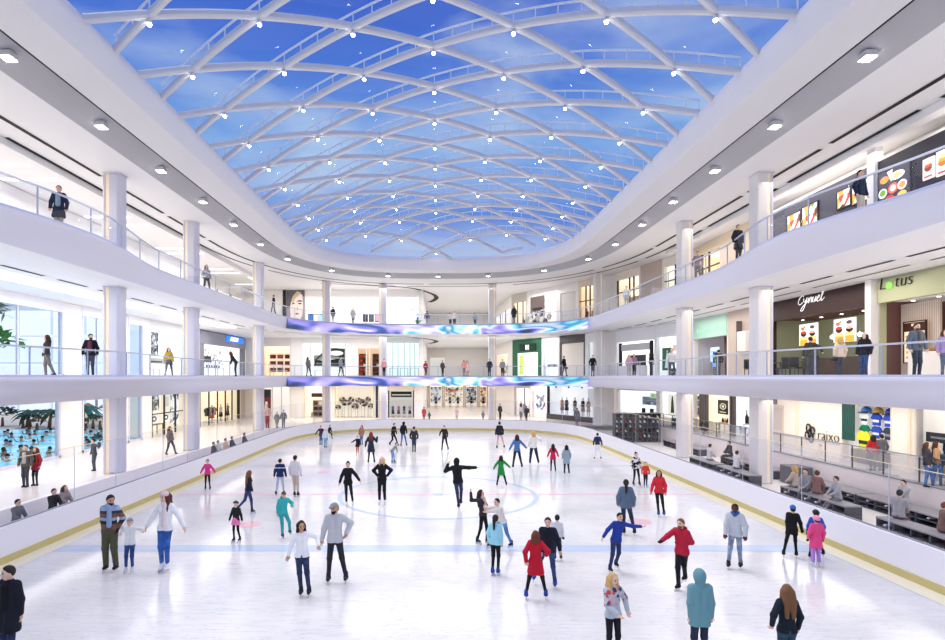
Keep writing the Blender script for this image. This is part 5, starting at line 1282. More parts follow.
for i, px in enumerate((88, 106, 134)):
    Y = 66.; o = empty('beach_parasol', ((px - VX) * Y / F, Y, -.45), 0, ['orange thatched parasol nearest the pillar in the second window', 'pink striped parasol in the second window', 'cream thatched parasol in the third window'][i], 'parasol')
    m = MB(); m.lathe([(.85, 1.9), (.6, 2.15), (.08, 2.5)], M(['D8905A', 'E8B0A8', 'E8DCC0', '9A6A4A'][i], .8), n=12); m.build('canopy', o); m = MB(); m.tube([(0, 0, 0), (0, 0, 2.3)], .05, M('8A6A4A', .7), 6); m.build('pole', o)
o = empty('water_slide', (-38, 70, -.45), 0, 'yellow and green curved water slide behind the pool', 'water slide')
m = MB(); P = [(-6 + k * 1.0, 1.5 * math.sin(k * .8), 4.4 - k * .26) for k in range(14)]; m.tube(P, .75, M('E8C83A', .4), 10); m.build('chute', o)
m = MB(); P = [(-2 + k * .8, 3 + 1.2 * math.cos(k * .7), 3.9 - k * .24) for k in range(13)]; m.tube(P, .6, M('4FA860', .4), 10); m.build('second_chute', o)
lm = MB(); lm.tube([(0, 0, 0), (0, 0, 3.2)], .16, M('E4E6EA', .4), 7); me = lm.mesh('support')
for k in range(5): link_mesh('support', me, o, (-5 + 2.2 * k, .5, 0))
o = empty('slide_stair', (-35.5, 68, -.45), 0, 'dark grey stair rising to the water slide', 'stairs')
m = MB()
for k in range(14): m.box((-.35 + .35 * -k, -.8, .3 * k), (.35 * -k, .8, .3 * k + .12), M('5A5E68', .5))
m.bar((0, -.8, .9), (-4.9, -.8, 5.1), .08, .12, M('8A8E98', .4)); m.bar((0, .8, .9), (-4.9, .8, 5.1), .08, .12, M('8A8E98', .4)); m.bar((0, -.75, 0), (-4.9, -.75, 4.2), .1, .25, M('5A5E68', .5)); m.bar((0, .75, 0), (-4.9, .75, 4.2), .1, .25, M('5A5E68', .5)); m.build('steps', o)

# =================================================== sunken strip beside the boards
SEATM = M('55565E', .5); SEATT = M('8F8C90', .5)
def cubby(name, x0, x1, y0, y1, z0, h, label, n, front, plabel, top=SEATT):
    """Bench or locker whose open front (towards -x or -y) holds pairs of rental skates."""
    o = empty(name, ((x0 + x1) / 2, (y0 + y1) / 2, z0), 0, label, 'bench' if h < 1 else 'locker'); w_, l = x1 - x0, y1 - y0
    m = MB(); m.box((-w_ / 2 - .03, -l / 2, h - .06), (w_ / 2 + .03, l / 2, h), top, .015); m.build('seat' if h < 1 else 'top_board', o)
    rows = 2 if h < 1 else 6
    m = MB()
    if front == 'x':
        m.box((w_ / 2 - .04, -l / 2, 0), (w_ / 2, l / 2, h - .06), SEATM)
        for k in range(n + 1): y = -l / 2 + (l - .04) * k / n; m.box((-w_ / 2, y, 0), (w_ / 2 - .04, y + .04, h - .06), SEATM)
        for r in range(rows): z = (h - .06) * r / rows; m.box((-w_ / 2, -l / 2, z), (w_ / 2 - .04, l / 2, z + .03), SEATM)
    else:
        m.box((-w_ / 2, l / 2 - .04, 0), (w_ / 2, l / 2, h - .06), SEATM)
        for k in range(n + 1): x = -w_ / 2 + (w_ - .04) * k / n; m.box((x, -l / 2, 0), (x + .04, l / 2 - .04, h - .06), SEATM)
        for r in range(rows): z = (h - .06) * r / rows; m.box((-w_ / 2, -l / 2, z), (w_ / 2, l / 2 - .04, z + .03), SEATM)
    m.build('pigeonholes', o)
    q = random.Random(int(abs(x0 * 31 + y0 * 17)))
    for k in range(n):
        for r in range(rows):
            if q.random() < .25: continue
            c = q.choice(['F2F2F4', 'F2F2F4', '2A2A30', 'C83A44', 'D8DCE4', '3A4A7A'])
            me = skate_me.setdefault(c, None) or mk_skate(c); z = (h - .06) * r / rows + .032
            if front == 'x': p = (o.location.x - w_ * .28, o.location.y - l / 2 + (l - .04) * (k + .5) / n + .02, z0 + z); a = -PI / 2
            else: p = (o.location.x - w_ / 2 + (w_ - .04) * (k + .5) / n + .02, o.location.y - l * .28, z0 + z); a = 0
            nm_ = {'F2F2F4': 'white', '2A2A30': 'black', 'C83A44': 'red', 'D8DCE4': 'silver', '3A4A7A': 'navy'}[c]
            tag(link_mesh('rental_skate', me, None, p, a), nm_ + ' rental skate in a pigeonhole ' + plabel, 'skate', nm_ + ' skates ' + plabel)
    return o
skate_me = {}
def mk_skate(c):
    m = MB(); mt = M(c, .5); m.box((-.05, -.15, .03), (.05, .12, .1), mt, .02); m.box((-.045, .0, .09), (.045, .12, .2), mt, .02); m.box((-.006, -.14, 0), (.006, .12, .03), STEEL)
    me = m.mesh('rental_skate'); skate_me[c] = me; return me
for i, (y0, y1, lab) in enumerate(((15.2, 18.6, 'nearest the camera'), (20.0, 23.8, 'in front of the logo wall'), (26.2, 29.2, 'beyond the first big column'), (29.6, 32.4, 'below the cosmetics shop front'))):
    cubby('skate_bench', 14.55, 15.15, y0, y1, SUNR, .56, 'grey skate bench with open pigeonholes along the boards, ' + lab, int((y1 - y0) / .62), 'x', 'of the bench ' + lab)
for i, (y0, y1, lab) in enumerate(((14.8, 18.8, 'opposite the nearest bench'), (18.9, 22.6, 'opposite the seated grey pair'), (22.7, 26.4, 'below the jersey niche'), (28.2, 33.5, 'below the lit bottle window'), (36.4, 42, 'far along the wall'))):
    cubby('low_bench', 16.9, 17.75, y0, y1, SUNR, .45, 'low grey wall bench with skate pigeonholes, ' + lab, int((y1 - y0) / .8), 'x', 'of the wall bench ' + lab)
m = MB(); m.box((16.9, 26.6, SUNR), (17.8, 27.7, .85), M('6A6A72', .5), .02); tag(m.build('storage_cabinet'), 'plain grey storage cabinet against the retaining wall behind the column', 'cabinet')
cubby('skate_locker', 13.9, 15.7, 44, 44.6, SUNR, 2.3, 'tall dark skate locker wall behind the far boards, half nearer the rink', 5, 'y', 'of the locker half nearer the rink')
cubby('skate_locker', 15.75, 17.5, 44, 44.6, SUNR, 2.3, 'tall dark skate locker wall behind the far boards, half nearer the shops', 5, 'y', 'of the locker half nearer the shops')
for i, (y0, y1, lab) in enumerate(((17.5, 22.5, 'near the family of three'), (34.6, 42.2, 'near the far rink corner'))):
    o = empty('spectator_bench', (-14.35, (y0 + y1) / 2, SUNK), 0, 'plain white spectator bench behind the boards, ' + lab, 'bench')
    m = MB(); m.box((-.25, -(y1 - y0) / 2, .4), (.25, (y1 - y0) / 2, .45), M('E4E1E6', .5), .01); m.build('seat', o)
    lm = MB(); lm.box((-.2, -.04, 0), (.2, .04, .4), M('B9B6BE', .5)); me = lm.mesh('leg')
    for k in (-1, 0, 1): link_mesh('leg', me, o, (0, k * ((y1 - y0) / 2 - .2), 0))

# unseen fill lamps added to brighten the galleries and the concourse
for lv, z in ((0, L1 - 1.15), (1, L2 - 1.15), (2, Z0 - .5)):
    for y in (16, 27, 38, 49):
        lamp('gallery_fill', 'AREA', (-19, y, z), 290, (1, .95, .89), shape='RECTANGLE', size=4.5, size_y=9)
        if y < 45: lamp('gallery_fill', 'AREA', (17.4, y, z), 250, (1, .94, .87), shape='RECTANGLE', size=3.5, size_y=9)
    lamp('gallery_fill', 'AREA', (-10, 60.5, z), 420, (1, .95, .89), shape='RECTANGLE', size=14, size_y=4)
    lamp('gallery_fill', 'AREA', (6, 62, z), 420, (1, .95, .89), shape='RECTANGLE', size=14, size_y=5)
    lamp('gallery_fill', 'AREA', (3, 76, z), 420, (1, .96, .9), shape='RECTANGLE', size=8, size_y=18)
# =================================================== people: smooth bodies from blended distance fields
def _caps(P, a, b, ra, rb):
    a = np.array(a, np.float32); b = np.array(b, np.float32); ab = b - a; L = float(ab @ ab) + 1e-9
    t = np.clip(((P - a) @ ab) / L, 0, 1); d = P - (a + t[..., None] * ab)
    return np.sqrt((d * d).sum(-1)) - (ra + (rb - ra) * t)
def _ell(P, c, r, R):
    q = (P - np.array(c, np.float32)) @ np.array(R, np.float32).T / np.array(r, np.float32)
    k0 = np.sqrt((q * q).sum(-1)) + 1e-6; q2 = q / np.array(r, np.float32); k1 = np.sqrt((q2 * q2).sum(-1)) + 1e-6
    return k0 * (k0 - 1) / k1
def field(prims, infl, cell, k=.03, cuts=()):
    lo = np.full(3, 1e9); hi = -lo
    for p in prims:
        if p[0] == 'c': pts = [np.array(p[1]), np.array(p[2])]; r = max(p[3], p[4])
        else: pts = [np.array(p[1])]; r = max(p[2])
        for q in pts: lo = np.minimum(lo, q - r - infl); hi = np.maximum(hi, q + r + infl)
    lo -= cell * 1.6; hi += cell * 1.6
    n = np.ceil((hi - lo) / cell).astype(int) + 1
    ax = [lo[i] + cell * np.arange(n[i]) for i in range(3)]
    P = np.stack(np.meshgrid(*ax, indexing='ij'), -1).astype(np.float32)
    f = None
    for p in prims:
        d = (_caps(P, *p[1:5]) if p[0] == 'c' else _ell(P, *p[1:4])) - infl
        if f is None: f = d
        else:
            h = np.maximum(k - np.abs(f - d), 0) / k; f = np.minimum(f, d) - h * h * k * .25
    for (pt, nv) in cuts:               # keep the side the normal points to
        f = np.maximum(f, -((P - np.array(pt, np.float32)) @ np.array(nv, np.float32)))
    return f, lo, cell
def surf(f, lo, cell):
    """Surface nets."""
    s = f < 0; n = np.array(f.shape) - 1
    sl = lambda i, j, k: (slice(i, i + n[0]), slice(j, j + n[1]), slice(k, k + n[2]))
    acc = np.zeros((*n, 3), np.float32); cnt = np.zeros(tuple(n), np.float32)
    cs = [(i, j, k) for i in (0, 1) for j in (0, 1) for k in (0, 1)]
    for a in cs:
        for ax in range(3):
            if a[ax] == 0:
                b = list(a); b[ax] = 1; fa, fb = f[sl(*a)], f[sl(*b)]; m = (fa < 0) != (fb < 0)
                t = np.where(m, fa / np.where(m, fa - fb, 1), 0)
                for c in range(3): acc[..., c] += np.where(m, a[c] + (t if c == ax else 0), 0)
                cnt += m
    act = cnt > 0; idx = -np.ones(tuple(n), np.int64); idx[act] = np.arange(int(act.sum()))
    ii = np.argwhere(act); v = (ii + acc[act] / cnt[act][:, None]) * cell + lo
    F_ = []
    for ax in range(3):
        a0 = [slice(1, -1)] * 3; a0[ax] = slice(0, -1); a1 = list(a0); a1[ax] = slice(1, None)
        sa, sb = s[tuple(a0)], s[tuple(a1)]; m = sa != sb
        w = np.argwhere(m)
        if not len(w): continue
        off = np.ones(3, int); off[ax] = 0; w = w + off
        o1, o2 = [(1, 2), (2, 0), (0, 1)][ax]
        def q(d1, d2):
            x = w.copy(); x[:, o1] -= d1; x[:, o2] -= d2; return idx[x[:, 0], x[:, 1], x[:, 2]]
        quad = np.stack([q(1, 1), q(0, 1), q(0, 0), q(1, 0)], 1); fl = ~sa[m]
        quad[fl] = quad[fl][:, ::-1]; F_.append(quad)
    return v, np.concatenate(F_)
def np_mesh(name, v, f, mat):
    me = bpy.data.meshes.new(name); me.vertices.add(len(v)); me.vertices.foreach_set('co', np.asarray(v, np.float32).ravel())
    me.loops.add(len(f) * 4); me.loops.foreach_set('vertex_index', np.asarray(f, np.int32).ravel())
    me.polygons.add(len(f)); me.polygons.foreach_set('loop_start', np.arange(0, len(f) * 4, 4, dtype=np.int32)); me.polygons.foreach_set('loop_total', np.full(len(f), 4, np.int32))
    me.polygons.foreach_set('use_smooth', np.ones(len(f), bool)); me.materials.append(mat); me.update(); me.validate(); return me

def ik(a, c, l1, l2, hint):
    a, c, hint = np.array(a, float), np.array(c, float), np.array(hint, float); d = c - a; L = np.linalg.norm(d)
    mx_ = (l1 + l2) * .995
    if L > mx_: c = a + d / L * mx_; d = c - a; L = mx_
    u = d / L; x = (l1 * l1 - l2 * l2 + L * L) / (2 * L); h = math.sqrt(max(l1 * l1 - x * x, 0)); hint = hint - u * (hint @ u); n = np.linalg.norm(hint)
    hint = hint / n if n > 1e-6 else np.zeros(3)
    return a + u * x + hint * h, c

SKIN = {'l': 'E6BFA6', 't': 'C99878', 'd': '5A3A2C', 'm': 'A87858'}
HAIR = {'bk': '2A211D', 'br': '4A2E20', 'lb': '7A5236', 'bl': 'D0A868', 'rd': '7A3A22', 'gr': '8A8480'}
NP_PEOPLE = []

def person(label, px, yh, yf=None, yaw=0, A=None, B=None, FA=None, FB=None, top=('sweater', 'EEEEEE'), low=('trousers', '22222A'), hair=('short', 'bk'), skin='l',
           lean=(0, 0), extra=(), shoes='2A2A30', skate=True, level='ice', hgt=None, pos=None, seat=None, head=None, kid=False, group=None, female=False, dx=0., elA=None, elB=None, twist=0):
    # ---- where and how tall
    if pos is not None: X, Y, Z, H = pos; s = F / Y
    elif level == 'ice': s = (yf - HY) / EYE; Y = F / s; X = (px - VX) / s; Z = 0.; H = (yf - yh) / s
    elif level in ('gl', 'gr'):
        z0 = GL if level == 'gl' else GR; s = (yf - HY) / (EYE - z0); Y = F / s; X = (px - VX) / s; Z = z0; H = hgt or (yf - yh) / s
    else:
        z0 = L1 if level == 'l1' else L2; H = hgt or 1.72; s = (HY - yh) / (z0 + H - EYE); Y = F / s; X = (px - VX) / s; Z = z0
    pxh = H * s
    near = pxh > 44; cell = (.017 if pxh > 58 else .02 if near else .026 if pxh > 28 else .034) * max(.7, H / 1.75) 
    sk = .075 if skate else .0
    k = (H - sk) / 1.75; hs = 1.04 + max(0, (1.55 - H)) * .5            # children have larger heads
    body_top = H - sk
    up0 = np.array([0, 0, 1.])
    cy, sy = math.cos(math.radians(yaw)), math.sin(math.radians(yaw))
    Rt = lambda x, y: np.array([x * cy - y * sy, x * sy + y * cy, 0.])
    right, fwd = Rt(1, 0), Rt(0, -1)
    def W(p, base):                     # a point given in metres, in pixels, or None
        if p is None: return None
        if p[0] == 'px': return np.array([(p[1] - px) / s, (p[3] if len(p) > 3 else 0.), (EYE - Z) + (HY - p[2]) / s]) if True else None
        return np.array(p, float)
    # ---- skeleton
    hipz = .93 * k + sk
    if seat is not None: hipz = seat + .1 * k
    pel = np.array([dx, 0, hipz]); lf, ls = math.radians(lean[0]), math.radians(lean[1])
    U = up0 * math.cos(lf) * math.cos(ls) + fwd * math.sin(lf) + np.array([1., 0, 0]) * math.sin(ls); U /= np.linalg.norm(U)
    tw = math.radians(twist); rr0 = right * math.cos(tw) + fwd * math.sin(tw)
    Rr = rr0 - U * (rr0 @ U); Rr /= np.linalg.norm(Rr); Ff = np.cross(U, Rr); Ff = Ff if Ff @ fwd > 0 else -Ff
    tl = 1.0 if not kid else .97
    sw_ = (.138 if female else .16) * k
    chest = pel + U * .40 * k; shl = pel + U * .50 * k; neck = pel + U * .57 * k
    hd = head or (0, 0)
    hy, hp = math.radians(yaw + hd[0]), math.radians(hd[1])
    hf = np.array([math.sin(hy) * math.cos(hp), -math.cos(hy) * math.cos(hp), -math.sin(hp)]); hr = np.array([math.cos(hy), math.sin(hy), 0.]); hu = np.cross(hr, -hf); hu = hu if hu[2] > 0 else -hu
    HR = np.stack([hr, -hf, hu])
    hc = neck + U * .05 * k + hu * .085 * k * hs + hf * .015 * k
    sR, sL = shl + Rr * sw_, shl - Rr * sw_
    if abs(sR[0] - sL[0]) < .05: sA, sB = (sR, sL) if sR[1] < sL[1] else (sL, sR)
    else: sA, sB = (sR, sL) if sR[0] < sL[0] else (sL, sR)
    hw = .082 * k; hR_, hL_ = pel + right * hw, pel - right * hw
    hA, hB = (hR_, hL_) if (hR_[0] < hL_[0] - .03 or (abs(hR_[0] - hL_[0]) <= .03 and hR_[1] < hL_[1])) else (hL_, hR_)
    def rest(sh): 
        o = sh - shl; o = o / (np.linalg.norm(o) + 1e-6); return sh + o * .1 * k + fwd * .06 * k - up0 * .50 * k
    hAd = W(A, sA); hBd = W(B, sB)
    hAd = rest(sA) if hAd is None else hAd; hBd = rest(sB) if hBd is None else hBd
    oA = (sA - shl) / np.linalg.norm(sA - shl); oB = (sB - shl) / np.linalg.norm(sB - shl)
    eA, wA = ik(sA, hAd, .28 * k, .25 * k, elA if elA is not None else oA * .7 - fwd * .6 - up0 * .3); eB, wB = ik(sB, hBd, .28 * k, .25 * k, elB if elB is not None else oB * .7 - fwd * .6 - up0 * .3)
    def foot(f_, h_, sg):
        if f_ is None: q = h_.copy(); q[2] = sk; return q
        if f_[0] == 'px': 
            z = max(sk, (f_[3] if len(f_) > 3 else 0) + sk); q = np.array([(f_[1] - px) / s, (f_[2] if len(f_) > 2 else 0), z]); return q
        return np.array([f_[0], f_[1], f_[2] + sk], float)
    aA, aB = foot(FA, hA, 0), foot(FB, hB, 1)
    ank = lambda q: q + up0 * .075 * k
    kA, aA2 = ik(hA, ank(aA), .43 * k, .43 * k, fwd); kB, aB2 = ik(hB, ank(aB), .43 * k, .43 * k, fwd)
    # ---- primitives
    C = lambda a, b, ra, rb: ('c', np.array(a), np.array(b), ra * k, rb * k)
    wst = pel + U * .17 * k; ww = .042 if female else .055; cw = .068 if female else .08
    torso = [C(shl + Rr * cw * k - U * .06 * k, wst + Rr * ww * k, .078, .07), C(shl - Rr * cw * k - U * .06 * k, wst - Rr * ww * k, .078, .07), C(sA - oA * .035 * k, sB - oB * .035 * k, .055, .055),
             C(wst + Rr * ww * k, pel + right * .068 * k, .072, .086), C(wst - Rr * ww * k, pel - right * .068 * k, .072, .086)]
    if female: torso += [C(chest + Rr * .06 * k + Ff * .065 * k, chest + Rr * .055 * k + Ff * .07 * k, .05, .05), C(chest - Rr * .06 * k + Ff * .065 * k, chest - Rr * .055 * k + Ff * .07 * k, .05, .05)]
    hips = [C(pel + right * .068 * k, pel + right * .073 * k - up0 * .03 * k, .088, .088), C(pel - right * .068 * k, pel - right * .073 * k - up0 * .03 * k, .088, .088), C(wst, pel, .072, .088)]
    arms = [(C(sA, eA, .05, .041), C(eA, wA, .04, .028)), (C(sB, eB, .05, .041), C(eB, wB, .04, .028))]
    legs = [(C(hA, kA, .078, .052), C(kA, aA2, .05, .035)), (C(hB, kB, .078, .052), C(kB, aB2, .05, .035))]
    E3 = lambda c, r, R=HR: ('e', np.array(c), tuple(np.array(r) * k), R)
    hd_ = [E3(hc + hu * .012 * k * hs, np.array((.075, .095, .1)) * hs), C(hc + hf * .02 * k - hu * .04 * k * hs, hc + hf * .055 * k * hs - hu * .085 * k * hs, .058 * hs, .034 * hs), C(neck - U * .05 * k, hc - hu * .05 * k - hf * .02 * k, .056, .052)]
    face = [C(hc + hf * .09 * k * hs + hu * .005 * k, hc + hf * .108 * k * hs - hu * .024 * k * hs, .01 * hs, .016 * hs)]
    ears = [E3(hc + hr * sg_ * .077 * k * hs - hu * .005 * k, np.array((.012, .022, .032)) * hs) for sg_ in (1, -1)]
    hands = []; fing = []
    for (e_, w_, o_) in ((eA, wA, oA), (eB, wB, oB)):
        d = (w_ - e_); d /= np.linalg.norm(d) + 1e-9; side = np.cross(d, up0 if abs(d[2]) < .9 else fwd); side /= np.linalg.norm(side) + 1e-9; nrm = np.cross(side, d)
        th_s = fwd @ side; sd = side if th_s > 0 else -side
        kn = w_ + d * .085 * k
        hands += [C(w_ + sd * .012 * k, kn + sd * .022 * k, .024, .019), C(w_ - sd * .012 * k, kn - sd * .022 * k, .024, .019)]
        curl = nrm if (nrm @ (fwd - o_)) > 0 else -nrm
        for j, L in enumerate((.068, .078, .072, .056)):
            p0 = kn + sd * (.032 - .021 * j) * k; p1 = p0 + (d * .9 + curl * .25) * L * .55 * k; p2 = p1 + (d * .7 + curl * .7) * L * .5 * k; fing.append(((p0 - d * .02 * k, p1, p2), (.0098 * k, .0088 * k, .0072 * k)))
        p0 = w_ + d * .03 * k + sd * .026 * k; p1 = p0 + (sd * .75 + d * .65) * .04 * k; p2 = p1 + (d * .9 + curl * .3 + sd * .2) * .034 * k; fing.append(((p0 - sd * .012 * k, p1, p2), (.0125 * k, .0105 * k, .0085 * k)))
    feet = [C(a - up0 * .03 * k, a - up0 * .045 * k + fwd * .05 * k, .038, .03) for a in (aA2, aB2)]
    # ---- body
    skm = M(SKIN[skin], .55)
    allp = torso + hips + [q for p in arms for q in p] + [q for p in legs for q in p] + hd_ + hands + feet + (face + ears if pxh > 26 else [])
    v, f = surf(*field(allp, 0., cell, .028 * k))
    me = np_mesh('person', v, f, skm)
    if near:                             # fingers, eyes and mouth joined into the same mesh
        m = MB(); glv = 'gloves' in [e[0] for e in extra]
        fm_ = M(dict((e[0], e[1]) for e in extra).get('gloves', None), .8) if glv else skm
        for pts, rs in fing: m.tube([tuple(p) for p in pts], list(rs), fm_, 6)
        for sg_ in (1, -1):
            m.ellip(tuple(hc + hf * .083 * k * hs + hr * sg_ * .031 * k * hs + hu * .008 * k), (.012 * k * hs,) * 3, M('2A1E1A', .3), 6, 4)
            m.bar(tuple(hc + hf * .09 * k * hs + hr * sg_ * .018 * k * hs + hu * .03 * k * hs), tuple(hc + hf * .083 * k * hs + hr * sg_ * .048 * k * hs + hu * .028 * k * hs), .008 * k, .008 * k, M(HAIR.get(hair[1], '2A1E1A') if hair[1] != 'bl' else '8A6A42', .8))
        m.ellip(tuple(hc + hf * .083 * k * hs - hu * .058 * k * hs), (.022 * k * hs, .012 * k * hs, .007 * k * hs), M('B4645A' if skin != 'd' else '5A2E28', .5), 7, 4)
        m2 = m.mesh('parts'); import bmesh
        bm = bmesh.new(); bm.from_mesh(me); n0 = len(bm.faces); bm.from_mesh(m2)
        bm.faces.ensure_lookup_table()
        mats = list(m2.materials); mi = [p.material_index for p in m2.polygons]
        for i, fc in enumerate(bm.faces[n0:]): fc.material_index = mi[i] + 1
        bm.to_mesh(me); bm.free()
        for mt in mats: me.materials.append(mt)
        bpy.data.meshes.remove(m2)
    root = link_mesh('person', me, None, (X, Y, Z)); tag(root, label, 'person', group)
    def wear(name, prims, infl, mat, kk=.035, cuts=(), cl=1., lab=None, parent=None):
        ff = field(prims, infl * k, cell * cl, kk * k, cuts)
        if not (ff[0] < 0).any(): return None
        vv, fq = surf(*ff)
        if len(fq) < 4: return None
        o = link_mesh(name, np_mesh(name, vv, fq, mat if not isinstance(mat, str) else M(mat, .85)), parent or root)
        if lab: o['label'] = lab
        return o
    # ---- trousers, skirt
    kind, col = low[0], low[1]
    legp = [q for p in legs for q in p]
    loose = {'leggings': .005, 'trousers': .014, 'jeans': .011, 'loose': .026}.get(kind, .012)
    wear('trousers', hips + legp, loose, ramp_jeans(col) if kind == 'jeans' else col, cuts=[(pel + U * (.03 if top[0] not in ('coat', 'long') else -.06) * k, -U)] + ([] if kind != 'shorts' else [((kA + kB) / 2, up0)]))
    if kind == 'ripped':
        pass
    # ---- top
    tk, tc_ = top[0], top[1]
    infl = {'tee': .017, 'sweater': .02, 'jacket': .025, 'hoodie': .027, 'puffer': .038, 'coat': .027, 'blazer': .022, 'tight': .017}.get(tk, .024)
    hem = {'coat': -.34, 'long': -.2, 'jacket': -.07, 'puffer': -.12, 'hoodie': -.08, 'blazer': -.1}.get(tk, -.05)
    if seat is not None: hem = max(hem, -.06)
    pr = torso + [q for p in arms for q in p]
    if tk in ('coat', 'long'):
        hb = (kA + kB) / 2; fl = .12 if tk == 'coat' else .105
        mid = pel * .35 + hb * .65; pr = pr + [C(pel + right * .06 * k, mid + right * .08 * k, .095, fl), C(pel - right * .06 * k, mid - right * .08 * k, .095, fl)]
    else: pr = pr + hips[:2]
    cuts = [(pel + U * hem * k, U)]
    for (e_, w_) in ((eA, wA), (eB, wB)): pass
    pr_body = pr
    mat = tc_ if not callable(tc_) else tc_(k, pel, Z)
    nm = {'tee': 'shirt', 'tight': 'shirt', 'coat': 'coat', 'long': 'coat', 'puffer': 'jacket', 'hoodie': 'hoodie', 'blazer': 'jacket'}.get(tk, tk)
    tp = wear(nm, pr_body, infl, mat, cuts=cuts)
    if tk in ('jacket', 'hoodie', 'puffer', 'coat', 'sweater', 'blazer'):
        wear('collar', [C(neck - U * .05 * k, neck - U * .02 * k, .066, .058)], .012, mat, parent=tp)
    # ---- extras
    names = {e[0]: e[1:] for e in extra}
    if 'hood' in names:
        wear('hood', [hd_[0], hd_[2]], .035, names['hood'][0], cuts=[(hc + hf * .055 * k, -hf)])
    if 'hooddown' in names: wear('hood', [C(neck - Ff * .07 * k + Rr * .05 * k, neck - Ff * .07 * k - Rr * .05 * k, .06, .06)], .01, names['hooddown'][0])
    if 'scarf' in names:
        c_ = names['scarf'][0]
        sp_ = [C(neck + Rr * .06 * k, neck + Ff * .07 * k - U * .01 * k, .04, .045), C(neck - Rr * .06 * k, neck + Ff * .07 * k - U * .01 * k, .04, .045), C(neck + Rr * .06 * k, neck - Ff * .06 * k, .04, .04), C(neck - Rr * .06 * k, neck - Ff * .06 * k, .04, .04)]
        if len(names['scarf']) > 1: sp_.append(C(neck + Ff * .09 * k + Rr * .03 * k - U * .04 * k, pel + U * names['scarf'][1] * k + Ff * .13 * k + Rr * .04 * k, .045, .05))
        wear('scarf', sp_, .008, c_)
    if 'beanie' in names: wear('beanie', [E3(hc + hu * .02 * k * hs, np.array((.082, .1, .105)) * hs)], .016, names['beanie'][0], cuts=[(hc + hu * .028 * k * hs, hu * .95 - hf * .0 + (-hf) * .25)])
    if 'cap' in names:
        cp = wear('cap', [E3(hc + hu * .02 * k * hs, np.array((.08, .098, .098)) * hs), C(hc + hu * .05 * k * hs + hf * .06 * k, hc + hu * .04 * k * hs + hf * .135 * k * hs, .05, .035)], .012, names['cap'][0], cuts=[(hc + hu * .035 * k * hs, hu)])
    if 'helmet' in names: wear('helmet', [E3(hc + hu * .025 * k * hs, np.array((.085, .108, .1)) * hs)], .028, M(names['helmet'][0], .3), cuts=[(hc + hu * .02 * k * hs - hf * .02 * k, hu * .93 - hf * .35)])
    if 'beard' in names: wear('beard', [hd_[1]], .012, HAIR[names['beard'][0]], cuts=[(hc - hu * .035 * k, -hu), (hc, hf)])
    if 'gloves' in names: wear('gloves', hands, .012, names['gloves'][0])
    if 'skirt' in names:
        hb = (kA + kB) / 2; q = pel * .45 + hb * .55
        wear('skirt', [C(pel, pel * .9 + hb * .1, .14, .15), C(pel + right * .03, q + right * .07 * k, .11, .15), C(pel - right * .03, q - right * .07 * k, .11, .15)], .02, names['skirt'][0], cuts=[(wst, -U), (q + up0 * .02, up0)])
    if 'band' in names: wear('hem_band', [p for p in pr_body if True], infl + .008, names['band'][0], cuts=[(pel + U * names['band'][1] * k, U), (pel + U * names['band'][2] * k, -U)])
    if 'backpack' in names: wear('backpack', [C(chest - Ff * .17 * k + U * .03 * k, wst - Ff * .17 * k + U * .05 * k, .11, .12)], .01, names['backpack'][0])
    if 'bag' in names:
        bagp = (wB if names['bag'][1] == 'B' else wA) - up0 * .2 * k
        wear('handbag', [C(bagp + fwd * .1 * k, bagp - fwd * .1 * k, .09, .09), C(bagp + up0 * .2 * k, bagp + up0 * .05 * k, .012, .02)], .0, names['bag'][0])
    if 'inner' in names: wear('inner_shirt', [C(chest + Ff * .085 * k + U * .07 * k, wst + Ff * .075 * k - U * .05 * k, .05, .06)], .022 + infl - .02, names['inner'][0])
    # ---- hair
    hk, hcl = hair
    hm = M(HAIR.get(hcl, hcl), .7)
    covered = 'beanie' in names or 'hood' in names or 'helmet' in names
    skull = [E3(hc + hu * .016 * k * hs, np.array((.077, .097, .102)) * hs)]
    hcut = [(hc + hu * .05 * k * hs + hf * .045 * k * hs, hu * .6 - hf * .8)]
    if hk != 'none' and 'hood' not in names:
        hp_ = list(skull) if not ('cap' in names or covered) or hk != 'short' else [E3(hc - hf * .03 * k - hu * .01 * k, np.array((.07, .075, .08)) * hs)]
        if hk in ('long', 'vlong', 'pony', 'bob', 'side'):
            back = hc - hf * .07 * k * hs
            Ld = {'long': .32, 'vlong': .42, 'pony': .3, 'bob': .12, 'side': .3}[hk]
            if hk == 'pony': hp_ += [C(back + hu * .02 * k, back - hf * .05 * k - up0 * .05 * k, .035, .035), C(back - hf * .05 * k - up0 * .05 * k, back - hf * .06 * k - up0 * Ld * k, .035, .015)]
            else:
                for sg_ in (1, -1):
                    a0 = back + hr * sg_ * .045 * k * hs; a1 = neck - Ff * .085 * k + hr * sg_ * .055 * k - U * (.02) * k; a2 = a1 - U * (Ld - .1) * k * .9 - Ff * .015 * k
                    hp_ += [C(a0, a1, .055, .05)] + ([C(a1, a2, .05, .025)] if Ld > .13 else [])
                    hp_ += [C(hc + hr * sg_ * .075 * k * hs - hf * .01 * k, hc + hr * sg_ * .08 * k * hs - hu * .13 * k * hs - hf * .01 * k, .025, .03)]
                    if hk == 'side': hp_ += [C(hc + hr * sg_ * .08 * k * hs - hu * .12 * k * hs, shl + Rr * (1 if hr @ Rr > 0 else -1) * sg_ * .085 * k + Ff * .09 * k - U * .1 * k, .03, .025)]
            hcut = []
            hp_[0] = E3(hc + hu * .018 * k * hs - hf * .022 * k * hs, np.array((.077, .088, .1)) * hs)
        if hk == 'bun': hp_ += [C(hc + hu * .1 * k - hf * .06 * k, hc + hu * .11 * k - hf * .07 * k, .04, .04)]
        wear('hair', hp_, .013, hm, kk=.03, cuts=hcut if hk in ('short', 'bun') else [])
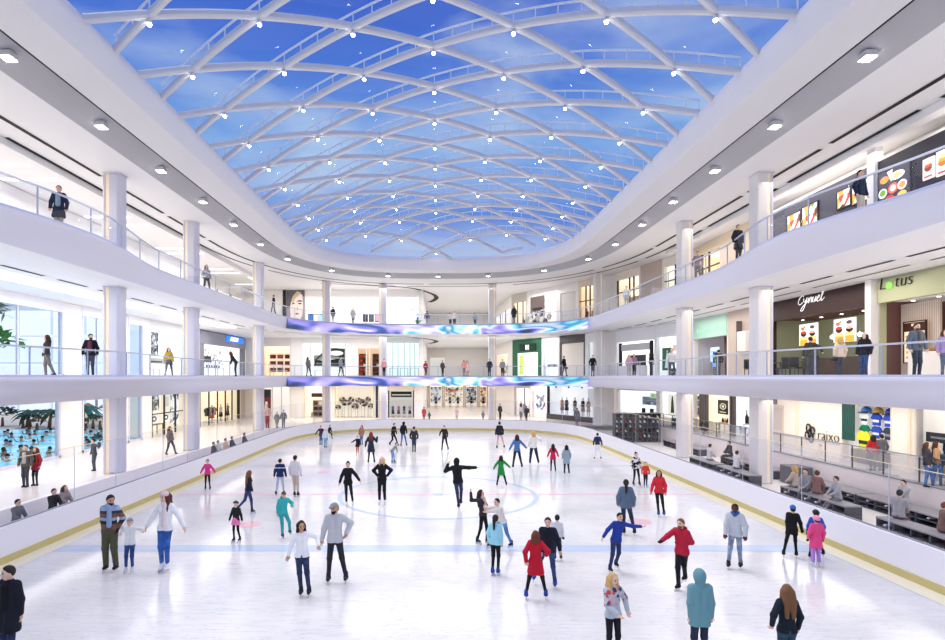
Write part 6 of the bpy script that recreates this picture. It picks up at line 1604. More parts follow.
    # ---- skates or shoes
    for a in (aA2, aB2):
        am = M(shoes, .5)
        o = wear('skate' if skate else 'shoe', [C(a + up0 * (.07 if skate else .0) * k, a - up0 * .03 * k, .046, .05), C(a - up0 * .04 * k, a - up0 * .045 * k + fwd * .1 * k, .045, .036)], .006, am, cuts=[(a - up0 * .078 * k, up0)])
        if skate and o is not None:
            m = MB(); p0 = a - up0 * (.075 * k) - fwd * .07 * k; p1 = p0 + fwd * .24 * k
            m.bar(tuple(p0 - up0 * .036), tuple(p1 - up0 * .036), .012, .07, M('DADDE4', .25, .6)); m.build('blade', o)
    NP_PEOPLE.append(root)
    return root

_jm = {}
def ramp_jeans(col):
    if col not in _jm:
        c = np.array([int(col[i:i + 2], 16) for i in (0, 2, 4)]) ; h = lambda a: ''.join('%02X' % int(min(255, max(0, x))) for x in a)
        _jm[col] = ramp_mat('denim_' + col, [(.35, h(c * .8)), (.6, h(c * 1.05 + 8)), (.75, h(c * 1.2 + 14))], scale=7, rough=.85)
    return _jm[col]
def stripes(name, bands):
    """Horizontal colour bands by height above the floor (object space)."""
    def make(k, pel, Z):
        m = bpy.data.materials.new(name); m.use_nodes = True; nt = m.node_tree; b = nt.nodes['Principled BSDF']; b.inputs['Roughness'].default_value = .9
        tc = nt.nodes.new('ShaderNodeTexCoord'); sp = nt.nodes.new('ShaderNodeSeparateXYZ'); mr = nt.nodes.new('ShaderNodeMapRange'); r = nt.nodes.new('ShaderNodeValToRGB'); r.color_ramp.interpolation = 'CONSTANT'
        nt.links.new(tc.outputs['Object'], sp.inputs[0]); nt.links.new(sp.outputs['Z'], mr.inputs['Value']); mr.inputs['From Min'].default_value = pel[2] - .1 * k; mr.inputs['From Max'].default_value = pel[2] + .6 * k
        nt.links.new(mr.outputs[0], r.inputs[0])
        while len(r.color_ramp.elements) < len(bands): r.color_ramp.elements.new(.5)
        for e, (p, c) in zip(r.color_ramp.elements, bands): e.position = p; e.color = lin(c) + (1,)
        nt.links.new(r.outputs[0], b.inputs['Base Color']); return m
    return make
def floral(name, base, spots, z0=.3, z1=.8):
    def make(k, pel, Z):
        m = bpy.data.materials.new(name); m.use_nodes = True; nt = m.node_tree; b = nt.nodes['Principled BSDF']; b.inputs['Roughness'].default_value = .9
        tc = nt.nodes.new('ShaderNodeTexCoord'); v = nt.nodes.new('ShaderNodeTexVoronoi'); v.inputs['Scale'].default_value = 15; n = nt.nodes.new('ShaderNodeTexNoise'); n.inputs['Scale'].default_value = 9
        sp = nt.nodes.new('ShaderNodeSeparateXYZ'); mr = nt.nodes.new('ShaderNodeMapRange'); r = nt.nodes.new('ShaderNodeValToRGB'); r.color_ramp.interpolation = 'CONSTANT'
        nt.links.new(tc.outputs['Object'], v.inputs['Vector']); nt.links.new(tc.outputs['Object'], n.inputs['Vector']); nt.links.new(tc.outputs['Object'], sp.inputs[0]); nt.links.new(sp.outputs['Z'], mr.inputs['Value'])
        mr.inputs['From Min'].default_value = pel[2] + (z0 - .1) * k; mr.inputs['From Max'].default_value = pel[2] + z0 * k
        sc_ = nt.nodes.new('ShaderNodeSeparateColor'); nt.links.new(v.outputs['Color'], sc_.inputs[0])
        while len(r.color_ramp.elements) < len(spots): r.color_ramp.elements.new(.5)
        for e, (p, c) in zip(r.color_ramp.elements, spots): e.position = p; e.color = lin(c) + (1,)
        nt.links.new(sc_.outputs[0], r.inputs[0]); x = nt.nodes.new('ShaderNodeMix'); x.data_type = 'RGBA'; x.inputs['A'].default_value = lin(base) + (1,)
        nt.links.new(mr.outputs[0], x.inputs['Factor']); nt.links.new(r.outputs[0], x.inputs['B']); nt.links.new(x.outputs['Result'], b.inputs['Base Color']); return m
    return make
PXf = lambda x, y=0., z=0.: ('px', x, y, z)
# --------------------------------------------------- skaters on the ice
P_ = person
P_('person in a navy coat and dark jeans, cut off at the lower picture corner', 10, 566, 667, -15, A=('px', -7, 622), B=('px', 22, 627), top=('coat', '171A26'), low=('jeans', '1F2A52'), hair=('short', 'bk'), head=(-25, 5), extra=[('inner', '101218')])
P_('man in a grey, brown and blue striped sweater with blue scarf and olive trousers', 110, 495, 571, 5, A=('px', 104, 534.6), B=('px', 118, 528), FA=PXf(106), FB=PXf(116), head=(45, 10), skin='t',
   top=('sweater', stripes('striped_knit', [(0, '8FA3C0'), (.16, '7A5546'), (.34, '2A2A34'), (.46, '9AAAC4'), (.56, '7A5546'), (.7, '3A3A48'), (.8, '9FB0CA'), (.93, '7F93B0')])), low=('loose', '55553F'), extra=[('scarf', '8FA6C6', .12), ('beard', 'bk'), ('gloves', '23232A')], shoes='1E2026')
P_('small child in a cream knit sweater and grey beanie between two adults', 130, 519, 573, 5, A=('px', 121, 533), B=('px', 143, 531.5), FA=PXf(126), FB=PXf(132.5), kid=True, top=('sweater', 'E6E8E4'), low=('jeans', '22407C'), hair=('short', 'lb'), extra=[('beanie', '8A909C')], shoes='D9DDE6')
P_('woman in white sweater, pink beanie and scarf with bright blue jeans', 165, 492, 571, -5, A=('px', 146, 528.2), B=('px', 188, 533), FA=PXf(162), FB=PXf(167.5), female=True, head=(-25, 5), top=('sweater', 'EDEFEF'), low=('jeans', '2A5AA6'), hair=('side', '5A2E26'), extra=[('beanie', 'D9BFC6'), ('scarf', 'E3D3D6', .1)], shoes='F0F0F4', lean=(0, 2))
P_('girl in a hot pink jacket and black leggings with arms out near the boards', 207.5, 460, 490.5, 10, A=('px', 199, 476), B=('px', 216, 473.5), FA=PXf(205.5), FB=PXf(210), kid=True, female=True, top=('jacket', 'E0408E'), low=('leggings', '1A1A20'), hair=('bun', 'bk'), shoes='17171C')
P_('small girl in black with a pink tutu and dark helmet', 236, 502, 542.5, -25, A=('px', 228, 524), B=('px', 242, 520), FA=PXf(234), FB=PXf(240), kid=True, top=('sweater', '1E2024'), low=('leggings', '16161A'), hair=('short', 'br'), extra=[('helmet', '2E3A34'), ('skirt', 'F07CB0')], shoes='17171C', head=(20, 0))
P_('woman with long brown hair gliding away in dark top and navy jeans', 248, 470.6, 514, 125, A=('px', 246, 494), FA=PXf(239, -.15, .12), FB=PXf(252), female=True, top=('tight', '23283A'), low=('jeans', '2A3A66'), hair=('vlong', 'lb'), shoes='2A2E44', lean=(6, 0))
P_('boy seen from behind in navy jacket with white back stripe and pale jeans', 280, 459, 496, 180, A=('px', 273.6, 478.5), B=('px', 286.5, 477.7), FA=PXf(276), FB=PXf(284), top=('jacket', '1F2E5C'), low=('trousers', 'B9C3DA'), hair=('short', 'bk'), extra=[('band', 'E6E8F0', .36, .42)], shoes='2A3A5A')
P_('boy seen from behind in white shirt with grey sleeves and beige trousers', 295, 455.5, 497, 165, FA=PXf(294.5), FB=PXf(298), top=('sweater', 'D6D3D8'), low=('trousers', 'C2B1A6'), hair=('short', 'bk'), skin='t', shoes='22243A')
P_('child dressed all in turquoise skating with one arm held out', 283, 491.5, 538.5, 35, A=('px', 277, 517), B=('px', 292, 506.7), FA=PXf(282.5), FB=PXf(289, .1, .1), top=('jacket', '38B0AE'), low=('trousers', '2FA6A4'), hair=('short', 'br'), extra=[('hooddown', '2F9A98'), ('cap', '5A4A44')], shoes='26366E', lean=(6, 0), kid=True)
P_('laughing woman in white sweater and ripped dark jeans holding a man by hand', 302, 521, 596, 5, A=('px', 284.8, 565), B=('px', 318.5, 545.5), FA=PXf(301), FB=PXf(309), female=True, skin='t', top=('tight', 'F3F3F3'), low=('jeans', '1E2E50'), hair=('bob', 'bk'), head=(20, 8), shoes='1D222E', lean=(0, -2))
P_('man in light grey jacket, grey cap and black jeans hand in hand with woman', 333, 503, 582.6, 0, A=('px', 320, 546.6), B=('px', 346.5, 533), FA=PXf(328.5), FB=PXf(346), top=('jacket', 'C3C5C8'), low=('jeans', '1A1C26'), extra=[('cap', '8C9096'), ('beard', 'bk')], skin='t', head=(-25, 5), shoes='23263A', dx=.05)
P_('woman in black jacket with arms slightly spread, white skates, beside hands on hips skater', 348, 462, 507, 8, A=('px', 338.4, 486), B=('px', 359.5, 480.4), FA=PXf(346.5), FB=PXf(353), female=True, top=('jacket', '17181C'), low=('leggings', '14151A'), hair=('bun', 'bk'), shoes='F0F0F4')
P_('blond woman in black jacket with both hands on her hips', 382, 457.5, 504.5, -5, A=('px', 377.5, 475.5), B=('px', 387.5, 475.5), FA=PXf(379.5), FB=PXf(385), female=True, top=('jacket', '16171B'), low=('trousers', '131419'), hair=('side', 'bl'), elA=(-1, .2, 0), elB=(1, .2, 0), shoes='F0F0F4')
P_('person in dark plum jacket with pink sleeve by the far boards', 321, 425.8, 446, 20, A=('px', 315, 434.5), top=('jacket', '4A2A4A'), low=('jeans', '2E5A8A'), hair=('short', 'bk'), extra=[('gloves', 'E04A9A')], shoes='23304E')
P_('small child in white jacket beside the plum jacket skater', 325.5, 428.5, 448.5, -10, kid=True, top=('jacket', 'D6DEE2'), low=('jeans', '6FA8C4'), hair=('short', 'lb'), extra=[('beanie', 'E9ECEE')], shoes='1E2126')
P_('dark clad skater leaning sideways behind the child in white', 329, 425, 440.5, 60, FA=PXf(327), FB=PXf(332, 0, .1), lean=(14, 0), top=('jacket', '26282E'), low=('trousers', '1C1D22'), hair=('short', 'br'))
P_('auburn haired woman in patterned dress and blue jeans at the far ice', 361.5, 425, 445.5, -20, female=True, top=('long', 'A87868'), low=('jeans', '3A6AA0'), hair=('long', 'rd'), shoes='8A5A44')
P_('little girl in black dress and red tights holding a stick', 357.5, 436, 455.5, 0, A=('px', 351, 443), kid=True, female=True, top=('long', '1C1A20'), low=('leggings', 'B83A3A'), hair=('short', 'br'), extra=[('skirt', '1C1A20')], shoes='C9C9D0')
P_('auburn woman in navy coat seen from behind raising one hand', 371, 432, 463.6, 180, A=('px', 365.5, 446), B=('px', 377.2, 437), FA=PXf(368.4), FB=PXf(374.4), female=True, top=('coat', '283044'), low=('leggings', '27283A'), hair=('long', 'rd'), shoes='2A2E44', elB=(1, 0, -.6))
P_('man in black tracksuit with white side stripe striding at the far ice', 393, 423, 447, 60, FA=PXf(389.5, .1, .1), FB=PXf(398), lean=(10, 0), top=('jacket', '17181C'), low=('trousers', '16171A'), hair=('short', 'br'), extra=[('band', 'E8E8EC', .28, .33)])
P_('person in black hooded jacket and jeans at the far ice', 403, 422, 446.5, 150, FA=PXf(401), FB=PXf(406.5), top=('hoodie', '191A20'), low=('jeans', '3F6AA6'), extra=[('hood', '16171C')], hair=('short', 'bk'), lean=(8, 0))
P_('boy in grey sweater and pale jeans crouching at the far ice', 392, 441, 463.6, 70, A=('px', 389, 455), FA=PXf(392), FB=PXf(394.5), lean=(38, 0), kid=True, top=('sweater', '8E939A'), low=('jeans', '6F9ACB'), hair=('short', 'br'))
P_('person in dark grey jacket standing with back turned at the far ice', 414, 426.6, 453, 175, top=('jacket', '30323A'), low=('jeans', '22304E'), hair=('short', 'bk'), extra=[('hooddown', 'A8A6A8')])
P_('man all in dark grey gliding alone before the far boards', 444.5, 425.4, 450.7, -25, A=('px', 439.5, 435.5), FA=PXf(442), FB=PXf(448.3), top=('sweater', '26262C'), low=('trousers', '202026'), hair=('short', 'br'), lean=(5, 0))
P_('skater in black hoodie balancing with arms stretched wide and a teal glove', 458, 458.5, 509, 170, A=('px', 448, 464.5), B=('px', 477, 467.5), FA=PXf(458.6), FB=PXf(461, .15, .12), top=('hoodie', '191A20'), low=('jeans', '1E2E52'), extra=[('hood', '16171C')], hair=('short', 'bk'), shoes='23242A', lean=(0, -5), elA=(0, 0, -1))
P_('woman in black jacket and pale pink trousers by the far boards', 499.5, 421.8, 449, 170, A=('px', 495, 437), FA=PXf(497), FB=PXf(504.3), female=True, top=('jacket', '22242C'), low=('leggings', 'D9A8B0'), hair=('bun', 'bk'))
P_('girl in a bright green coat with arms swung out', 501, 455.7, 487, 170, A=('px', 492.5, 470.6), B=('px', 511, 468.3), FA=PXf(497), FB=PXf(506.5), female=True, top=('coat', '1E8A3A'), low=('trousers', '1B1C22'), hair=('bob', 'bk'))
P_('woman in blue denim jacket with arms out holding hands with white coat woman', 517, 434.8, 468.5, 180, A=('px', 508.5, 451.5), B=('px', 527, 448.7), FA=PXf(513), FB=PXf(522), female=True, top=('jacket', '4A78B4'), low=('trousers', '1E2636'), hair=('bob', '3A1E1C'))
P_('blond woman in white winter coat and dark flared jeans', 533.5, 431, 464.3, 180, A=('px', 527.5, 448.7), B=('px', 541, 440.8), FA=PXf(530), FB=PXf(538.5), female=True, top=('puffer', 'EDEAE4'), low=('loose', '222E4A'), hair=('bob', 'bl'))
P_('girl in raspberry red coat with long dark hair', 553, 444, 472, 180, A=('px', 547, 457.6), B=('px', 559.5, 459), FA=PXf(551), FB=PXf(555.5), female=True, top=('long', 'D02A52'), low=('trousers', '2A2428'), hair=('long', 'bk'))
P_('girl in pale grey coat standing next to the raspberry coat', 566.5, 445, 474.4, 175, FA=PXf(564.5), FB=PXf(569), female=True, top=('coat', '94A6B2'), low=('trousers', '1E1F26'), hair=('bob', 'bk'))
P_('boy in navy jersey and white trousers near the far curve of the boards', 597.5, 433, 459.5, 180, B=('px', 602.4, 446), FA=PXf(594.5), FB=PXf(601), top=('sweater', '2A3558'), low=('loose', 'ECEDF2'), hair=('short', 'bk'), shoes='1E1E26')
P_('woman with long dark hair in pink scarf, embraced and flinging one arm up', 483, 490, 543.7, 60, A=('px', 470.8, 492.8), B=('px', 490, 509), FA=PXf(477, -.1), FB=PXf(487), female=True, top=('sweater', '332E34'), low=('leggings', '15161B'), hair=('vlong', '3A2220'), extra=[('scarf', 'D9B4B0', .12), ('inner', 'D8B0AC')], lean=(-4, -3), elA=(0, -.3, -1))
P_('man in cream sweater and light jeans hugging the woman in pink scarf', 500, 497, 550.5, -60, A=('px', 486, 507), B=('px', 487, 512), FA=PXf(489), FB=PXf(512.5, .1), top=('sweater', 'E3DAD2'), low=('jeans', '4F86BE'), hair=('short', 'bk'), lean=(16, -5), shoes='22304E', dx=.08)
P_('girl in pale blue jacket with black leggings and blue skates, back turned', 495.5, 515, 575.5, 150, B=('px', 502, 547), FA=PXf(492.5), FB=PXf(498), female=True, kid=True, top=('jacket', '9FDDEA'), low=('leggings', '16161C'), hair=('pony', 'bk'), shoes='1F4AA0')
P_('woman in bright red coat and black leggings seen from behind', 535.5, 531, 600, 165, A=('px', 526, 561), B=('px', 546.5, 555), FA=PXf(526), FB=PXf(546), female=True, top=('coat', 'C01630'), low=('leggings', '17161C'), hair=('bob', '6A3A2A'), shoes='23469A', head=(15, 0))
P_('man in dark navy jacket facing the woman in bright red coat', 548, 517.5, 588, -15, A=('px', 541, 553), B=('px', 561.5, 555), FA=PXf(535, .3), FB=PXf(555), top=('jacket', '1B2030'), low=('jeans', '24406E'), hair=('short', 'bk'), shoes='24469A', lean=(3, 0))
P_('person in white and grey sweater half hidden behind the navy jacket man', 557, 516, 561, 160, B=('px', 563.5, 540), FA=PXf(555), FB=PXf(561), top=('sweater', 'D9D8DC'), low=('trousers', '2A2E3E'), hair=('short', 'bk'), extra=[('gloves', '1E1E24')], lean=(5, 0))
P_('woman in slate grey puffer jacket and navy jeans seen from behind', 626, 479.7, 535, 165, FA=PXf(624), FB=PXf(633.5, -.1), female=True, top=('puffer', '5E6F84'), low=('jeans', '1D2842'), hair=('pony', 'bk'), shoes='1E1F28')
P_('man in royal blue sweater leaning with arms spread wide', 616, 512.5, 573, 15, A=('px', 601.3, 539.4), B=('px', 644, 527), FA=PXf(610), FB=PXf(619, .25, .05), top=('sweater', '24409A'), low=('jeans', '1E2F5E'), hair=('short', 'bk'), lean=(4, 8), shoes='20222A', elB=(0, 0, -1))
P_('smiling blond girl in grey sweatshirt with coloured flowers and black leggings', 613, 573.7, 664, 15, A=('px', 612, 607, -.3), B=('px', 627.3, 610), FA=PXf(607), FB=PXf(617), female=True, top=('sweater', floral('flower_print', 'B9C2C6', [(0, 'B9C2C6'), (.45, 'C84A5A'), (.6, 'B9C2C6'), (.75, '4A3A6A'), (.88, 'E8C0C4')])), low=('leggings', '1A1A22'), hair=('side', 'bl'), head=(5, 5))
P_('woman in black and white patterned jacket and black trousers beside the child in red', 636, 452.5, 486, 10, FA=PXf(633.5), FB=PXf(639.5), female=True, top=('jacket', floral('speckled_print', 'E4E2E6', [(0, 'E4E2E6'), (.35, '1E1E24'), (.8, 'E9E9EE')], 0., .2)), low=('leggings', '191A1F'), hair=('bun', 'bk'))
P_('small child in orange red jacket and dark shorts with blue skates', 645.5, 462.5, 487.5, -10, kid=True, top=('jacket', 'D8402E'), low=('trousers', '23242C'), hair=('short', 'bk'), shoes='2F62B4')
P_('woman in bright red jacket, black leggings and dark hair near the boards', 659, 470.6, 516.5, -20, A=('px', 651, 492), FA=PXf(658.5), FB=PXf(664), female=True, top=('jacket', 'D22A36'), low=('leggings', '1A1A20'), hair=('bob', 'bk'), shoes='23508E', skin='t')
P_('bearded man in crimson hoodie reaching one arm sideways with black glove', 682, 518.8, 590.6, -55, A=('px', 660, 539.4, -.1), B=('px', 681, 543), FA=PXf(678.5), FB=PXf(691.5, .35), top=('hoodie', 'B8203A'), low=('trousers', '16171D'), hair=('short', 'lb'), skin='l', extra=[('beard', 'lb'), ('gloves', '1E1E22'), ('hooddown', 'A81C34')], lean=(4, 0), shoes='191A20')
P_('dark skinned man in pale grey hoodie and grey jeans wearing a blue scarf', 735.5, 503.4, 568.8, -35, A=('px', 724.8, 536.5), FA=PXf(728.5), FB=PXf(740.6), top=('hoodie', 'C3CAD0'), low=('jeans', '7F8DA4'), hair=('short', 'bk'), skin='d', extra=[('scarf', '2E5AA8'), ('gloves', '6A2430'), ('hooddown', 'B8C0C8')], lean=(9, 0), shoes='20222A')
P_('person in long teal hoodie with hood up, back to the camera', 700, 570.6, 669, 180, A=('px', 690.5, 622), B=('px', 711.5, 621), FA=PXf(695), FB=PXf(706), top=('long', '6F9EA4'), low=('jeans', '22283E'), extra=[('hood', '6A9AA0')], hair=('short', 'br'))
P_('woman with long brown blond hair in dark teal sweater, back to the camera', 787, 585, 684, 180, A=('px', 772, 624.5), female=True, top=('tight', '16222C'), low=('jeans', '1F3A48'), hair=('vlong', '7A5638'), head=(-10, 0))
P_('person in black coat and blue beanie leaning toward two children by the boards', 792, 506, 558, 155, A=('px', 787, 536), B=('px', 803, 533.5), FA=PXf(783.5), FB=PXf(796.3), top=('long', '17181C'), low=('leggings', '131418'), extra=[('beanie', '2F6EB8'), ('gloves', '17181C')], hair=('short', 'bk'), lean=(7, 4), shoes='14151A', female=True)
P_('child in hot pink coat, pink cap and lilac trousers by the boards', 816.5, 517, 566.5, 175, kid=True, FA=PXf(813), FB=PXf(819), top=('coat', 'F0508C'), low=('loose', 'B88AD8'), extra=[('helmet', 'F294B8'), ('gloves', '1E1E24')], hair=('short', 'br'), shoes='E9E6F0')
P_('child in blue jacket and black helmet just behind the pink coat', 816, 511, 559.5, 165, FA=PXf(810), FB=PXf(826, .1), top=('jacket', '3A5AC0'), low=('leggings', '17181E'), extra=[('helmet', '16181E'), ('gloves', '17181E')], hair=('short', 'bk'), shoes='17181E')

# --------------------------------------------------- visitors, ground level
N_ = dict(skate=False)
P_('man in olive grey jacket walking beside woman in red coat past the pool window', 25.8, 445, 487, 0, level='gl', top=('jacket', '5C564C'), low=('trousers', '3C3E46'), hair=('short', 'br'), extra=[('inner', 'B9B4AE')], FA=PXf(24), FB=PXf(27.5), **N_)
P_('woman in red coat and black scarf walking past the pool window', 35.8, 447.6, 485.5, -5, level='gl', top=('long', 'A82A36'), low=('leggings', '2A2A30'), hair=('long', 'rd'), extra=[('scarf', '1E1E22', .2)], female=True, FA=PXf(33.5), FB=PXf(37), **N_)
P_('man in dark grey suit walking by the second pool window', 94.5, 439, 470.8, -40, level='gl', top=('blazer', '4E5056'), low=('trousers', '4A4C52'), hair=('short', 'bk'), lean=(5, 0), B=('px', 98.5, 448), **N_)
P_('woman in brown grey jacket striding past the dark framed shop', 170, 426.5, 455, 80, level='gl', top=('jacket', '7A6A66'), low=('trousers', '44434A'), hair=('long', 'br'), female=True, FA=PXf(166), FB=PXf(176), **N_)
P_('woman in a dark red dress and white top at the back corner entrance', 267.5, 405, 428, 0, level='gl', top=('sweater', 'C9A8A0'), low=('loose', '8A2A2A'), hair=('short', 'bk'), female=True, **N_)
P_('person in grey dress standing in the back corner', 277, 412, 428, 0, level='gl', top=('coat', '83868C'), low=('leggings', '5A5C62'), hair=('short', 'bk'), **N_)
P_('man in grey jacket and jeans standing in the back corner', 283.5, 410, 428, 10, level='gl', top=('jacket', '6E727A'), low=('jeans', '4A5870'), hair=('short', 'br'), **N_)
P_('woman in long coral red coat holding a child by hand at the back concourse', 424, 407, 421, 170, level='gl', top=('coat', 'D25A5A'), low=('leggings', '8A4A4A'), hair=('short', 'br'), female=True, **N_)
P_('child in slate blue jacket next to the coral coat', 429.3, 412, 421, 170, level='gl', top=('jacket', '5A6678'), low=('trousers', '4A5468'), hair=('short', 'bk'), kid=True, **N_)
P_('person in pale pink coat in the middle of the back concourse', 456.7, 407, 419.8, 0, level='gl', top=('coat', 'DCC8C4'), low=('trousers', 'B9A8A8'), hair=('short', 'br'), female=True, **N_)
P_('person in grey coat walking in the back concourse near the column', 483, 411, 420.5, 160, level='gl', top=('coat', '8E8C8E'), low=('trousers', '7A787C'), hair=('short', 'lb'), **N_)
P_('man in dark jacket at the mouth of the back concourse', 500, 401, 420, 40, level='gl', top=('jacket', '3E3E48'), low=('trousers', '3A3238'), hair=('short', 'bk'), hgt=1.75, **N_)
P_('woman in white top and grey skirt before the purple clothes window', 521, 405, 421, 150, level='gl', top=('sweater', 'EFECEA'), low=('leggings', '85868E'), extra=[('skirt', '85868E')], hair=('bun', 'br'), female=True, **N_)
P_('man in black leaning near the purple clothes window', 526.6, 406, 421, -150, level='gl', top=('jacket', '4A4A52'), low=('trousers', '44444C'), hair=('short', 'bk'), **N_)
P_('person in grey looking into the black framed display window', 577, 408, 425.5, 175, level='gl', top=('coat', '7A7A86'), low=('trousers', '74747E'), hair=('short', 'bk'), **N_)
P_('woman in red top with black trousers facing the jersey niche', 872.8, 439.6, 470.6, 170, level='gr', top=('tee', 'C8303C'), low=('trousers', '3A3A42'), hair=('bob', 'bk'), female=True, hgt=1.52, **N_)
P_('man in grey shirt and trousers facing the jersey niche', 881.8, 440, 470.8, 175, level='gr', top=('sweater', '6A6E76'), low=('trousers', '62666E'), hair=('short', 'bk'), hgt=1.55, **N_)
P_('woman in dark jacket and blue jeans walking by the sportswear shop', 927, 450, 487, 40, level='gr', top=('jacket', '3A3A42'), low=('jeans', '4A72A8'), hair=('long', 'br'), female=True, hgt=1.62, FA=PXf(925), FB=PXf(933), **N_)
P_('woman in tan top and blue jeans behind the dark jacket woman', 936.5, 447.5, 485.5, 40, level='gr', top=('sweater', 'B4906E'), low=('jeans', '3E6296'), hair=('long', 'br'), female=True, hgt=1.62, FA=PXf(934.5), FB=PXf(941), **N_)

def sit(label, px, X, yaw, top, low, hair, zs, skin='l', hgt=1.68, female=False, extra=(), lean=(6, 0), reach=None):
    Y = abs(F * X / (px - VX)); f = np.array([math.sin(math.radians(yaw)), -math.cos(math.radians(yaw))]); r = np.array([-f[1], f[0]])
    z0 = SUNK if X < 0 else SUNR; st = zs - z0
    L = reach or .42; ft = [tuple(f * L + r * sg_ * .1) + (0.,) for sg_ in (-1, 1)]; hn = [tuple(f * .34 + r * sg_ * .1) + (st + .2,) for sg_ in (-1, 1)]
    if ft[0][0] > ft[1][0] or (abs(ft[0][0] - ft[1][0]) < .05 and ft[0][1] > ft[1][1]): ft, hn = ft[::-1], hn[::-1]
    return person(label, px, 0, yaw=yaw, A=hn[0], B=hn[1], FA=ft[0], FB=ft[1], top=top, low=low, hair=hair, skin=skin, lean=lean, extra=extra, skate=False, pos=(X, Y, z0, hgt), seat=st, female=female)
SB = SUNK + .46
sit('seated person in grey sweater alone on the spectator bench, nearest the camera', 16, -14.4, 80, ('sweater', '6A6C74'), ('trousers', '26262C'), ('short', 'bk'), SB)
sit('seated man in black shirt on the spectator bench beside a beige jacket', 52.5, -14.4, 70, ('sweater', '1C1C22'), ('trousers', '2A2A34'), ('short', 'bk'), SB)
sit('seated woman in beige grey jacket on the spectator bench', 63.5, -14.4, 75, ('jacket', '9A8E8C'), ('trousers', '6A6468'), ('bob', 'br'), SB, female=True)
for px_, c, lab in ((212.5, '50535C', 'charcoal sweater'), (217, 'D9D4D2', 'white sweater'), (224.5, 'D8B8A4', 'peach sweater'), (231, '3E4450', 'dark blue jacket'), (243.4, '4A4C54', 'slate jacket')):
    sit('seated spectator in %s on the bench near the far rink corner' % lab, px_, -14.4, 90, ('sweater', c), ('trousers', '4A4A54'), ('short', 'bk'), SB)
S2 = SUNR + .575
sit('seated person in cream tan sweater on the skate bench, nearest the storage cabinet', 796, 14.95, -150, ('sweater', 'CDBBA8'), ('trousers', '8A7E78'), ('bob', 'bl'), S2, female=True)
sit('seated man in grey shirt at the middle of the skate bench', 806.5, 14.9, -60, ('sweater', '9A9A9E'), ('trousers', '5A5C64'), ('short', 'bk'), S2)
sit('seated person in brown jacket at the back of the skate bench', 816.5, 14.95, 120, ('jacket', '8A6660'), ('trousers', '5A4A4A'), ('bun', 'br'), S2, female=True)
sit('person in light grey sweater stretching the legs along the skate bench', 838, 14.95, -95, ('sweater', 'ADADB2'), ('trousers', '7E7C80'), ('short', 'br'), S2, reach=.7)
sit('person in pale grey sweatshirt sitting on the wall bench facing the bench opposite', 905, 17.3, -80, ('sweater', 'B0B0B4'), ('trousers', '7A7A80'), ('short', 'bk'), SUNR + .475)
sit('broad man in pale grey sweatshirt seated with back to the rink', 898.7, 15.0, 120, ('sweater', 'A2A2A6'), ('trousers', '6A4A50'), ('short', 'bk'), S2, hgt=1.75)
sit('person in brown jacket at the picture edge on the nearest skate bench', 942, 15.0, 60, ('jacket', '7E6258'), ('trousers', '5A5050'), ('short', 'rd'), S2)
sit('person in white shirt seated on the bench below the cosmetics shop front', 709, 14.95, 100, ('sweater', 'D6D2D2'), ('trousers', '8A8288'), ('short', 'br'), S2)
sit('person in dark jacket seated on the wall bench below the lit bottle window', 730.5, 17.3, -90, ('jacket', '3A3C44'), ('trousers', '3A3A40'), ('short', 'bk'), SUNR + .475)
sit('person in white sweater seated on the bench beyond the first big column', 736, 14.95, 110, ('sweater', 'DAD8DA'), ('trousers', '74727A'), ('short', 'br'), S2)

# --------------------------------------------------- visitors, middle gallery
def L1p(label, px, yh, yaw, top, low, hair, h=1.72, **kw): return person(label, px, yh, yaw=yaw, top=top, low=low, hair=hair, level='l1', hgt=h, skate=False, **kw)
L1p('woman with long dark hair in olive jacket walking by the tall windows', 47, 335, -50, ('blazer', '3E3C36'), ('trousers', '8A7E74'), ('long', 'br'), female=True, extra=[('inner', 'E0DAD4')], FA=('px', 46), FB=('px', 55, 0, 0), A=('px', 41, 361))
L1p('man in black jacket over plum shirt standing by the tall windows', 90.5, 334, 15, ('jacket', '18191E'), ('trousers', '4A4E58'), ('short', 'bk'), extra=[('inner', '7A3A54'), ('beard', 'bk')], head=(40, 0), FA=('px', 88), FB=('px', 93))
L1p('woman in mustard jacket and grey skirt walking in front of the white gallery shop', 168.7, 347.6, 40, ('jacket', 'C9A83A'), ('leggings', '3A3C44'), ('long', 'br'), female=True, extra=[('skirt', '4A4C56')], FA=('px', 165), FB=('px', 172.5))
L1p('woman bending forward in dark jacket before the grey framed shop', 236, 350, -70, ('jacket', '2E3036'), ('trousers', '33343C'), ('bob', 'rd'), female=True, lean=(34, 0))
L1p('woman in grey striding past the glass shop with huge print', 308, 357, 60, ('jacket', '6E7078'), ('trousers', '5A5C64'), ('bob', 'bk'), female=True, h=1.7, FA=('px', 306.5), FB=('px', 311))
L1p('man in blue grey shirt striding toward the two warm doorways', 340.6, 356.8, 70, ('sweater', '8A94A8'), ('trousers', '4A4E58'), ('short', 'bk'), FA=('px', 338.5), FB=('px', 343.5))
L1p('woman in pink top and black trousers beside the corner glass shop', 384, 359, 10, ('tee', 'E0A0A0'), ('trousers', '24242A'), ('bun', 'br'), female=True, h=1.66)
L1p('person in red jacket leaning on the railing at the concourse corner', 425.6, 361, 150, ('jacket', 'C02A38'), ('trousers', '4A5060'), ('short', 'br'), h=1.6)
L1p('man in dark grey walking alone in the middle concourse', 442.5, 360.5, 40, ('jacket', '5A5258'), ('trousers', '3A3A42'), ('short', 'rd'), h=1.6)
L1p('woman in coral top in the middle concourse, nearer the railing pair', 464, 360, 0, ('sweater', 'E09A90'), ('trousers', '8A8288'), ('long', 'br'), h=1.55, female=True)
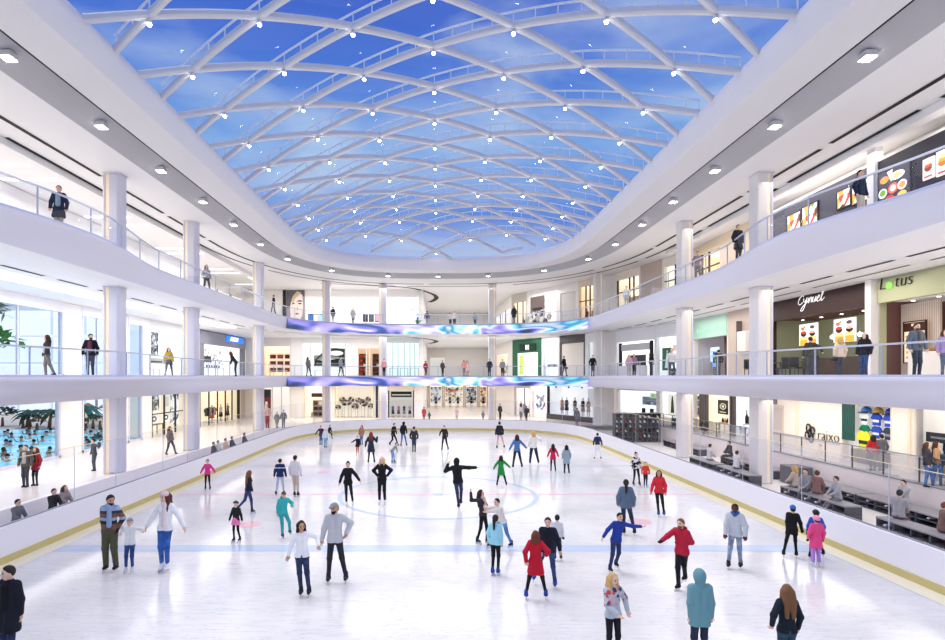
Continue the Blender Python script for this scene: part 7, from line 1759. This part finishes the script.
L1p('woman in pale pink coat next to the coral top', 467.3, 360.5, 10, ('coat', 'EBC8C0'), ('trousers', 'C9A8A4'), ('long', 'bk'), h=1.55, female=True)
L1p('person in dark jacket partly behind the column in the middle concourse', 489.5, 359, -20, ('jacket', '33363E'), ('trousers', '3A3E48'), ('short', 'bk'), h=1.66)
L1p('person in grey and white jacket left of the green shop', 502.5, 359.5, 0, ('jacket', '8E9098'), ('trousers', '3A3C44'), ('bun', 'bk'), h=1.62)
L1p('man in black top and grey trousers walking past the roller shutter', 564, 356, 50, ('jacket', '1A1A20'), ('trousers', '5E6068'), ('short', 'lb'), extra=[('bag', '3A3A42', 'B')], FA=('px', 562), FB=('px', 566.5))
L1p('man in black shirt and grey trousers standing by the pale panel front', 592.7, 355, 0, ('sweater', '17171C'), ('trousers', '55565E'), ('short', 'bk'))
L1p('woman in lilac and pink top near the black portal', 629, 354.5, -10, ('sweater', 'C8A0B8'), ('trousers', 'B9A8A0'), ('long', 'bl'), female=True, h=1.66)
L1p('person in dark trousers and mauve shirt beside the lilac top', 634, 354, 10, ('sweater', '8A7290'), ('trousers', '2E2E34'), ('short', 'br'), h=1.7)
L1p('blond woman in white shirt and jeans next to the green dress poster', 672, 348.8, -30, ('sweater', 'EEE9E4'), ('jeans', '3A4250'), ('bun', 'bl'), female=True, FA=('px', 669.5), FB=('px', 675))
L1p('man in dark jacket and tan shorts before the mint sign shop', 718.5, 349.7, 170, ('jacket', '33343A'), ('leggings', '6A5A50'), ('short', 'bk'))
L1p('man in blue shirt and grey trousers by the column next to the cafe', 758.5, 346.3, 5, ('sweater', '3E5078'), ('trousers', '9A9CA4'), ('short', 'bk'))
L1p('woman in dark grey coat beside the blue shirt man', 766.5, 347.5, 20, ('coat', '4A4A54'), ('leggings', '5A3A44'), ('bob', 'bk'), h=1.62, female=True)
L1p('man in dark grey jacket leaning on the railing before the olive cafe', 810.5, 337, 170, ('jacket', '45443E'), ('trousers', '4A4C54'), ('short', 'br'), B=('px', 819, 352, -.2), elB=(1, .3, 0))
L1p('blond woman in cream jacket carrying a dark handbag before the cafe', 840, 337, 175, ('jacket', 'E6D3BC'), ('trousers', '4E505A'), ('bob', 'bl'), female=True, extra=[('bag', '2E2E34', 'A')], A=('px', 834, 355))
L1p('woman in black jacket and jeans with a pink backpack', 864, 333, -60, ('jacket', '1E1F26'), ('jeans', '2E4A78'), ('bob', 'bk'), female=True, extra=[('backpack', 'C83A6A'), ('beanie', 'D9D0CC')], lean=(-4, 0))
L1p('man in grey denim jacket with scarf and sunglasses before the menu board', 916.5, 323.5, 0, ('jacket', '5E6C7A'), ('jeans', '26303E'), ('short', 'br'), extra=[('scarf', '6A6460', .1), ('beard', 'br')], h=1.78)
L1p('person in lilac top at the picture edge before the bread counter', 945, 330, -20, ('sweater', '9A86B8'), ('jeans', '4A5A72'), ('long', 'br'), female=True)

# --------------------------------------------------- visitors, upper gallery
def L2p(label, px, yh, yaw, top, low, hair, h=1.74, **kw): return person(label, px, yh, yaw=yaw, top=top, low=low, hair=hair, level='l2', hgt=h, skate=False, **kw)
L2p('man in open navy coat and beige trousers standing at the upper railing', 59, 186, 15, ('coat', '262C40'), ('trousers', 'B0A498'), ('short', 'br'), extra=[('inner', '8FA6B8')], h=1.8)
L2p('woman in pale grey blouse and dark trousers by the second upper column', 206.5, 265, 40, ('sweater', 'A8AAB0'), ('trousers', '4A4C54'), ('bob', 'rd'), female=True, FA=('px', 203.5), FB=('px', 210))
L2p('man in black top and grey trousers striding near the portrait banner', 273.6, 295, -60, ('sweater', '22232A'), ('trousers', '4A4E56'), ('short', 'bk'), FA=('px', 271), FB=('px', 276))
L2p('woman in dark top and beige skirt looking at the phone displays', 333, 306.5, 160, ('sweater', '2A2A32'), ('leggings', '9A8E88'), ('bun', 'bk'), female=True, extra=[('skirt', 'A89C94')], h=1.66)
L2p('person in long cream coat walking in the white upper gallery', 353, 307.6, 30, ('coat', 'E3DCD2'), ('trousers', '5A5450'), ('short', 'br'), h=1.7)
L2p('person in purple shirt by the potted plant at the upper corner', 427, 311, 170, ('sweater', '5A4A8A'), ('trousers', 'B9B4B8'), ('short', 'br'), h=1.66)
L2p('dark haired woman in white shirt in the upper concourse, one of a pair', 450.3, 312, 10, ('sweater', 'DCD8D6'), ('trousers', '4A4C54'), ('long', 'bk'), female=True, h=1.66)
L2p('man in white shirt beside the dark haired woman in the upper concourse', 454.5, 311.3, -10, ('sweater', 'EAE6E2'), ('trousers', '3E4048'), ('short', 'bk'), h=1.7)
L2p('woman in light top standing before the pale blue upper shops', 475, 312.5, 20, ('sweater', '9AA8C0'), ('trousers', '5A5C66'), ('bob', 'br'), female=True, h=1.62)
L2p('woman with long black hair in dark dress before the grey window bars', 514, 306, -20, ('coat', '33323A'), ('leggings', '4A4850'), ('long', 'bk'), female=True, h=1.72)
L2p('woman in white blouse and pale skirt before the warm cream upper shop', 626.5, 286, -30, ('sweater', 'E8E4E0'), ('leggings', 'B0B2BC'), ('bun', 'br'), female=True, extra=[('skirt', 'C3C6D0')])
L2p('man in mauve grey sweater and grey trousers by the golden lit shop', 697.5, 251.5, -20, ('sweater', 'A08890'), ('trousers', '6A6670'), ('short', 'br'), FA=('px', 695.5), FB=('px', 700.5))
L2p('man in long dark coat standing beside the upper column', 738, 225, 10, ('coat', '2A2C32'), ('trousers', '3A3C44'), ('short', 'lb'))
L2p('man in navy jacket and beige trousers before the upper restaurant', 860, 170.5, 20, ('jacket', '1E2A42'), ('trousers', 'CFC2AE'), ('short', 'bk'))
